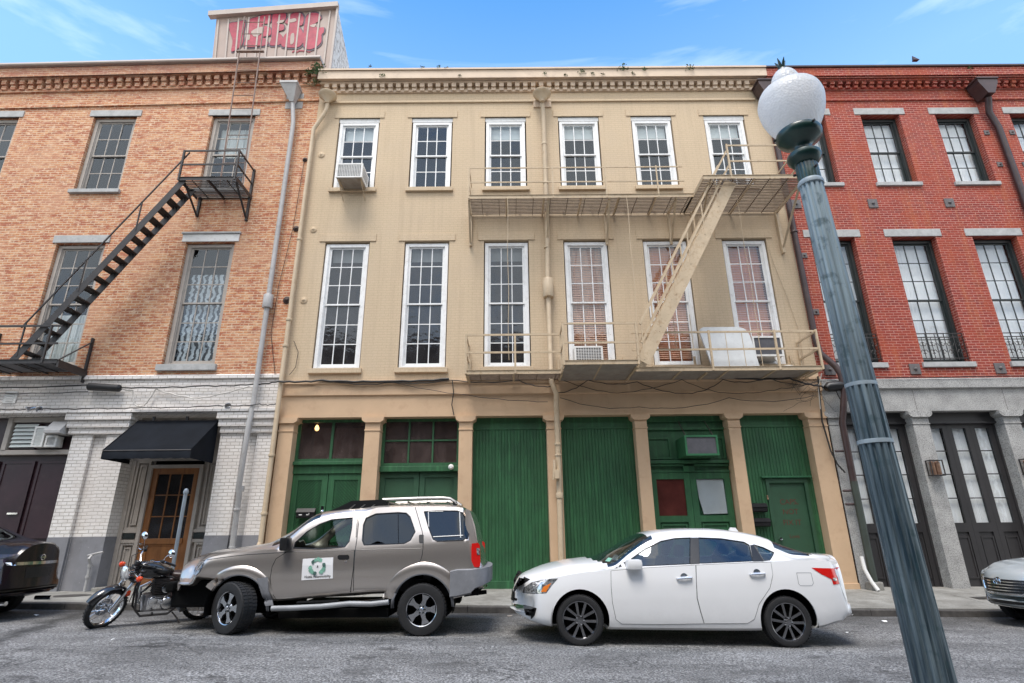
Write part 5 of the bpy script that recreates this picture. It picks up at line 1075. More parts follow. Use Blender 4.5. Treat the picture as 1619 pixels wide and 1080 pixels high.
lit=[('crumpled pale paper scrap in the road at the far left','curtain_white',-7.9,-3.1,.05),('flattened white scrap in the gutter right of the white sedan','curtain_white',6.2,-3.0,.06),('tiny white litter scrap in the road beside the lamp foot','paper_white',4.9,-4.2,.04),('brown leaf lying in the gutter behind the white sedan','ac_body',5.6,-2.7,.05),('brown leaf in the gutter between the two large cars','ac_body',-.05,-2.75,.05),('pale bottle cap sized scrap in front of the motorcycle','paper_white',-5.2,-5.2,.025)]
for lab,mt,x,y,s_ in lit:
    b=MB(); n=7; vs=[(x+s_*random.uniform(.7,1.1)*cos(2*pi*k/n),y+s_*random.uniform(.5,1.)*sin(2*pi*k/n),GZ(x)+.006+random.uniform(0,.02)) for k in range(n)]; vs.append((x,y,GZ(x)+.025)); b.add(vs,[(k,(k+1)%n,n) for k in range(n)]); b.add([(v[0],v[1],v[2]-.004) for v in vs],[((k+1)%n,k,n) for k in range(n)])
    tag(b.obj('paper_scrap' if 'scrap' in lab else 'fallen_leaf',mt,None,loc=(x,y,GZ(x))),lab,'scrap' if 'scrap' in lab else 'leaf')
# ================================================================= vehicles
def interp(T,x):
    if x<=T[0][0]: return T[0][1]
    if x>=T[-1][0]: return T[-1][1]
    for i in range(len(T)-1):
        (a,p),(b_,q)=T[i],T[i+1]
        if a<=x<=b_:
            if b_-a<1e-9: return q
            m0=(q-T[i-1][1])/(b_-T[i-1][0]) if i>0 else (q-p)/(b_-a); m1=(T[i+2][1]-p)/(T[i+2][0]-a) if i<len(T)-2 else (q-p)/(b_-a)
            h=b_-a; lim=2.5*abs(q-p)/h+1e-6; m0=max(-lim,min(lim,m0)); m1=max(-lim,min(lim,m1)); t=(x-a)/h
            return (2*t**3-3*t*t+1)*p+(t**3-2*t*t+t)*h*m0+(-2*t**3+3*t*t)*q+(t**3-t*t)*h*m1
def lin(T,x):
    if x<=T[0][0]: return T[0][1]
    for (a,p),(b_,q) in zip(T[:-1],T[1:]):
        if x<=b_: return p+(q-p)*(x-a)/max(1e-9,b_-a)
    return T[-1][1]
class Car:
    """closed car shell lofted from station curves; parts are laid on its surface"""
    def __init__(s,top,belt,rail,zb,hw,hwr,yc,bowf,bowr,ws,bl,arches,aper,seg=3,M=None,wbow=.26):
        s.yc=yc; x0,x1=top[0][0],top[-1][0]; s.x0,s.x1=x0,x1
        xs=[x0+(x1-x0)*(.5-.5*cos(pi*i/14))*.0 for i in range(0)]
        xs=[]; x=x0
        while x<x1: xs.append(x); x+=.018 if (x-x0<.16 or x1-x<.18) else .055
        xs.append(x1)
        for w in (*ws,*bl): 
            k=min(range(len(xs)),key=lambda i:abs(xs[i]-w)); xs[k]=w
        vs=[];R=[]
        for x in xs:
            t=interp(top,x); b=interp(belt,x); r=interp(rail,x); z0=interp(zb,x); h=interp(hw,x); hr=interp(hwr,x)
            b=min(b,t-.01); r=min(max(r,b+.004),t-.004); z0=min(z0,b-.06); hf=max(0.,min(1.,(ws[1]-x)/.35))*min(1.,max(0.,(x-x0)/.4))
            C=[(0,z0),(.80*h,z0),(.955*h,z0+.04),(h*.995,z0+.38*(b-z0)),(.992*h,z0+.74*(b-z0)),(.955*h,b),(hr,r),(hr*.86,r+(t-r)*(.62-.24*hf)),(hr*.5,r+(t-r)*(.93-.15*hf)),(0,t)]
            row=[]
            for i in range(len(C)-1):
                p0,p1,p2,p3=C[max(i-1,0)],C[i],C[i+1],C[min(i+2,len(C)-1)]
                for k in range(seg):
                    u=k/seg
                    if i==0 or i==5: q=(p1[0]+(p2[0]-p1[0])*u,p1[1]+(p2[1]-p1[1])*u)
                    else:
                        if i==1: p0=p1
                        if i==4: p3=p2
                        if i==6: p0=p1
                        q=tuple(.5*((2*p1[j])+(p2[j]-p0[j])*u+(2*p0[j]-5*p1[j]+4*p2[j]-p3[j])*u*u+(-p0[j]+3*p1[j]-3*p2[j]+p3[j])*u**3) for j in (0,1))
                    row.append(q)
            row.append(C[-1]); R.append(row)
            full=[(-d,z) for d,z in row]+[(d,z) for d,z in row[-2:0:-1]]
            for d,z in full:
                f=(abs(d)/max(h,.01))**2; bo=bowf*max(0,1-(x-x0)/.9)**2*f-bowr*max(0,1-(x1-x)/.8)**2*f
                vs.append((x+bo,yc+d,z))
        n=len(R[0])*2-2; m=len(R[0]); s.n=n; full_dy=[[q[0] for q in row] for row in R]
        shell_f=[];gf=[];gb=[]
        ir=6*seg+1
        for i in range(len(xs)-1):
            for k in range(n):
                k2=(k+1)%n; f=(i*n+k,i*n+k2,(i+1)*n+k2,(i+1)*n+k)
                kk=k if k<m-1 else n-1-k
                isg=kk>=ir
                q2=(abs(full_dy[i][kk])/max(.01,full_dy[i][ir]))**2
                if isg and ws[0]+wbow*q2<=xs[i]<ws[1]+.35*wbow*q2-1e-6: gf.append(f)
                elif isg and bl[0]<=xs[i]<bl[1]-.5*wbow*q2-1e-6: gb.append(f)
                else: shell_f.append(f)
        for ring in (0,len(xs)-1):
            idx=[ring*n+k for k in range(n)]
            c=Vector((0,0,0)); 
            for q in idx: c+=Vector(vs[q])
            c/=n; vs.append(tuple(c)); ci=len(vs)-1
            # cap as strips across so that it keeps the plan curve
            for k in range(m-1):
                a,b2=ring*n+k,ring*n+k+1; a2,b3=ring*n+(n-k)%n,ring*n+(n-k-1)%n
                if len({a,b2,b3,a2})==4: shell_f.append((a,b2,b3,a2))
                else: shell_f.append(tuple(dict.fromkeys((a,b2,b3,a2))))
        s.vs=vs; s.gf=gf; s.gb=gb
        bm=bmesh.new(); V=[bm.verts.new(v) for v in vs]
        for f in shell_f:
            try: bm.faces.new([V[i] for i in f])
            except ValueError: pass
        full=bm.copy(); 
        bmesh.ops.delete(bm,geom=[v for v in bm.verts if not v.link_faces],context='VERTS')
        bmesh.ops.recalc_face_normals(bm,faces=bm.faces)
        bm.faces.ensure_lookup_table(); ctr=Vector(((x0+x1)/2,yc,.8)); vote=sum((f.calc_center_median()-ctr).dot(f.normal)*f.calc_area() for f in bm.faces)
        if vote<0: bmesh.ops.reverse_faces(bm,faces=bm.faces)
        # bvh of the whole closed surface (with glass)
        allf=shell_f+gf+gb; s.bvh=BVHTree.FromPolygons([Vector(v) for v in vs],[list(f) for f in allf]); full.free()
        me=bpy.data.meshes.new('tmp'); bm.to_mesh(me); bm.free(); o=bpy.data.objects.new('tmp',me); COL.objects.link(o)
        # make sure normals point outwards
        so=o.modifiers.new('s','SOLIDIFY'); so.thickness=.022; so.offset=-1; so.use_even_offset=False; so.use_rim=True
        cut=MB()
        cutters=[]
        def addcut(mb):
            me2=bpy.data.meshes.new('c'); me2.from_pydata(mb.v,[],mb.f); b2=bmesh.new(); b2.from_mesh(me2); bmesh.ops.recalc_face_normals(b2,faces=b2.faces); b2.to_mesh(me2); b2.free(); c=bpy.data.objects.new('c',me2); COL.objects.link(c); cutters.append(c)
            md=o.modifiers.new('b','BOOLEAN'); md.operation='DIFFERENCE'; md.solver='FAST'; md.object=c
        for (ax,az,ar) in arches:
            for sd in (-1,1):
                mb=MB(); ya,yb=sorted((yc+sd*.45,yc+sd*1.3)); n2=40; pts=[(ax+ar*cos(2*pi*k/n2),az+ar*sin(2*pi*k/n2)) for k in range(n2)]; mb.prism(pts,ya,yb); addcut(mb)
        for poly in aper:
            mb=MB(); mb.prism(poly,yc-1.4,yc+1.4); addcut(mb)
        s.o=o; s.cutters=cutters
    def finish(s,name,mat,parent,M=None):
        dg=bpy.context.evaluated_depsgraph_get(); dg.update(); me=bpy.data.meshes.new_from_object(s.o.evaluated_get(dg))
        bpy.data.objects.remove(s.o); [bpy.data.objects.remove(c) for c in s.cutters]
        me.materials.clear(); me.materials.append(MATS[mat]); R=Vector(root_of(parent).location)
        bm=bmesh.new(); bm.from_mesh(me)
        for v in bm.verts: v.co=(M@v.co if M else v.co)-R
        for f in bm.faces: f.smooth=True; f.material_index=0
        for e in bm.edges:
            if len(e.link_faces)==2 and e.calc_face_angle(0)>radians(32): e.smooth=False
        bm.to_mesh(me); bm.free(); me.name=name
        o=bpy.data.objects.new(name,me); COL.objects.link(o); o.parent=parent; return o
    def hit(s,px,py):
        o=Vector((0,CAMY,CAMZ)); d=Vector(ray(px,py)).normalized(); h=s.bvh.ray_cast(o,d); return h[0]
    def side(s,x,z):
        h=s.bvh.ray_cast(Vector((x,s.yc-5,z)),Vector((0,1,0)))[0]
        if h is None or h.y>s.yc-.2: 
            h=s.bvh.find_nearest(Vector((x,s.yc-.9,z)))[0]
        return h
    def px2xz(s,pts,ox,oy,sc,Y):
        out=[]
        for a,b in pts:
            px,py=ox+a/sc,oy+b/sc; h=s.hit(px,py)
            if h is None or h.y>s.yc-.25: x,z=F(px,py,Y); out.append((x,z))
            else: out.append((h.x,h.z))
        return out
    def patch(s,poly,off=.003,mode='side',grid=.05,mirror=False,M=None,back=.0):
        """lay a flat outline (x,z) - or (y,z) for front and rear - on the body"""
        bm=bmesh.new(); bm.faces.new([bm.verts.new((a,0,b)) for a,b in poly])
        xs=[p[0] for p in poly]; zs=[p[1] for p in poly]
        for ax,(lo,hi) in enumerate(((min(xs),max(xs)),(min(zs),max(zs)))):
            q=lo+grid
            while q<hi:
                co=(q,0,0) if ax==0 else (0,0,q); no=(1,0,0) if ax==0 else (0,0,1)
                bmesh.ops.bisect_plane(bm,geom=bm.verts[:]+bm.edges[:]+bm.faces[:],plane_co=co,plane_no=no); q+=grid
        for v in bm.verts:
            a,z=v.co.x,v.co.z
            if mode=='side': h=s.side(a,z); v.co=Vector((a,h.y-off,z))
            else:
                d=1 if mode=='front' else -1; h=s.bvh.ray_cast(Vector((-d*60+s.x0,a,z)),Vector((d,0,0)))[0]
                if h is None: h=s.bvh.find_nearest(Vector(((s.x0 if d>0 else s.x1),a,z)))[0]
                v.co=Vector((h.x-d*off,h.y if abs(h.y-a)>.02 else a,h.z if abs(h.z-z)>.02 else z))
        b=MB(); bm.verts.index_update(); V=[v.co.copy() for v in bm.verts]; Fs=[[v.index for v in f.verts] for f in bm.faces]; bm.free()
        b.add(V,Fs)
        if mirror: b.nx(); b.add([(v.x,2*s.yc-v.y,v.z) for v in V],[list(reversed(f)) for f in Fs])
        if M: b.xf(M)
        return b
    def line(s,pts,r=.004,off=0.,closed=False,mirror=False,M=None,step=.05,mode='side'):
        P=list(pts)+([pts[0]] if closed else []); Q=[]
        for (a,b_),(c,d) in zip(P[:-1],P[1:]):
            n=max(1,int(math.hypot(c-a,d-b_)/step))
            for k in range(n): t=k/n; Q.append((a+(c-a)*t,b_+(d-b_)*t))
        Q.append(P[-1]); R=[]
        for a,z in Q:
            if mode=='side': h=s.side(a,z); R.append((a,h.y-off,z))
            else:
                d=1 if mode=='front' else -1; h=s.bvh.ray_cast(Vector((-d*60+s.x0,a,z)),Vector((d,0,0)))[0] or s.bvh.find_nearest(Vector(((s.x0 if d>0 else s.x1),a,z)))[0]; R.append((h.x-d*off,a,z))
        b=MB(); b.tube(R,r,5)
        if mirror: b.nx(); b.tube([(p[0],2*s.yc-p[1],p[2]) for p in R],r,5)
        if M: b.xf(M)
        return b
    def glassfaces(s,fs,M=None,sh=0):
        b=MB(); idx=sorted({i for f in fs for i in f}); mp={i:k for k,i in enumerate(idx)}
        b.add([s.vs[i] for i in idx],[[mp[i] for i in f] for f in fs])
        if M: b.xf(M)
        return b
def wheel(parent,c,R,r,w,style,steer=0.,flip=1,tmat='tyre_rubber',rmat='alloy_silver'):
    """c centre of the outer face plane's middle; axle along y; flip=-1 for the far side"""
    MX=Matrix.Translation(c)@Matrix.Rotation(steer,4,'Z')@(Matrix.Rotation(pi,4,'Z') if flip<0 else Matrix.Identity(4))
    RY_=Matrix.Rotation(radians(90),3,'X')   # lathe z -> -y
    b=MB(); prof=[(r*.99,-w*.45),(r*1.02,w*.40),(r*1.06,w*.47),(r*1.0+(R-r)*.5,w*.5),(R*.955,w*.47),(R*.985,w*.40),(R,w*.30),(R,w*.02),(R*.995,0),(R,-.02*w),(R,-w*.30),(R*.985,-w*.42),(R*.95,-w*.48),(r*1.1,-w*.47),(r*.99,-w*.45)]
    b.lathe(prof,(0,0,0),48,RY_)
    # tread blocks
    for k in range(44):
        a=2*pi*k/44; 
        for (y0,y1) in ((-w*.40,-w*.16),(-w*.11,w*.11),(w*.16,w*.42)):
            q=MB(); q.box(-.016,.016,y0,y1,R-.004,R+.006); q.xf(Matrix.Rotation(a+(.035 if y0>0 else 0),4,'Y')); b.add(q.v,q.f)
    b.xf(MX); hub=MB()
    hub.lathe([(0,-w*.2),(r*.93,-w*.2),(r*.93,-w*.15),(r*.62,-w*.13),(r*.62,w*.1),(0,w*.1)],(0,0,0),32,RY_); hub.xf(MX); wh=hub.obj('wheel','well_dark',parent,smooth=True)
    b.obj('tyre',tmat,wh,smooth=True,angle=30)
    b=MB(); b.lathe([(r*.90,-w*.3),(r*.93,w*.20),(r*.96,w*.36),(r*1.0,w*.43),(r*1.045,w*.45),(r*1.05,w*.40),(r*.98,w*.30),(r*.98,-w*.35),(r*.9,-w*.3)],(0,0,0),48,RY_)
    yo=-w*.36
    if style=='five':
        for k in range(5):
            q=MB(); a=2*pi*k/5+.3
            # broad tapering spoke
            pts=[(-r*.16,r*.26),(-r*.135,r*.60),(-r*.27,r*.93),(r*.27,r*.93),(r*.135,r*.60),(r*.16,r*.26)]; q.prism(pts,yo-.012,yo+.03); 
            for i in range(6): pass
            q.xf(Matrix.Rotation(a,4,'Y')); b.add(q.v,q.f)
        b.lathe([(r*.36,w*.20),(r*.36,w*.33),(r*.30,w*.38),(r*.16,w*.38),(r*.15,w*.46),(r*.11,w*.49),(0,w*.49)],(0,0,0),24,RY_)
    else:
        for k in range(5):
            for sgn in (-1,1):
                q=MB(); a=2*pi*k/5+.1
                pts=[(sgn*r*.04,r*.20),(sgn*r*.20,r*.94),(sgn*r*.36,r*.93),(sgn*r*.18,r*.24)]; 
                if sgn<0: pts=pts[::-1]
                q.prism(pts,yo-.004,yo+.028); q.xf(Matrix.Rotation(a,4,'Y')); b.add(q.v,q.f)
        b.lathe([(r*.26,w*.2),(r*.26,w*.33),(r*.20,w*.36),(r*.13,w*.36),(r*.12,w*.41),(0,w*.42)],(0,0,0),24,RY_)
    b.xf(MX); b.obj('rim',rmat,wh,smooth=True,angle=30)
    b=MB()
    nb=6 if style=='five' else 5
    for k in range(nb):
        q=MB(); q.lathe([(.0,0),(.012,0),(.012,.01),(0,.012)],(0,0,0),8,RY_); a=2*pi*k/nb; q.xf(Matrix.Translation((r*.23*cos(a),-w*(.385 if style=='five' else .35),r*.23*sin(a)))); b.add(q.v,q.f); b.nx()
    b.xf(MX); b.obj('wheel_nut','black_frame' if style=='five' else 'chrome',wh); return wh
def well(parent,ax,az,ar,yc,hwid,M=None):
    b=MB()
    for sd in (-1,1):
        n=24; y0,y1=yc+sd*(hwid-.035),yc+sd*.45; vs=[]
        for k in range(n+1): a=-.25+(pi+.5)*k/n; vs+=[(ax+(ar+.012)*cos(a),y0,az+(ar+.012)*sin(a)),(ax+(ar+.012)*cos(a),y1,az+(ar+.012)*sin(a))]
        fs=[(2*k,2*k+2,2*k+3,2*k+1) for k in range(n)]+[tuple(range(1,2*n+2,2))]; b.add(vs,fs); b.nx()
    if M: b.xf(M)
    return b.obj('wheel_housing','well_dark',parent)
def seats(parent,xs,yc,zf,M=None,mat='interior_dark'):
    b=MB()
    for x in xs:
        for sd in (-1,1):
            y=yc+sd*.36; b.bbox(x-.26,x+.24,y-.23,y+.23,zf+.12,zf+.30,.05)
            i0=len(b.v); b.bbox(-.07,.07,y-.23,y+.23,0,.58,.05); b.xf(Matrix.Translation((x+.24,0,zf+.24))@Matrix.Rotation(radians(14),4,'Y'),i0)
            i0=len(b.v); b.bbox(-.05,.05,y-.12,y+.12,.60,.76,.04); b.xf(Matrix.Translation((x+.26,0,zf+.24))@Matrix.Rotation(radians(14),4,'Y'),i0); b.nx()
    if M: b.xf(M)
    return b.obj('seat',mat,parent,smooth=True)
# ---------------------------------------------------------------- white sedan
def mk(pts,ox,oy,sc,Y): return [F(ox+a/sc,oy+b/sc,Y) for a,b in pts]
WX=(790,800,2.744)
def sedan(name,label,group,paintm,rootx,M=None,nose='white',tyre=(.30,.215,.19)):
    Y0=-5.35; HW=.865; yc=Y0+HW; T=thing(name,label,'car',(rootx,yc,GZ(rootx)) if M is None else tuple(M@Vector((2.2,yc,.08))))
    top=mk([(50,440),(54,380),(62,345),(84,303),(130,276),(200,250),(280,232),(350,222),(413,214),(470,186),(530,155),(590,124),(640,108),(700,100),(780,96),(860,96),(950,102),(1040,115),(1100,130),(1170,158),(1240,186),(1300,200),(1400,206),(1462,222),(1490,280),(1510,350),(1535,420)],*WX,yc)
    top[0]=(top[0][0],.53); 
    belt=mk([(50,420),(75,385),(110,345),(180,318),(260,305),(350,290),(430,282),(500,272),(600,267),(850,252),(1090,242),(1190,240),(1300,235),(1400,237),(1462,245),(1500,320),(1545,430)],*WX,Y0+.06)
    rail=mk([(50,410),(200,285),(350,262),(450,268),(486,272),(560,216),(650,160),(700,141),(780,131),(850,128),(960,132),(1060,147),(1130,163),(1200,190),(1280,222),(1400,222),(1465,232),(1545,425)],*WX,Y0+.22)
    zb=mk([(50,452),(62,488),(100,512),(220,533),(300,538),(465,541),(800,545),(1135,546),(1390,536),(1480,515),(1530,505),(1556,488)],*WX,Y0+.03)
    x0=top[0][0]; x1=4.66; top[-1]=(x1,top[-1][1]); 
    hw=[(x0,.60),(x0+.05,.68),(x0+.18,.76),(x0+.4,.82),(x0+.8,.855),(1.6,HW),(3.2,HW),(4.1,.85),(4.45,.80),(x1-.04,.72),(x1,.66)]
    hwr=[(x0,.50),(x0+.3,.62),(1.0,.68),(1.35,.70),(1.7,.64),(2.2,.575),(2.9,.575),(3.4,.58),(3.8,.60),(4.2,.64),(x1,.5)]
    lx=lambda a,b,Y=yc: F(WX[0]+a/WX[2],WX[1]+b/WX[2],Y)[0]
    ws=(lx(352,238),lx(595,122)-.05); bl=(lx(1110,135),lx(1290,196))
    wF=F(790+353/2.744,800+495/2.744,Y0); wR=F(790+1258/2.744,800+505/2.744,Y0)
    aF=(wF[0],.385,.372); aR=(wR[0]+.01,.36,.372)
    c=Car(top,belt,rail,zb,hw,hwr,yc,.30,.16,ws,bl,[aF,aR],[],)
    fw_=c.px2xz([(573,228),(630,187),(700,153),(760,141),(827,138),(826,252),(740,256),(610,262),(560,258)],*WX,Y0+.12)
    rw_=c.px2xz([(863,138),(960,142),(1060,157),(1083,170),(1098,240),(868,250)],*WX,Y0+.12)
    qw_=c.px2xz([(1102,168),(1145,181),(1190,203),(1172,236),(1147,239)],*WX,Y0+.12)
    c.o.modifiers.clear if 0 else None
    for poly in (fw_,rw_,qw_):
        mb=MB(); mb.prism(poly,yc-1.4,yc+1.4); me2=bpy.data.meshes.new('c'); me2.from_pydata(mb.v,[],mb.f); b2=bmesh.new(); b2.from_mesh(me2); bmesh.ops.recalc_face_normals(b2,faces=b2.faces); b2.to_mesh(me2); b2.free(); cc=bpy.data.objects.new('c',me2); COL.objects.link(cc); c.cutters.append(cc); md=c.o.modifiers.new('b','BOOLEAN'); md.operation='DIFFERENCE'; md.solver='FAST'; md.object=cc
    body=c.finish('body',paintm,T,M)
    c.glassfaces(c.gf,M).obj('windscreen','car_glass',T,smooth=True,angle=80); c.glassfaces(c.gb,M).obj('rear_window','car_glass',T,smooth=True,angle=80)
    for poly in (fw_,rw_,qw_):
        w=c.patch(poly,-.010,grid=.08,mirror=True,M=M).obj('side_window','car_glass',T,smooth=True,angle=80)
        c.line(poly,.007,-.004,True,True,M).obj('window_seal','trim_black',w)
    pil=c.px2xz([(828,137),(862,137),(867,251),(827,253)],*WX,Y0+.12); pl2=c.px2xz([(1086,170),(1101,168),(1146,240),(1099,241)],*WX,Y0+.12)
    for q in (pil,pl2): c.patch(q,.0025,mirror=True,M=M).obj('window_pillar','trim_black',T)
    c.patch(c.px2xz([(500,272),(560,232),(562,262)],*WX,Y0+.12),.003,mirror=True,M=M).obj('mirror_sail','trim_black',T)
    # doors
    d1=c.px2xz([(483,282),(600,271),(849,257),(852,330),(855,400),(870,460),(884,510),(700,513),(530,511),(505,492),(490,420),(484,350)],*WX,Y0)
    d2=c.px2xz([(852,257),(1090,246),(1176,244),(1184,300),(1172,355),(1125,425),(1105,490),(1075,509),(888,510),(872,455),(858,400),(854,330)],*WX,Y0)
    for dpoly,hp in ((d1,(800,312)),(d2,(1116,294))):
        d=c.patch(dpoly,.004,mirror=False,M=M).obj('door',paintm,T,smooth=True,angle=80)
        c.line(dpoly,.0045,0,True,False,M).obj('door_seam','trim_black',d)
        (hx,hz),=c.px2xz([hp],*WX,Y0); h=c.side(hx,hz); hb_=MB(); hb_.tube([(hx-.10,h.y-.002,hz-.01),(hx-.09,h.y-.03,hz-.005),(hx,h.y-.038,hz),(hx+.09,h.y-.03,hz+.004),(hx+.10,h.y-.002,hz+.004)],[.012,.014,.016,.014,.012],8)
        i0=len(hb_.v); hb_.lathe([(0,0),(.035,.001),(.05,.004)],(hx,h.y-.002,hz+.01),14,Matrix.Rotation(radians(90),3,'X'))
        if M: hb_.xf(M)
        hb_.obj('door_handle','chrome' if nose=='white' else paintm,d,smooth=True)
    fd=c.px2xz([(1288,290),(1350,290),(1361,335),(1355,346),(1305,346),(1297,338)],*WX,Y0); c.line(fd,.003,0,True,False,M).obj('fuel_flap','ink_black' if nose!='white' else 'trim_grey',T)
    hl=c.px2xz([(100,376),(106,355),(140,332),(200,319),(252,315),(226,344),(202,378),(150,380)],*WX,Y0+.1)
    h=c.patch(hl,.004,mirror=True,M=M,grid=.03).obj('headlight','lens_clear',T,smooth=True,angle=80)
    c.patch(c.px2xz([(178,373),(190,350),(224,334),(214,350),(201,373)],*WX,Y0+.1),.007,mirror=True,M=M).obj('indicator','amber',h)
    c.line(hl,.004,-.001,True,True,M).obj('headlight_seal','trim_black',h)
    tlp=c.px2xz([(1352,268),(1472,266),(1490,295),(1503,334),(1447,341),(1440,318),(1395,296)],*WX,Y0+.1)
    tl=c.patch(tlp,.005,mirror=True,M=M,grid=.03).obj('tail_light','lens_red' if nose!='black' else 'lens_dark',T,smooth=True,angle=80)
    c.patch(c.px2xz([(1444,312),(1494,308),(1498,318),(1447,326)],*WX,Y0+.1),.008,mirror=True,M=M).obj('reversing_lamp','lens_clear',tl)
    if nose=='white':
        fg=c.px2xz([(104,441),(160,443),(152,474),(140,489),(120,489),(110,465)],*WX,Y0+.1); f=c.patch(fg,.004,mirror=True,M=M).obj('fog_lamp','trim_black',T)
        c.patch(c.px2xz([(108,443),(156,445),(148,455),(130,466),(114,462)],*WX,Y0+.1),.007,mirror=True,M=M).obj('fog_lens','lens_clear',f)
        g=c.patch(c.px2xz([(61,352),(84,306),(132,318),(104,338),(80,350),(62,372)],*WX,Y0+.3),.004,'side',.03,True,M).obj('grille','trim_black',T)
        c.patch([(yc-.32,.60),(yc+.32,.60),(yc+.26,.47),(yc-.26,.47)],.004,'front',.05,False,M).obj('lower_intake','trim_black',T)
        b=c.patch([(yc-.24,.68),(yc+.24,.68),(yc+.24,.56),(yc-.24,.56)],.012,'front',.1,False,M); b.obj('front_plate','trim_black',T)
        (x_,z_),=c.px2xz([(475,228)],*WX,yc-.2); b=MB(); b.add([(0,0,0)],[]) if 0 else None
    # mirror
    (mx_,mz_),=c.px2xz([(545,256)],*WX,Y0); h=c.side(mx_,mz_)
    b=MB(); b.bbox(mx_-.01,mx_+.20,h.y-.19,h.y-.03,mz_-.055,mz_+.075,.045); b.bar((mx_+.06,h.y+.02,mz_-.04),(mx_+.08,h.y-.08,mz_-.03),.06,.03)
    b.nx(); b.bbox(mx_-.01,mx_+.20,2*yc-h.y+.03,2*yc-h.y+.19,mz_-.055,mz_+.075,.045)
    if M: b.xf(M)
    b.obj('wing_mirror',paintm,T,smooth=True)
    # rear spoiler
    b=MB(); sx0,sx1=lx(1375,205,Y0+.35),lx(1465,222,Y0+.35)-.02; zz=F(790+1440/2.744,800+216/2.744,yc)[1]-.01; n=16; vs=[];fs=[]
    for k in range(n+1):
        u=-1+2*k/n; y=yc+u*.66; e=.10*u*u; dz=-.05*abs(u)**3
        vs+=[(sx0-.06-e*.3,y,zz-.02+dz),(sx1-.10-e,y,zz+.035+dz),(sx1+.03-e,y,zz+.01+dz),(sx1+.02-e,y,zz-.015+dz),(sx1-.08-e,y,zz-.03+dz)]
    for k in range(n):
        for j in range(5): a=k*5+j; a2=k*5+(j+1)%5; fs.append((a,a2,a2+5,a+5))
    fs+=[tuple(range(4,-1,-1)),tuple(range(n*5,n*5+5))]; b.add(vs,fs)
    if M: b.xf(M)
    if nose!='black': b.obj('rear_spoiler',paintm,T,smooth=True)
    b=MB(); hr_=F(790+1008/2.744,800+104/2.744,yc); b.prism([(hr_[0]-.06,hr_[1]-.02),(hr_[0]-.02,hr_[1]+.035),(hr_[0]+.05,hr_[1]+.03),(hr_[0]+.09,hr_[1]-.03)],yc-.02,yc+.02)
    if M: b.xf(M)
    if nose=='white': b.obj('roof_antenna',paintm,T)
    if nose=='white':
        b=MB(); b.add([c.hit(790+a/2.744,800+b_/2.744)+Vector((-.004,-.002,.004)) for a,b_ in ((458,240),(472,225),(490,228),(478,243))],[(0,1,2,3)]); b.obj('screen_sticker','sticker_green',T)
    seats(T,(1.95,2.85),yc,.30,M)
    b=MB(); b.bbox(ws[0]+.25,ws[0]+.55,yc-.66,yc+.66,.72,.90,.05); b.lathe([(.15,0),(.165,.01),(.15,.02)],(ws[0]+.72,yc-.34,.90),20,Matrix.Rotation(radians(-65),3,'Y'))
    b.tube([(ws[0]+.5,yc-.34,.80),(ws[0]+.72,yc-.34,.90)],.03,6)
    if M: b.xf(M)
    b.obj('dashboard','interior_dark',T)
    for a in (aF,aR): well(T,*a,yc,HW,M)
    for (wx,st) in ((wF[0],-.10),(wR[0],0)):
        for fl in (1,-1):
            cz=GZ(wx)+tyre[0] if M is None else GZ((M@Vector((wx,yc,0))).x)+tyre[0]; cc=Vector((wx,yc-fl*(HW-.115),cz))
            if M: q=M@cc; cc=Vector((q.x,q.y,cz))
            wheel(T,cc,tyre[0],tyre[1],tyre[2],'twin' if nose!='silver' else 'twin',st,fl,rmat='alloy_dark' if nose=='white' else 'alloy_silver')
    return T,c
sedan('parked_car','white four door sedan parked before the green doors at the centre right',None,'paint_white',2.3)
# dark saloon at the left edge (only its tail shows)
ytail=-3.4; xt=F(84,900,-2.75)[0]+.26
Md=Matrix.Translation((xt+.02-4.66,ytail-(-5.35+.865),GZ(xt)-GZ(4.6)+.04))
T,c=sedan('parked_car','black saloon at the left edge showing only its rear',None,'paint_black',0,Md,'black')
yc=c.yc
b=c.patch([(yc-.52,.845),(yc+.52,.845),(yc+.50,.80),(yc-.50,.80)],.012,'rear',.05,False,Md); b.obj('chrome_trim','chrome',T)
b=c.patch([(yc-.26,.76),(yc+.26,.76),(yc+.24,.60),(yc-.24,.60)],.004,'rear',.05,False,Md); b.obj('plate_recess','trim_black',T)
b=MB(); zl=.905; h=c.bvh.ray_cast(Vector((30,yc,zl)),Vector((-1,0,0)))[0]; RR=Matrix.Rotation(radians(90),3,'Y'); b.lathe([(.035,0),(.048,.004),(.048,.014),(.035,.012),(.035,0)],(h.x,yc,zl),20,RR); b.box(h.x,h.x+.012,yc-.06,yc+.06,zl-.009,zl+.009); b.xf(Md); b.obj('badge','chrome',T,smooth=True)
b=c.patch([(yc+.50,.90),(yc+.74,.88),(yc+.76,.70),(yc+.70,.62),(yc+.60,.64),(yc+.55,.74)],.006,'rear',.04,True,Md); b.obj('tail_light','lens_dark',T)
b=MB(); [b.tube([(4.35,yc+s_*.45,.25),(4.62,yc+s_*.45,.25)],.035,10) for s_ in (1,-1)]; b.xf(Md); b.obj('exhaust','chrome',T)
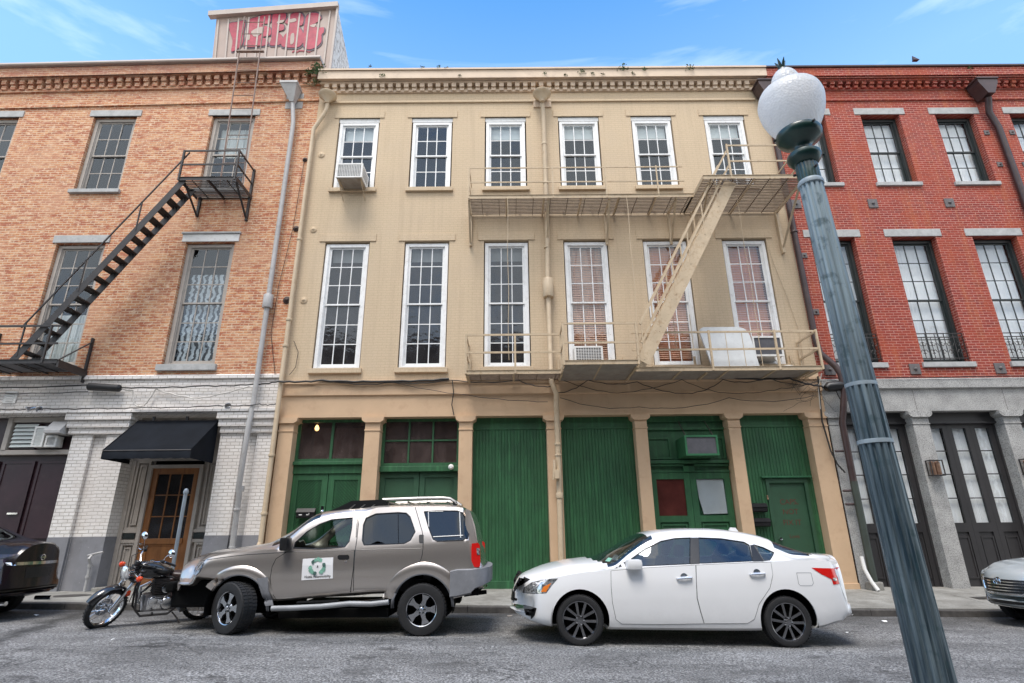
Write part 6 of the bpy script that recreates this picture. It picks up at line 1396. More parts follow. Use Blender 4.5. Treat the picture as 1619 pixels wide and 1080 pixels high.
# silver saloon at the right edge (only its nose shows)
xn=F(1572,915,-3.35)[0]
Ms=Matrix.Translation((xn+.03,-3.35-(-5.35+.865),GZ(xn)-GZ(.3)+.03))
T,c=sedan('parked_car','silver grey saloon at the right edge showing only its nose and grille',None,'paint_silver',0,Ms,'silver')
b=c.patch([(yc-.46,.77),(yc+.46,.77),(yc+.41,.60),(yc+.32,.57),(yc-.32,.57),(yc-.41,.60)],.006,'front',.04,False,Ms); g=b.obj('grille','trim_black',T)
for k in range(4):
    zz=.605+k*.043; b=c.line([(yc-.37-.015*k,zz),(yc+.37+.015*k,zz)],.009,.012,False,False,Ms,mode='front'); b.obj('grille_bar','chrome',g)
b=c.line([(yc-.47,.78),(yc-.42,.59),(yc-.33,.555),(yc+.33,.555),(yc+.42,.59),(yc+.47,.78)],.013,.008,False,False,Ms,mode='front'); b.obj('grille_surround','chrome',g)
h=c.bvh.ray_cast(Vector((-30,yc,.73)),Vector((1,0,0)))[0]; b=MB()
RL=Matrix.Rotation(radians(-90),3,'Y')
def ring(b,rx,rz,cx,cy,cz,r=.006):
    b.tube([(cx,cy+rx*cos(a),cz+rz*sin(a)) for a in [2*pi*k/24 for k in range(25)]],r,5)
b.lathe([(0,.0),(.066,.0),(.06,.014),(0,.018)],(h.x+.004,yc,.735),24,RL); b.xf(Ms); bd=b.obj('badge','trim_black',T)
b=MB(); ring(b,.07,.05,h.x-.022,yc,.735); ring(b,.04,.017,h.x-.022,yc,.75); ring(b,.018,.045,h.x-.022,yc,.735); b.xf(Ms); b.obj('badge_emblem','chrome',bd)
b=c.patch([(yc-.56,.45),(yc+.56,.45),(yc+.48,.36),(yc-.48,.36)],.006,'front',.05,False,Ms); b.obj('lower_intake','trim_black',T)
b=c.line([(yc+.60,.48),(yc+.50,.35),(yc-.50,.35),(yc-.60,.48)],.010,.01,False,False,Ms,mode='front'); b.obj('intake_trim','alloy_bright',T)
b=c.patch([(yc+.50,.76),(yc+.60,.80),(yc+.69,.80),(yc+.71,.72),(yc+.64,.64),(yc+.53,.66)],.006,'front',.04,True,Ms); b.obj('headlight','lens_amber',T)
# ---------------------------------------------------------------- champagne four wheel drive
SX=(290,760,3.238)
def suv():
    Y0=-4.7; HW=.86; yc=Y0+HW; T=thing('parked_car','dusty champagne four wheel drive with a torn front bumper and roof rack','car',(-2.6,yc,GZ(-2.6)))
    top=mk([(22,520),(32,480),(44,440),(62,410),(125,372),(200,352),(300,340),(400,326),(500,303),(560,268),(620,232),(680,198),(745,162),(850,145),(900,138),(985,131),(1100,127),(1300,124),(1400,126),(1440,134),(1466,180),(1484,250),(1494,330),(1500,420)],*SX,yc)
    belt=mk([(20,520),(50,470),(75,435),(105,402),(200,380),(300,368),(450,352),(530,354),(700,350),(870,345),(1100,330),(1300,312),(1460,305),(1500,330),(1515,400)],*SX,Y0+.05)
    rail=mk([(20,500),(75,425),(105,398),(300,358),(470,340),(520,318),(560,288),(600,256),(640,228),(700,198),(760,178),(880,166),(925,160),(985,138),(1100,133),(1300,132),(1440,140),(1475,200),(1500,320),(1515,380)],*SX,Y0+.17)
    zb=mk([(20,512),(60,512),(130,514),(200,520),(380,600),(440,622),(600,612),(860,590),(1080,582),(1360,600),(1420,592),(1515,560)],*SX,Y0+.03)
    x0=top[0][0]; x1=-.40; top[-1]=(x1,top[-1][1])
    hw=[(x0,.66),(x0+.06,.72),(x0+.2,.78),(x0+.5,.82),(-3.5,.85),(-2.8,.855),(-1.2,.86),(-.7,.855),(x1-.05,.84),(x1,.80)]
    hwr=[(x0,.58),(x0+.3,.68),(-3.6,.73),(-3.2,.75),(-2.8,.68),(-2.4,.635),(-1.6,.625),(-.8,.625),(x1,.60)]
    lx=lambda a,b,Y=yc: F(SX[0]+a/SX[2],SX[1]+b/SX[2],Y)[0]
    ws=(lx(500,303),lx(745,162)); bl=(x1-.001,x1)
    fcx,fcz=F(290+262/3.238,760+650/3.238,Y0); rcx,rcz=F(290+1220/3.238,760+650/3.238,Y0)
    aF=(fcx,.50,.435); aR=(rcx,.50,.42)
    c=Car(top,belt,rail,zb,hw,hwr,yc,.24,.02,ws,bl,[aF,aR],[],wbow=.14)
    def ap(p): return c.px2xz(p,*SX,Y0+.15)
    fw_=ap([(564,346),(572,318),(632,262),(700,222),(760,200),(866,190),(860,250),(848,312),(826,340),(700,350)])
    rw_=ap([(922,225),(935,192),(985,170),(1098,163),(1140,166),(1160,185),(1186,262),(1162,305),(1130,322),(925,330),(916,305)])
    qw_=ap([(1232,158),(1300,153),(1400,154),(1430,165),(1452,205),(1465,262),(1455,295),(1430,305),(1300,311),(1278,300),(1255,240)])
    for poly in (fw_,rw_,qw_):
        mb=MB(); mb.prism(poly,yc-1.4,yc+1.4); me2=bpy.data.meshes.new('c'); me2.from_pydata(mb.v,[],mb.f); b2=bmesh.new(); b2.from_mesh(me2); bmesh.ops.recalc_face_normals(b2,faces=b2.faces); b2.to_mesh(me2); b2.free(); cc=bpy.data.objects.new('c',me2); COL.objects.link(cc); c.cutters.append(cc); md=c.o.modifiers.new('b','BOOLEAN'); md.operation='DIFFERENCE'; md.solver='FAST'; md.object=cc
    pm='paint_champagne'; c.finish('body',pm,T)
    c.glassfaces(c.gf).obj('windscreen','car_glass',T,smooth=True,angle=80)
    for poly,gm in ((fw_,'car_glass_clear'),(rw_,'car_glass_dark'),(qw_,'car_glass_dark')):
        w=c.patch(poly,-.010,grid=.08,mirror=True).obj('side_window',gm,T,smooth=True,angle=80); c.line(poly,.009,-.003,True,True).obj('window_seal','trim_black',w)
        if poly is rw_: c.line(ap([(1098,165),(1100,322)]),.006,.0).obj('window_divider','trim_black',w)
        if poly is qw_:
            c.line(ap([(1254,160),(1256,236)]),.006,.0).obj('tape_strip','white_plastic',w); c.line(ap([(1254,158),(1330,157)]),.005,.0).obj('tape_strip','white_plastic',w); c.line(ap([(1414,160),(1419,292)]),.007,.0).obj('tape_strip','white_plastic',w); c.line(ap([(1278,288),(1432,280)]),.007,.0).obj('tape_strip','white_plastic',w)
    A=lambda p: c.px2xz(p,*SX,Y0+.02)
    d1=A([(528,366),(700,362),(876,356),(870,450),(866,585),(700,594),(475,606),(452,570),(445,500),(455,440),(475,400)])
    d2=A([(880,356),(1050,350),(1226,347),(1222,380),(1212,415),(1185,425),(1130,445),(1090,480),(1068,530),(1062,578),(870,585),(874,450)])
    for dp,hh in ((d1,(820,392)),(d2,None)):
        d=c.patch(dp,.004).obj('door',pm,T,smooth=True,angle=80); c.line(dp,.0065,0,True).obj('door_seam','trim_black',d)
        if hh: c.patch(A([(790,385),(798,380),(843,380),(850,386),(850,398),(842,404),(798,404),(790,398)]),.008,grid=.03).obj('door_handle','trim_black',d); (hx,hz),=A([(832,413)]); h=c.side(hx,hz); b=MB(); b.lathe([(0,0),(.014,0),(.012,.008),(0,.01)],(hx,h.y-.004,hz),10,Matrix.Rotation(radians(90),3,'X')); b.obj('door_lock','chrome',d)
        if hh:
            # magnetic sign
            sp=A([(613,400),(768,392),(766,500),(605,510)]); s_=c.patch(sp,.010,grid=.2).obj('door_sign','sticker_white',d)
            (cx,cz),=A([(687,440)]); u=A([(605,455),(768,448)]); wx=u[1][0]-u[0][0]; tl=(u[1][1]-u[0][1])/wx; b=MB(); g2=MB()
            for k in range(3):
                a0=radians(90+120*k+10)
                for (mb,a,rr,w0) in ((b,a0-.55,.30,.115),(b,a0-.15,.31,.12),(b,a0+.2,.30,.10),(g2,a0+.62,.29,.10),(g2,a0+.5,.33,.06)):
                    px_,pz_=cx+wx*rr*.72*cos(a),cz+wx*rr*.68*sin(a)+tl*wx*rr*.72*cos(a); q=[(px_+wx*w0*.62*cos(t+a)*random.uniform(.7,1.1),pz_+wx*w0*.62*sin(t+a)*random.uniform(.7,1.1)) for t in [2*pi*j/9 for j in range(9)]]
                    qq=c.patch(q,.0125+.0006*(len(mb.v)%7)+(.005 if mb is g2 else 0),grid=.3); mb.add(qq.v,qq.f); mb.nx()
            b.obj('recycling_emblem','sticker_green',s_); g2.obj('recycling_emblem_dark','sticker_dark',s_)
            q=c.patch([(cx-.01,cz-.012),(cx+.016,cz-.012),(cx+.012,cz+.004),(cx+.0,cz+.022),(cx-.004,cz+.004)],.013,grid=.3); q.obj('emblem_centre','ink_black',s_)
            h=c.side(cx,cz-.2*wx*2.0); (tx,tz),=A([(688,490)]); h=c.side(tx,tz)
            tt=text('Noble Responsibility',tx,tz,wx*.098,h.y-.0125,'ink_black',s_,'sign_lettering',.0008)
            R_=Vector(T.location)
            for v in tt.data.vertices: v.co.z+=(v.co.x+R_.x-tx)*tl
    (hx,hz),=A([(1216,298)]); h=c.side(hx,hz); c.patch(A([(1206,280),(1212,276),(1230,277),(1230,318),(1210,319),(1206,312)]),.006,grid=.03).obj('door_handle','trim_black',T)
    c.line(A([(1186,135),(1205,200),(1222,260),(1228,300),(1226,347)]),.006).obj('door_seam','trim_black',T); c.line(A([(904,168),(895,230),(888,300),(880,356)]),.006).obj('door_seam','trim_black',T); c.line(A([(893,168),(884,290)]),.005).obj('door_seam','trim_black',T)
    c.line(A([(100,410),(200,393),(330,378),(528,366)]),.005).obj('wing_seam','trim_black',T)
    # bulged wheel arch flares
    def flare(cx,cz,r0,r1,a0,a1,mat,nm,out_=.045):
        b=MB(); n=26; vs=[]
        for k in range(n+1):
            a=a0+(a1-a0)*k/n; e=max(0.,sin(pi*k/n))**.35
            for r,o_ in ((r1,.0),(r1-.02,out_*.55*e),((r0+r1)/2,out_*e),(r0+.012,out_*e),(r0,out_*.85*e),(r0,-.05)):
                x,z=cx+r*cos(a),cz+r*sin(a); h=c.side(x,max(z,.40)); y=h.y if (h.y<yc-.5) else Y0+.04; y=min(y,yc-.66); vs.append((x,y-o_,z))
        fs=[]; 
        for k in range(n):
            for j in range(5): a=k*6+j; fs.append((a,a+1,a+7,a+6))
        b.add(vs,fs); b.nx(); b.add([(v[0],2*yc-v[1],v[2]) for v in vs],[tuple(reversed(f)) for f in fs]); return b.obj(nm,mat,T,smooth=True,angle=60)
    flare(aF[0],aF[1],.435,.56,radians(15),radians(150),pm,'front_wing',.028); flare(aR[0],aR[1],.42,.58,radians(12),radians(168),pm,'rear_wing',.026)
    flare(aF[0],aF[1],.425,.462,radians(-6),radians(138),'trim_grey','arch_trim',.036); flare(aR[0],aR[1],.412,.450,radians(-2),radians(184),'trim_grey','arch_trim',.034)
    # lower claddings
    cl=A([(378,500),(438,492),(440,560),(455,600),(462,638),(420,642),(405,600),(398,560)]); c.patch(cl,.03,grid=.04).obj('lower_cladding','trim_grey',T,smooth=True)
    # rear bumper wraps round the tail
    b=MB(); zt_,zb_=.80,.50; px=lambda a,b_,Y=Y0: F(290+a/3.238,760+b_/3.238,Y)
    xa=px(1365,520)[0]; xe=px(1556,450,Y0+.2)[0]; zt_=px(1430,450)[1]; zm=px(1500,520)[1]; zb_=px(1390,600)[1]
    outl=[(xa,-.895,zb_-.01,zt_-.02),(xa+.10,-.90,zb_+.0,zt_),(xa+.30,-.90,zb_+.04,zt_),(xe-.16,-.89,zb_+.10,zt_+.01),(xe-.05,-.84,zb_+.13,zt_+.02),(xe-.0,-.74,zb_+.15,zt_+.03),(xe+.04,-.45,zb_+.15,zt_+.02),(xe+.05,0,zb_+.15,zt_+.02)]
    vs=[];fs=[]; full=outl+[(p[0],-p[1],p[2],p[3]) for p in outl[-2::-1]]
    for (x,dy,z0,z1) in full:
        inn=(-.10 if x>xe-.2 else 0); sy=1 if dy>0 else -1
        vs+=[(x+inn*.6,yc+dy-sy*(.10 if inn==0 else .03),z0+.0),(x,yc+dy,z0+.03),(x+.0,yc+dy,(z0+z1)/2),(x,yc+dy-sy*.004,z1-.02),(x+inn,yc+dy-sy*.06,z1),(x+inn-.02,yc+dy-sy*.12,z1)]
    for k in range(len(full)-1):
        for j in range(5): a=k*6+j; fs.append((a,a+1,a+7,a+6))
    b.add(vs,fs); b.obj('rear_bumper','trim_grey',T,smooth=True,angle=50)
    b=MB(); b.box(xa-.3,xe-.12,yc-.78,yc+.78,zb_+.02,zb_+.16); b.tube([(xe-.35,yc-.45,zb_+.0),(xe-.02,yc-.5,zb_+.04)],.03,10); b.obj('underbody','well_dark',T)
    tl_=[F(290+q/3.238,760+w/3.238,Y0+.03) for q,w in ((1476,322),(1508,318),(1518,330),(1520,380),(1520,436),(1514,443),(1478,443),(1474,400))]
    b=MB(); b.prism(tl_,Y0+.015,Y0+.16); b.nx(); b.prism(tl_,2*yc-Y0-.16,2*yc-Y0-.015); t_=b.obj('tail_light','lens_red',T)
    q_=[F(290+q/3.238,760+w/3.238,Y0+.01) for q,w in ((1500,345),(1516,345),(1518,380),(1503,380))]; b=MB(); b.prism(q_,Y0+.010,Y0+.10); b.nx(); b.prism(q_,2*yc-Y0-.10,2*yc-Y0-.010); b.obj('reversing_lamp','lens_clear',t_)
    q_=[F(290+q/3.238,760+w/3.238,Y0+.05) for q,w in ((1440,140),(1462,150),(1490,230),(1505,318),(1519,360),(1522,442),(1470,446),(1440,300))]
    b=MB(); b.prism(q_,Y0+.05,2*yc-Y0-.05); 
    b.v=[(x_,y_+(.16 if y_<yc else -.16)*max(0,min(1,(z_-1.05)/.7)),z_) for x_,y_,z_ in b.v]; b.obj('tail_gate',pm,T)
    # headlight, torn front, bull of dark parts
    hl=A([(52,480),(58,452),(80,424),(104,416),(106,424),(88,462),(62,488)]); h=c.patch(hl,.008,grid=.03,mirror=True).obj('headlight','lens_smoke',T); c.line(hl,.006,.002,True,True).obj('headlight_seal','trim_grey',h)
    b=MB()
    xf=x0+.02; zz=c.side(x0+.3,.8).z
    zf0=F(290+60/3.238,760+505/3.238,Y0+.2)[1]
    b.bbox(xf+.10,xf+.75,yc-.62,yc+.62,zf0-.38,zf0-.02,.04); b.bbox(xf+.04,xf+.16,yc-.70,yc+.55,zf0-.17,zf0-.03,.03)
    for k in range(5): b.tube([(xf+.08,yc-.6+k*.25,zf0-.05),(xf+.12,yc-.55+k*.25,zf0-.3)],.02,6)
    b.obj('bare_front_frame','well_dark',T)
    b=MB(); vs=[];ring_=[]
    # hanging grey bumper corner, torn loose
    for k,(px_,py_,w_) in enumerate(((40,488,.02),(12,505,.07),(-10,540,.09),(-22,590,.085),(-30,635,.06),(-18,668,.02))):
        x,z=F(290+px_/3.238,760+py_/3.238,Y0+.40); vs+=[(x-w_*.3,Y0+.40-w_,z),(x+w_*.9,Y0+.36,z-.01),(x+w_*1.0,Y0+.48,z-.01),(x-w_*.2,Y0+.55,z)]
    fs=[]
    for k in range(5):
        for j in range(4): a=k*4+j; a2=k*4+(j+1)%4; fs.append((a,a2,a2+4,a+4))
    fs+=[(3,2,1,0),(20,21,22,23)]; b.add(vs,fs); b.obj('torn_bumper_corner','trim_grey',T,smooth=True,angle=60)
    # running board
    b=MB(); P_=[F(290+a/3.238,760+b_/3.238,Y0-.03) for a,b_ in ((450,655),(560,652),(700,645),(850,630),(960,632),(1050,622))]; b.tube([(p[0],Y0-.02,p[1]) for p in P_],.036,10); b.nx(); b.tube([(p[0],2*yc-Y0+.02,p[1]) for p in P_],.036,10)
    rb=b.obj('running_board','board_grey',T,smooth=True)
    b=MB(); 
    for a,e in ((580,790),(880,1030)):
        xa_,za_=F(290+a/3.238,760+628/3.238,Y0); xb_,zb3=F(290+e/3.238,760+(620 if a<600 else 612)/3.238,Y0); b.bar((xa_,Y0+.03,za_+.012),(xb_,Y0+.03,zb3+.012),.10,.02)
    b.obj('tread_pad','trim_black',rb); MB().box(-3.3,-1.75,yc-.80,yc+.80,.36,.47).obj('sill_panel','well_dark',T)
    # roof rack
    def rp(a,b_,Y): return P(290+a/3.238,760+b_/3.238,Y)
    yn=yc-.52; yf=yc+.52; b=MB(); g=MB()
    for y in (yn,yf):
        sg=[rp(1020,97,yn),rp(1200,90,yn),rp(1330,88,yn),rp(1365,92,yn),rp(1390,108,yn),rp(1398,120,yn)]; b.tube([(p[0],y,p[2]) for p in sg],.024,8)
        q=[rp(*p,yn) for p in ((735,162),(800,135),(862,104),(1020,97),(1040,104),(1035,120),(920,158),(780,160))]; g.prism([(p[0],p[2]) for p in q],y-.025,y+.025); g.nx()
    for a in (1050,1150,1250,1350): p=rp(a,110,yn); b.tube([(p[0],yn,p[2]),(p[0],yf,p[2])],.014,6)
    b.obj('roof_rack','alloy_silver',T,smooth=True); g.obj('rack_fairing','trim_black',T)
    b=MB()
    for k in range(3): a=840+k*50; q=[rp(*p,yn) for p in ((a,152),(a+38,122),(a+46,122),(a+12,152))]; b.prism([(p[0],p[2]) for p in q],yn-.029,yn-.0265)
    b.obj('rack_slot','alloy_silver',T)
    b=MB(); 
    for a in (1040,1390): p=rp(a,118,yn); b.box(p[0]-.03,p[0]+.03,yn-.02,yn+.02,p[2]-.06,p[2]+.03); b.box(p[0]-.03,p[0]+.03,yf-.02,yf+.02,p[2]-.06,p[2]+.03)
    b.obj('rack_foot','trim_black',T)
    # mirror
    (mx_,mz_),=A([(540,335)]); hh=c.side(mx_+.05,mz_); b=MB(); b.bbox(mx_-.07,mx_+.05,hh.y-.20,hh.y-.01,mz_-.06,mz_+.12,.03); b.nx(); b.bbox(mx_-.07,mx_+.05,2*yc-hh.y+.01,2*yc-hh.y+.20,mz_-.06,mz_+.12,.03); b.obj('wing_mirror','trim_black',T,smooth=True)
    seats(T,(-2.35,-1.5),yc,.55)
    b=MB(); b.bbox(-3.1,-2.85,yc-.62,yc+.62,.95,1.15,.05); b.lathe([(.16,0),(.175,.012),(.16,.024)],(-2.68,yc-.33,1.17),22,Matrix.Rotation(radians(-62),3,'Y')); b.tube([(-2.9,yc-.33,1.05),(-2.68,yc-.33,1.17)],.03,6); b.obj('dashboard','interior_dark',T)
    # wipers dark cowl and spare wheel hump
    for a in (aF,aR): well(T,*a,yc,HW)
    R=.335
    fx,_=F(290+225/3.238,760+655/3.238,Y0); rx=rcx
    wheel(T,Vector((fx+.06,Y0+.07,GZ(fx)+R)),R,.205,.26,'five',-.50,1,rmat='alloy_bright'); wheel(T,Vector((fx+.06,2*yc-Y0-.10,GZ(fx)+R)),R,.205,.26,'five',-.46,-1,rmat='alloy_bright')
    wheel(T,Vector((rx,Y0+.09,GZ(rx)+R)),R,.205,.26,'five',0,1,rmat='alloy_bright'); wheel(T,Vector((rx,2*yc-Y0-.09,GZ(rx)+R)),R,.205,.26,'five',0,-1,rmat='alloy_bright')
    return T
suv()
# ---------------------------------------------------------------- street lamp
LY=-9.0
LT=thing('street_lamp','tall fluted blue green street lamp with an acorn shaped white glass globe','street lamp',(2.88,LY,.25))
def lz(px,py): return F(px,py,LY)[1]
def lr(w,py,px=1300): return abs(F(px+w/2,py,LY)[0]-F(px-w/2,py,LY)[0])/2
ax_=F(1477,1075,LY)[0]; ax2=F(1281.7,290.6,LY)[0]; LXC=(ax_+ax2)/2
c0=(0,0,0)
tiltM=Matrix.Translation((ax_,LY,lz(1477,1075)))@Matrix(((1,0,(ax2-ax_)/(lz(1281.7,290.6)-lz(1477,1075)),0),(0,1,0,0),(0,0,1,0),(0,0,0,1)))@Matrix.Translation((0,0,-lz(1477,1075)))
def lamp_part(prof,name,mat,n=32,flute=None,smooth=True,angle=35):
    b=MB(); b.lathe(prof,(0,0,0),n,None,flute); b.xf(tiltM); return b.obj(name,mat,LT,smooth=smooth,angle=angle)
zb0=lz(1477,1075); z1=lz(1281.7,290.6); r0=lr(60,1075,1477); r1=lr(34,290,1282)
fl=lambda t,r,z: 1-.14*max(0,cos(2*pi*14*t))**.7 if True else 1
sh=[]
for k in range(41): u=k/40; z=.3+(z1-.3)*u; rr=r0+(r1-r0)*((z-zb0)/(z1-zb0)); sh.append((rr,z))
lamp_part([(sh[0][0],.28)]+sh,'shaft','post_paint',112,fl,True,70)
lamp_part([(.34,.0),(.36,.06),(.34,.14),(.27,.20),(.24,.30),(.20,.36),(.17,.42)],'base','post_paint')
for (px,py,w) in ((1368,609,44),(1388,699,49)):
    z=lz(px,py); r=lr(w,py,px); lamp_part([(r*.97,z-.016),(r*1.02,z-.014),(r*1.02,z+.014),(r*.97,z+.016)],'shaft_band','post_band')
z=lz(1281.7,290.6); lamp_part([(r1,z-.03),(r1*1.10,z-.025),(r1*1.12,z+.0),(r1*1.04,z+.02),(r1,z+.025)],'shaft_band','post_band')
zk=lz(1270,250); rk=lr(50,246,1271); zr=lz(1264,216); rrg=lr(66,214,1264); rn=lr(27,230,1267)
lamp_part([(r1*.98,z+.02),(r1*.98,zk-.10),(r1*.9,zk-.07)],'collar_sleeve','globe_green',96,lambda t,r,z:1-.05*max(0,cos(2*pi*16*t)))
lamp_part([(r1*.9,zk-.08),(rk*.75,zk-.065),(rk*.98,zk-.02),(rk,zk+.0),(rk*.96,zk+.03),(rn*1.15,zk+.055),(rn,zk+.08),(rn*1.05,zr-.13),(rrg*.55,zr-.10),(rrg*.9,zr-.05),(rrg*1.0,zr-.02),(rrg*1.02,zr+.015),(rrg*.98,zr+.035),(rrg*.86,zr+.04)],'capital','globe_green',48)
zg=lz(1252,166); rg=lr(96,168,1252); zc=lz(1241,139); zt=lz(1236,113); zf_=lz(1233,97)
zn=zr+.03; G=[(rrg*.86,zn),(rrg*.98,zn+.05),(rg*.80,zn+(zg-zn)*.35),(rg*.94,zn+(zg-zn)*.66),(rg,zg),(rg*.985,zg+(zc-zg)*.3),(rg*.87,zg+(zc-zg)*.68),(rg*.62,zc-.03),(rg*.46,zc+.0),(rg*.415,zc+.02),(rg*.44,zc+.05),(rg*.41,zc+(zt-zc)*.55),(rg*.28,zt-.025),(rg*.12,zt)]
# smooth the globe profile
GG=[]
for i in range(len(G)-1):
    p0,p1,p2,p3=G[max(i-1,0)],G[i],G[i+1],G[min(i+2,len(G)-1)]
    for k in range(4):
        u=k/4; GG.append(tuple(.5*((2*p1[j])+(p2[j]-p0[j])*u+(2*p0[j]-5*p1[j]+4*p2[j]-p3[j])*u*u+(-p0[j]+3*p1[j]-3*p2[j]+p3[j])*u**3) for j in (0,1)))
GG.append(G[-1])
lamp_part(GG,'globe','lamp_globe',64,lambda t,r,z:1-.006*max(0,cos(2*pi*40*t)),True,60)
b=MB(); b.lathe([(.0,zt-.03),(.055,zt-.02),(.05,zt+.015),(.03,zt+.03),(.035,zt+.05),(.02,zt+.065),(0,zt+.07)],(0,0,0),14)
for k in range(5): a=2*pi*k/5; b.tube([(.012*cos(a),.012*sin(a),zt+.05),(.03*cos(a),.03*sin(a),zt+.09),(.05*cos(a),.05*sin(a),zt+.135)],[.012,.014,.003],6)
b.xf(tiltM); b.obj('finial','globe_green',LT,smooth=True)
b=MB()
for k in range(3):
    a=2*pi*k/3-1.4; b.tube([(rrg*1.0*cos(a),rrg*sin(a),zr+.01),(rrg*1.12*cos(a),rrg*1.12*sin(a),zr+.01)],.012,6); b.tube([(r1*1.0*cos(a),r1*sin(a),zk-.16),(r1*1.25*cos(a),r1*1.25*sin(a),zk-.16)],.012,6)
b.xf(tiltM); b.obj('fixing_screw','black_metal',LT)
# ---------------------------------------------------------------- motorcycle
def moto():
    T=thing('motorcycle','black and chrome cruiser motorcycle leaning on its stand, front wheel turned, before the champagne car','motorcycle',(-5.65,-3.85,GZ(-5.6)))
    # local frame: x forward, y left, z up, origin under the rear wheel; length units metres
    WB=1.34; RF,RR_=.300,.290; hd=radians(222); S=.97
    rear=Vector((-5.10,-3.32,0)); 
    rear.z=GZ(rear.x)
    L=Matrix.Translation(rear)@Matrix.Rotation(hd,4,'Z')@Matrix.Rotation(radians(-9),4,'X')@Matrix.Scale(S,4)
    def O(b,name,mat,par=T,sm=True,ang=40,X=None):
        b.xf((L@X) if X else L); return b.obj(name,mat,par,smooth=sm,angle=ang)
    RYm=Matrix.Rotation(radians(90),3,'X')
    def wh(x,R,w,X=None,brake=False):
        b=MB(); b.lathe([(R*.80,-w*.35),(R*.82,-w*.48),(R*.90,-w*.5),(R*.97,-w*.34),(R,0),(R*.97,w*.34),(R*.90,w*.5),(R*.82,w*.48),(R*.80,w*.35),(R*.80,-w*.35)],(x,0,R),40,RYm)
        for k in range(36): q=MB(); q.box(-.010,.010,-w*.3,w*.3,R-.003,R+.004); q.xf(Matrix.Translation((x,0,R))@Matrix.Rotation(2*pi*k/36,4,'Y')); b.add(q.v,q.f)
        h=MB(); h.lathe([(.0,-.06),(.035,-.06),(.045,-.04),(.025,-.03),(.025,.03),(.045,.04),(.035,.06),(0,.06)],(x,0,R),20,RYm)
        wo=O(h,'wheel','engine_metal',T,X=X); O(b,'tyre','tyre_rubber',wo,X=X)
        b=MB(); b.lathe([(R*.77,-w*.28),(R*.80,-w*.34),(R*.815,-w*.30),(R*.80,0),(R*.815,w*.30),(R*.80,w*.34),(R*.77,w*.28),(R*.76,0),(R*.77,-w*.28)],(x,0,R),40,RYm); O(b,'rim','chrome',wo,X=X)
        b=MB()
        for k in range(32):
            a=2*pi*k/32; a2=a+(.35 if k%2 else -.35); s_=1 if (k//2)%2 else -1; b.tube([(x+.04*cos(a),s_*.04,R+.04*sin(a)),(x+R*.77*cos(a2),0,R+R*.77*sin(a2))],.0028,4)
        O(b,'spokes','chrome',wo,X=X)
        if brake: b=MB(); b.lathe([(.07,.055),(.13,.055),(.13,.061),(.07,.061),(.07,.055)],(x,0,R),24,RYm); O(b,'brake_disc','engine_metal',wo,X=X)
    # steering: head at (1.06,.86), rake 32 deg
    head=Vector((WB-.42,0,.86)); axis=Vector((-.50,0,.866)).normalized()
    X=Matrix.Translation(head)@Matrix.Rotation(radians(30),4,axis)@Matrix.Translation(-head)
    wh(WB,RF,.095,X,True); wh(0,RR_,.13)
    ux=Vector((.50,0,-.866))
    def fk(t,y): p=Vector((WB-.40,0,.80)); ax0=Vector((WB,0,RF)); top_=ax0-ux*-.0; 
    axle=Vector((WB,0,RF)); tops=axle-ux*.66
    b=MB()
    for s_ in (-1,1):
        o_=Vector((0,s_*.10,0)); b.tube([axle+o_,axle+o_-ux*.30],[.030,.028],10); b.tube([axle+o_-ux*.30,tops+o_],.020,10)
    b.tube([axle+Vector((0,-.12,0)),axle+Vector((0,.12,0))],.012,8); fo=O(b,'front_fork','chrome',T,X=X)
    b=MB(); b.bbox(tops.x-.06,tops.x+.05,-.13,.13,tops.z-.03,tops.z-.0,.01); b.bbox(tops.x+.03,tops.x+.13,-.13,.13,tops.z-.17,tops.z-.14,.01); O(b,'fork_yoke','black_metal',fo,X=X)
    # front mudguard
    def guard(x,R,a0,a1,w,mat,nm,X=None,r_=.035):
        b=MB(); vs=[];fs=[]; n=20
        for k in range(n+1):
            a=a0+(a1-a0)*k/n
            for (y,rr) in ((-w,R+r_-.03),(-w*.85,R+r_+.005),(-w*.4,R+r_+.02),(w*.4,R+r_+.02),(w*.85,R+r_+.005),(w,R+r_-.03)): vs.append((x+rr*cos(a),y,R+rr*sin(a)))
        for k in range(n):
            for j in range(5): a=k*6+j; fs.append((a,a+1,a+7,a+6))
        b.add(vs,fs); return O(b,nm,mat,T,X=X,ang=60)
    guard(WB,RF,radians(28),radians(135),.07,'paint_tank','front_mudguard',X); guard(0,RR_,radians(20),radians(185),.10,'paint_tank','rear_mudguard')
    # headlight and indicators
    hc=tops+Vector((.17,0,-.05)); RYx=Matrix.Rotation(radians(90),3,'Y')
    b=MB(); b.lathe([(0,-.10),(.06,-.09),(.09,-.04),(.100,.03),(.108,.04),(.108,.055),(.098,.06)],hc,28,RYx); hl=O(b,'headlight','chrome',T,X=X)
    b=MB(); b.lathe([(.098,.055),(.08,.068),(.04,.078),(0,.08)],hc,28,RYx); O(b,'headlight_lens','lens_moto',hl,X=X)
    for s_ in (-1,1):
        b=MB(); b.tube([hc+Vector((-.06,s_*.08,-.0)),hc+Vector((-.05,s_*.21,.03 if s_<0 else .0))],.010,6); o_=O(b,'indicator','chrome',T,X=X)
        b=MB(); q=hc+Vector((-.04,s_*.24,.03 if s_<0 else .0)); b.lathe([(0,-.035),(.03,-.03),(.042,0),(.04,.03),(.02,.045),(0,.05)],q,14,RYx); O(b,'indicator_lens','orange_lens',o_,X=X)
    # handlebar, grips, clocks, mirrors
    hb=tops+Vector((-.02,0,.04)); b=MB()
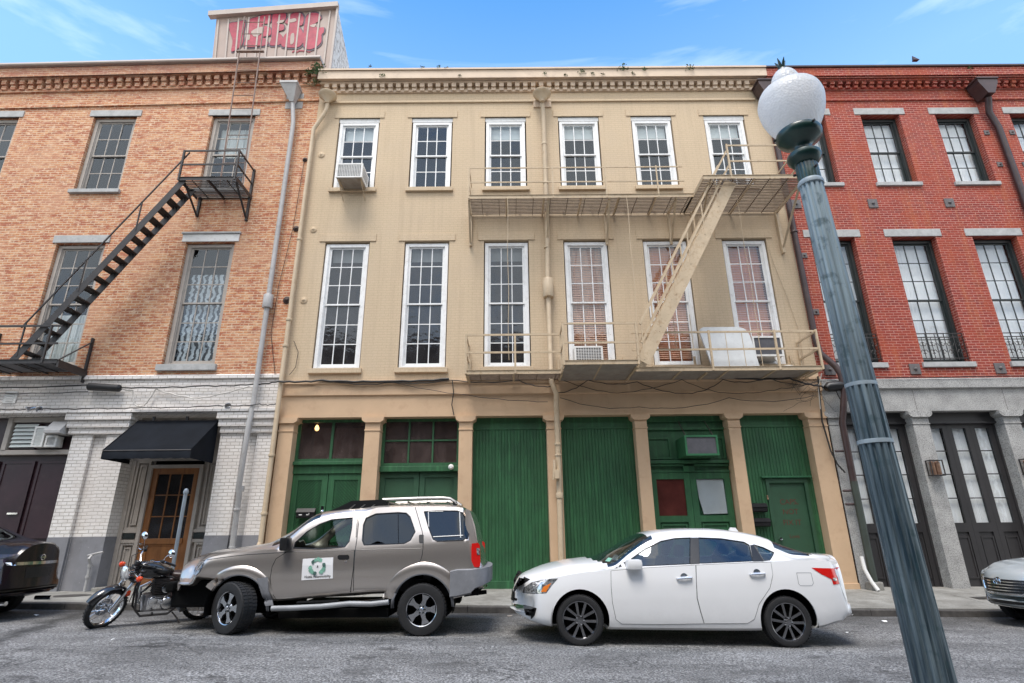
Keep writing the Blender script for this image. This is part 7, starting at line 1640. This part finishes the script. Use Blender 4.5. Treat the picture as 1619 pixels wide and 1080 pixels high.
    pts=[hb+Vector((-.26,-.37,.10)),hb+Vector((-.16,-.27,.13)),hb+Vector((-.03,-.14,.10)),hb+Vector((0,-.05,.02)),hb+Vector((0,.05,.02)),hb+Vector((-.03,.14,.10)),hb+Vector((-.16,.27,.13)),hb+Vector((-.26,.37,.10))]
    b.tube(pts,.012,8); ho=O(b,'handlebar','chrome',T,X=X)
    for s_ in (-1,1):
        b=MB(); b.tube([hb+Vector((-.17,s_*.28,.13)),hb+Vector((-.28,s_*.39,.095))],.019,8); b.bbox(hb.x-.17,hb.x-.11,s_*.24-.03,s_*.24+.03,hb.z+.10,hb.z+.15,.008); O(b,'grip','plastic_black',ho,X=X)
        b=MB(); b.tube([hb+Vector((-.09,s_*.25,.13)),hb+Vector((-.10,s_*.34,.12)),hb+Vector((-.17,s_*.43,.10))],.007,6); O(b,'lever','chrome',ho,X=X)
        b=MB(); b.tube([hb+Vector((-.13,s_*.25,.14)),hb+Vector((-.13,s_*.29,.23)),hb+Vector((-.15,s_*.33,.28))],.006,6)
        mo=O(b,'mirror','chrome',T,X=X); b=MB(); b.lathe([(0,.02),(.04,.015),(.058,.0),(.055,-.006),(0,-.006)],(0,0,0),18,None); b.xf(Matrix.Translation(hb+Vector((-.15,s_*.36,.31)))@Matrix.Rotation(radians(80),4,'Y')@Matrix.Scale(1.35,4,(0,1,0))); O(b,'mirror_glass','chrome',mo,X=X)
    b=MB(); b.lathe([(0,-.03),(.042,-.03),(.048,.02),(.04,.03),(0,.03)],tops+Vector((.06,0,.09)),20,Matrix.Rotation(radians(-20),3,'Y')); b.bbox(tops.x+.0,tops.x+.12,-.05,.05,tops.z+.03,tops.z+.06,.01); O(b,'speedometer','plastic_black',T,X=X)
    # cables
    b=MB()
    for s_ in (-1,1): b.tube([hb+Vector((-.12,s_*.22,.12)),hb+Vector((.10,s_*.16,.10)),hb+Vector((.10,s_*.10,-.10)),head+Vector((-.02,s_*.05,-.15))],.006,5)
    b.tube([tops+Vector((.05,.12,-.2)),tops+Vector((.12,.17,-.45)),axle+Vector((-.18,.16,.20)),axle+Vector((-.10,.10,.10))],.006,5); O(b,'control_cable','cable_black',T,X=X)
    b=MB(); b.bbox(axle.x-.22,axle.x-.16,.09,.13,axle.z+.20,axle.z+.28,.01); O(b,'side_reflector','orange_lens',T,X=X)
    # frame
    b=MB(); b.tube([head+Vector((-.02,0,.03)),head+Vector((.06,0,-.14))],.035,10)
    for s_ in (-1,1):
        b.tube([head+Vector((.02,0,-.05)),(.98,s_*.09,.55),(.96,s_*.13,.26),(.88,s_*.14,.17),(.50,s_*.14,.17),(.36,s_*.13,.28),(.30,s_*.13,.60),(.02,s_*.15,.70)],.017,8)
        b.tube([head,(.80,s_*.05,.78),(.35,s_*.11,.66)],.018,8); b.tube([(.38,s_*.12,.33),(0,s_*.12,RR_)],.022,8); b.tube([(.02,s_*.15,RR_),(.16,s_*.15,.66)],.024,8)
    O(b,'frame','black_metal',T)
    # tank, seat, side cover
    def blob_(secs,n=16):
        b=MB(); vs=[];fs=[]
        for (x,hw_,z0,z1,rn) in secs:
            for k in range(n):
                a=2*pi*k/n; cs,sn=cos(a),sin(a); e=.75; cs=round(cs,6); sn=round(sn,6); vs.append((x,hw_*abs(cs)**e*(1 if cs>0 else -1),(z0+z1)/2+(z1-z0)/2*abs(sn)**e*(1 if sn>0 else -1)))
        for i in range(len(secs)-1):
            for k in range(n): fs.append((i*n+k,i*n+(k+1)%n,(i+1)*n+(k+1)%n,(i+1)*n+k))
        fs+=[tuple(range(n-1,-1,-1)),tuple(range((len(secs)-1)*n,len(secs)*n))]; return b.add(vs,fs)
    O(blob_([(1.04,.03,.80,.90,0),(1.02,.09,.75,.935,0),(.95,.135,.71,.96,0),(.85,.15,.69,.955,0),(.72,.145,.69,.93,0),(.60,.11,.70,.88,0),(.52,.06,.71,.83,0),(.50,.02,.73,.79,0)]),'fuel_tank','paint_tank',T,ang=80)
    b=MB(); b.lathe([(0,0),(.03,0),(.03,.02),(0,.025)],(.84,0,.95),14); O(b,'filler_cap','chrome',T)
    O(blob_([(.56,.05,.70,.77,0),(.50,.11,.67,.79,0),(.36,.16,.65,.79,0),(.20,.17,.67,.80,0),(.12,.16,.69,.86,0),(.02,.14,.71,.90,0),(-.18,.12,.73,.90,0),(-.32,.08,.75,.87,0),(-.36,.02,.78,.83,0)]),'saddle','seat_leather',T,ang=80)
    for s_ in (-1,1): b=MB(); b.prism([(.30,.42),(.50,.44),(.54,.62),(.30,.66),(.24,.54)],s_*.13,s_*.165); O(b,'side_cover','paint_sidecover',T,ang=50)
    # engine : crankcase, finned cylinder, covers
    b=MB(); b.bbox(.42,.86,-.13,.13,.22,.46,.04); O(b,'crankcase','engine_metal',T)
    b=MB()
    for k in range(9): zz=.47+k*.026; w_=.10+.012*(k<7); b.bbox(.56-w_*.9+.08,.56+w_*1.1+.08,-w_*1.1,w_*1.1,zz,zz+.012,.004)
    b.box(.56,.74,-.09,.09,.45,.70); O(b,'cylinder','black_metal',T)
    for s_ in (-1,1):
        b=MB(); b.lathe([(0,.05),(.08,.045),(.105,.02),(.11,0)],(.54,s_*.12,.33),22,Matrix.Rotation(radians(-90*s_),3,'X')); b.lathe([(0,.04),(.06,.035),(.075,.01),(.078,0)],(.74,s_*.12,.36),20,Matrix.Rotation(radians(-90*s_),3,'X')); b.bbox(.46,.82,s_*.12-.02,s_*.12+.025,.25,.42,.02); O(b,'engine_cover','chrome',T)
    b=MB(); b.tube([(.78,-.06,.62),(.90,-.10,.55),(.90,-.14,.32),(.78,-.16,.22),(.40,-.17,.20),(-.25,-.19,.25)],[.02,.022,.022,.022,.035,.04],10); O(b,'exhaust_pipe','chrome',T)
    b=MB(); b.tube([(.78,.06,.62),(.92,.10,.50),(.88,.13,.25)],.02,8); b.lathe([(0,-.03),(.06,-.03),(.07,0),(.06,.03),(0,.03)],(.60,.17,.56),18,RYm); O(b,'air_filter','chrome',T)
    b=MB(); b.tube([(.44,.14,.19),(.36,.20,.10),(.28,.30,-.035)],.012,6); b.tube([(.28,.30,-.035),(.24,.33,-.035)],.02,6); O(b,'side_stand','black_metal',T)
    b=MB()
    for s_ in (-1,1): b.tube([(.72,s_*.14,.20),(.74,s_*.27,.21)],.016,8); b.tube([(.30,s_*.15,.28),(.28,s_*.25,.28)],.014,8)
    O(b,'footpeg','plastic_black',T)
    for s_ in (-1,1):
        b=MB(); b.tube([(.30,s_*.16,RR_+.34),(.05,s_*.17,RR_+.02)],.028,10); 
        for k in range(8): t=k/8; p=Vector((.29,s_*.16,RR_+.33)).lerp(Vector((.10,s_*.17,RR_+.08)),t); b.lathe([(.024,-.004),(.036,-.002),(.036,.004),(.024,.006)],p,12)
        O(b,'shock_absorber','chrome',T)
    b=MB(); b.bbox(-.34,-.28,-.06,.06,.48,.56,.01); O(b,'tail_light','lens_red',T)
    return T
moto()
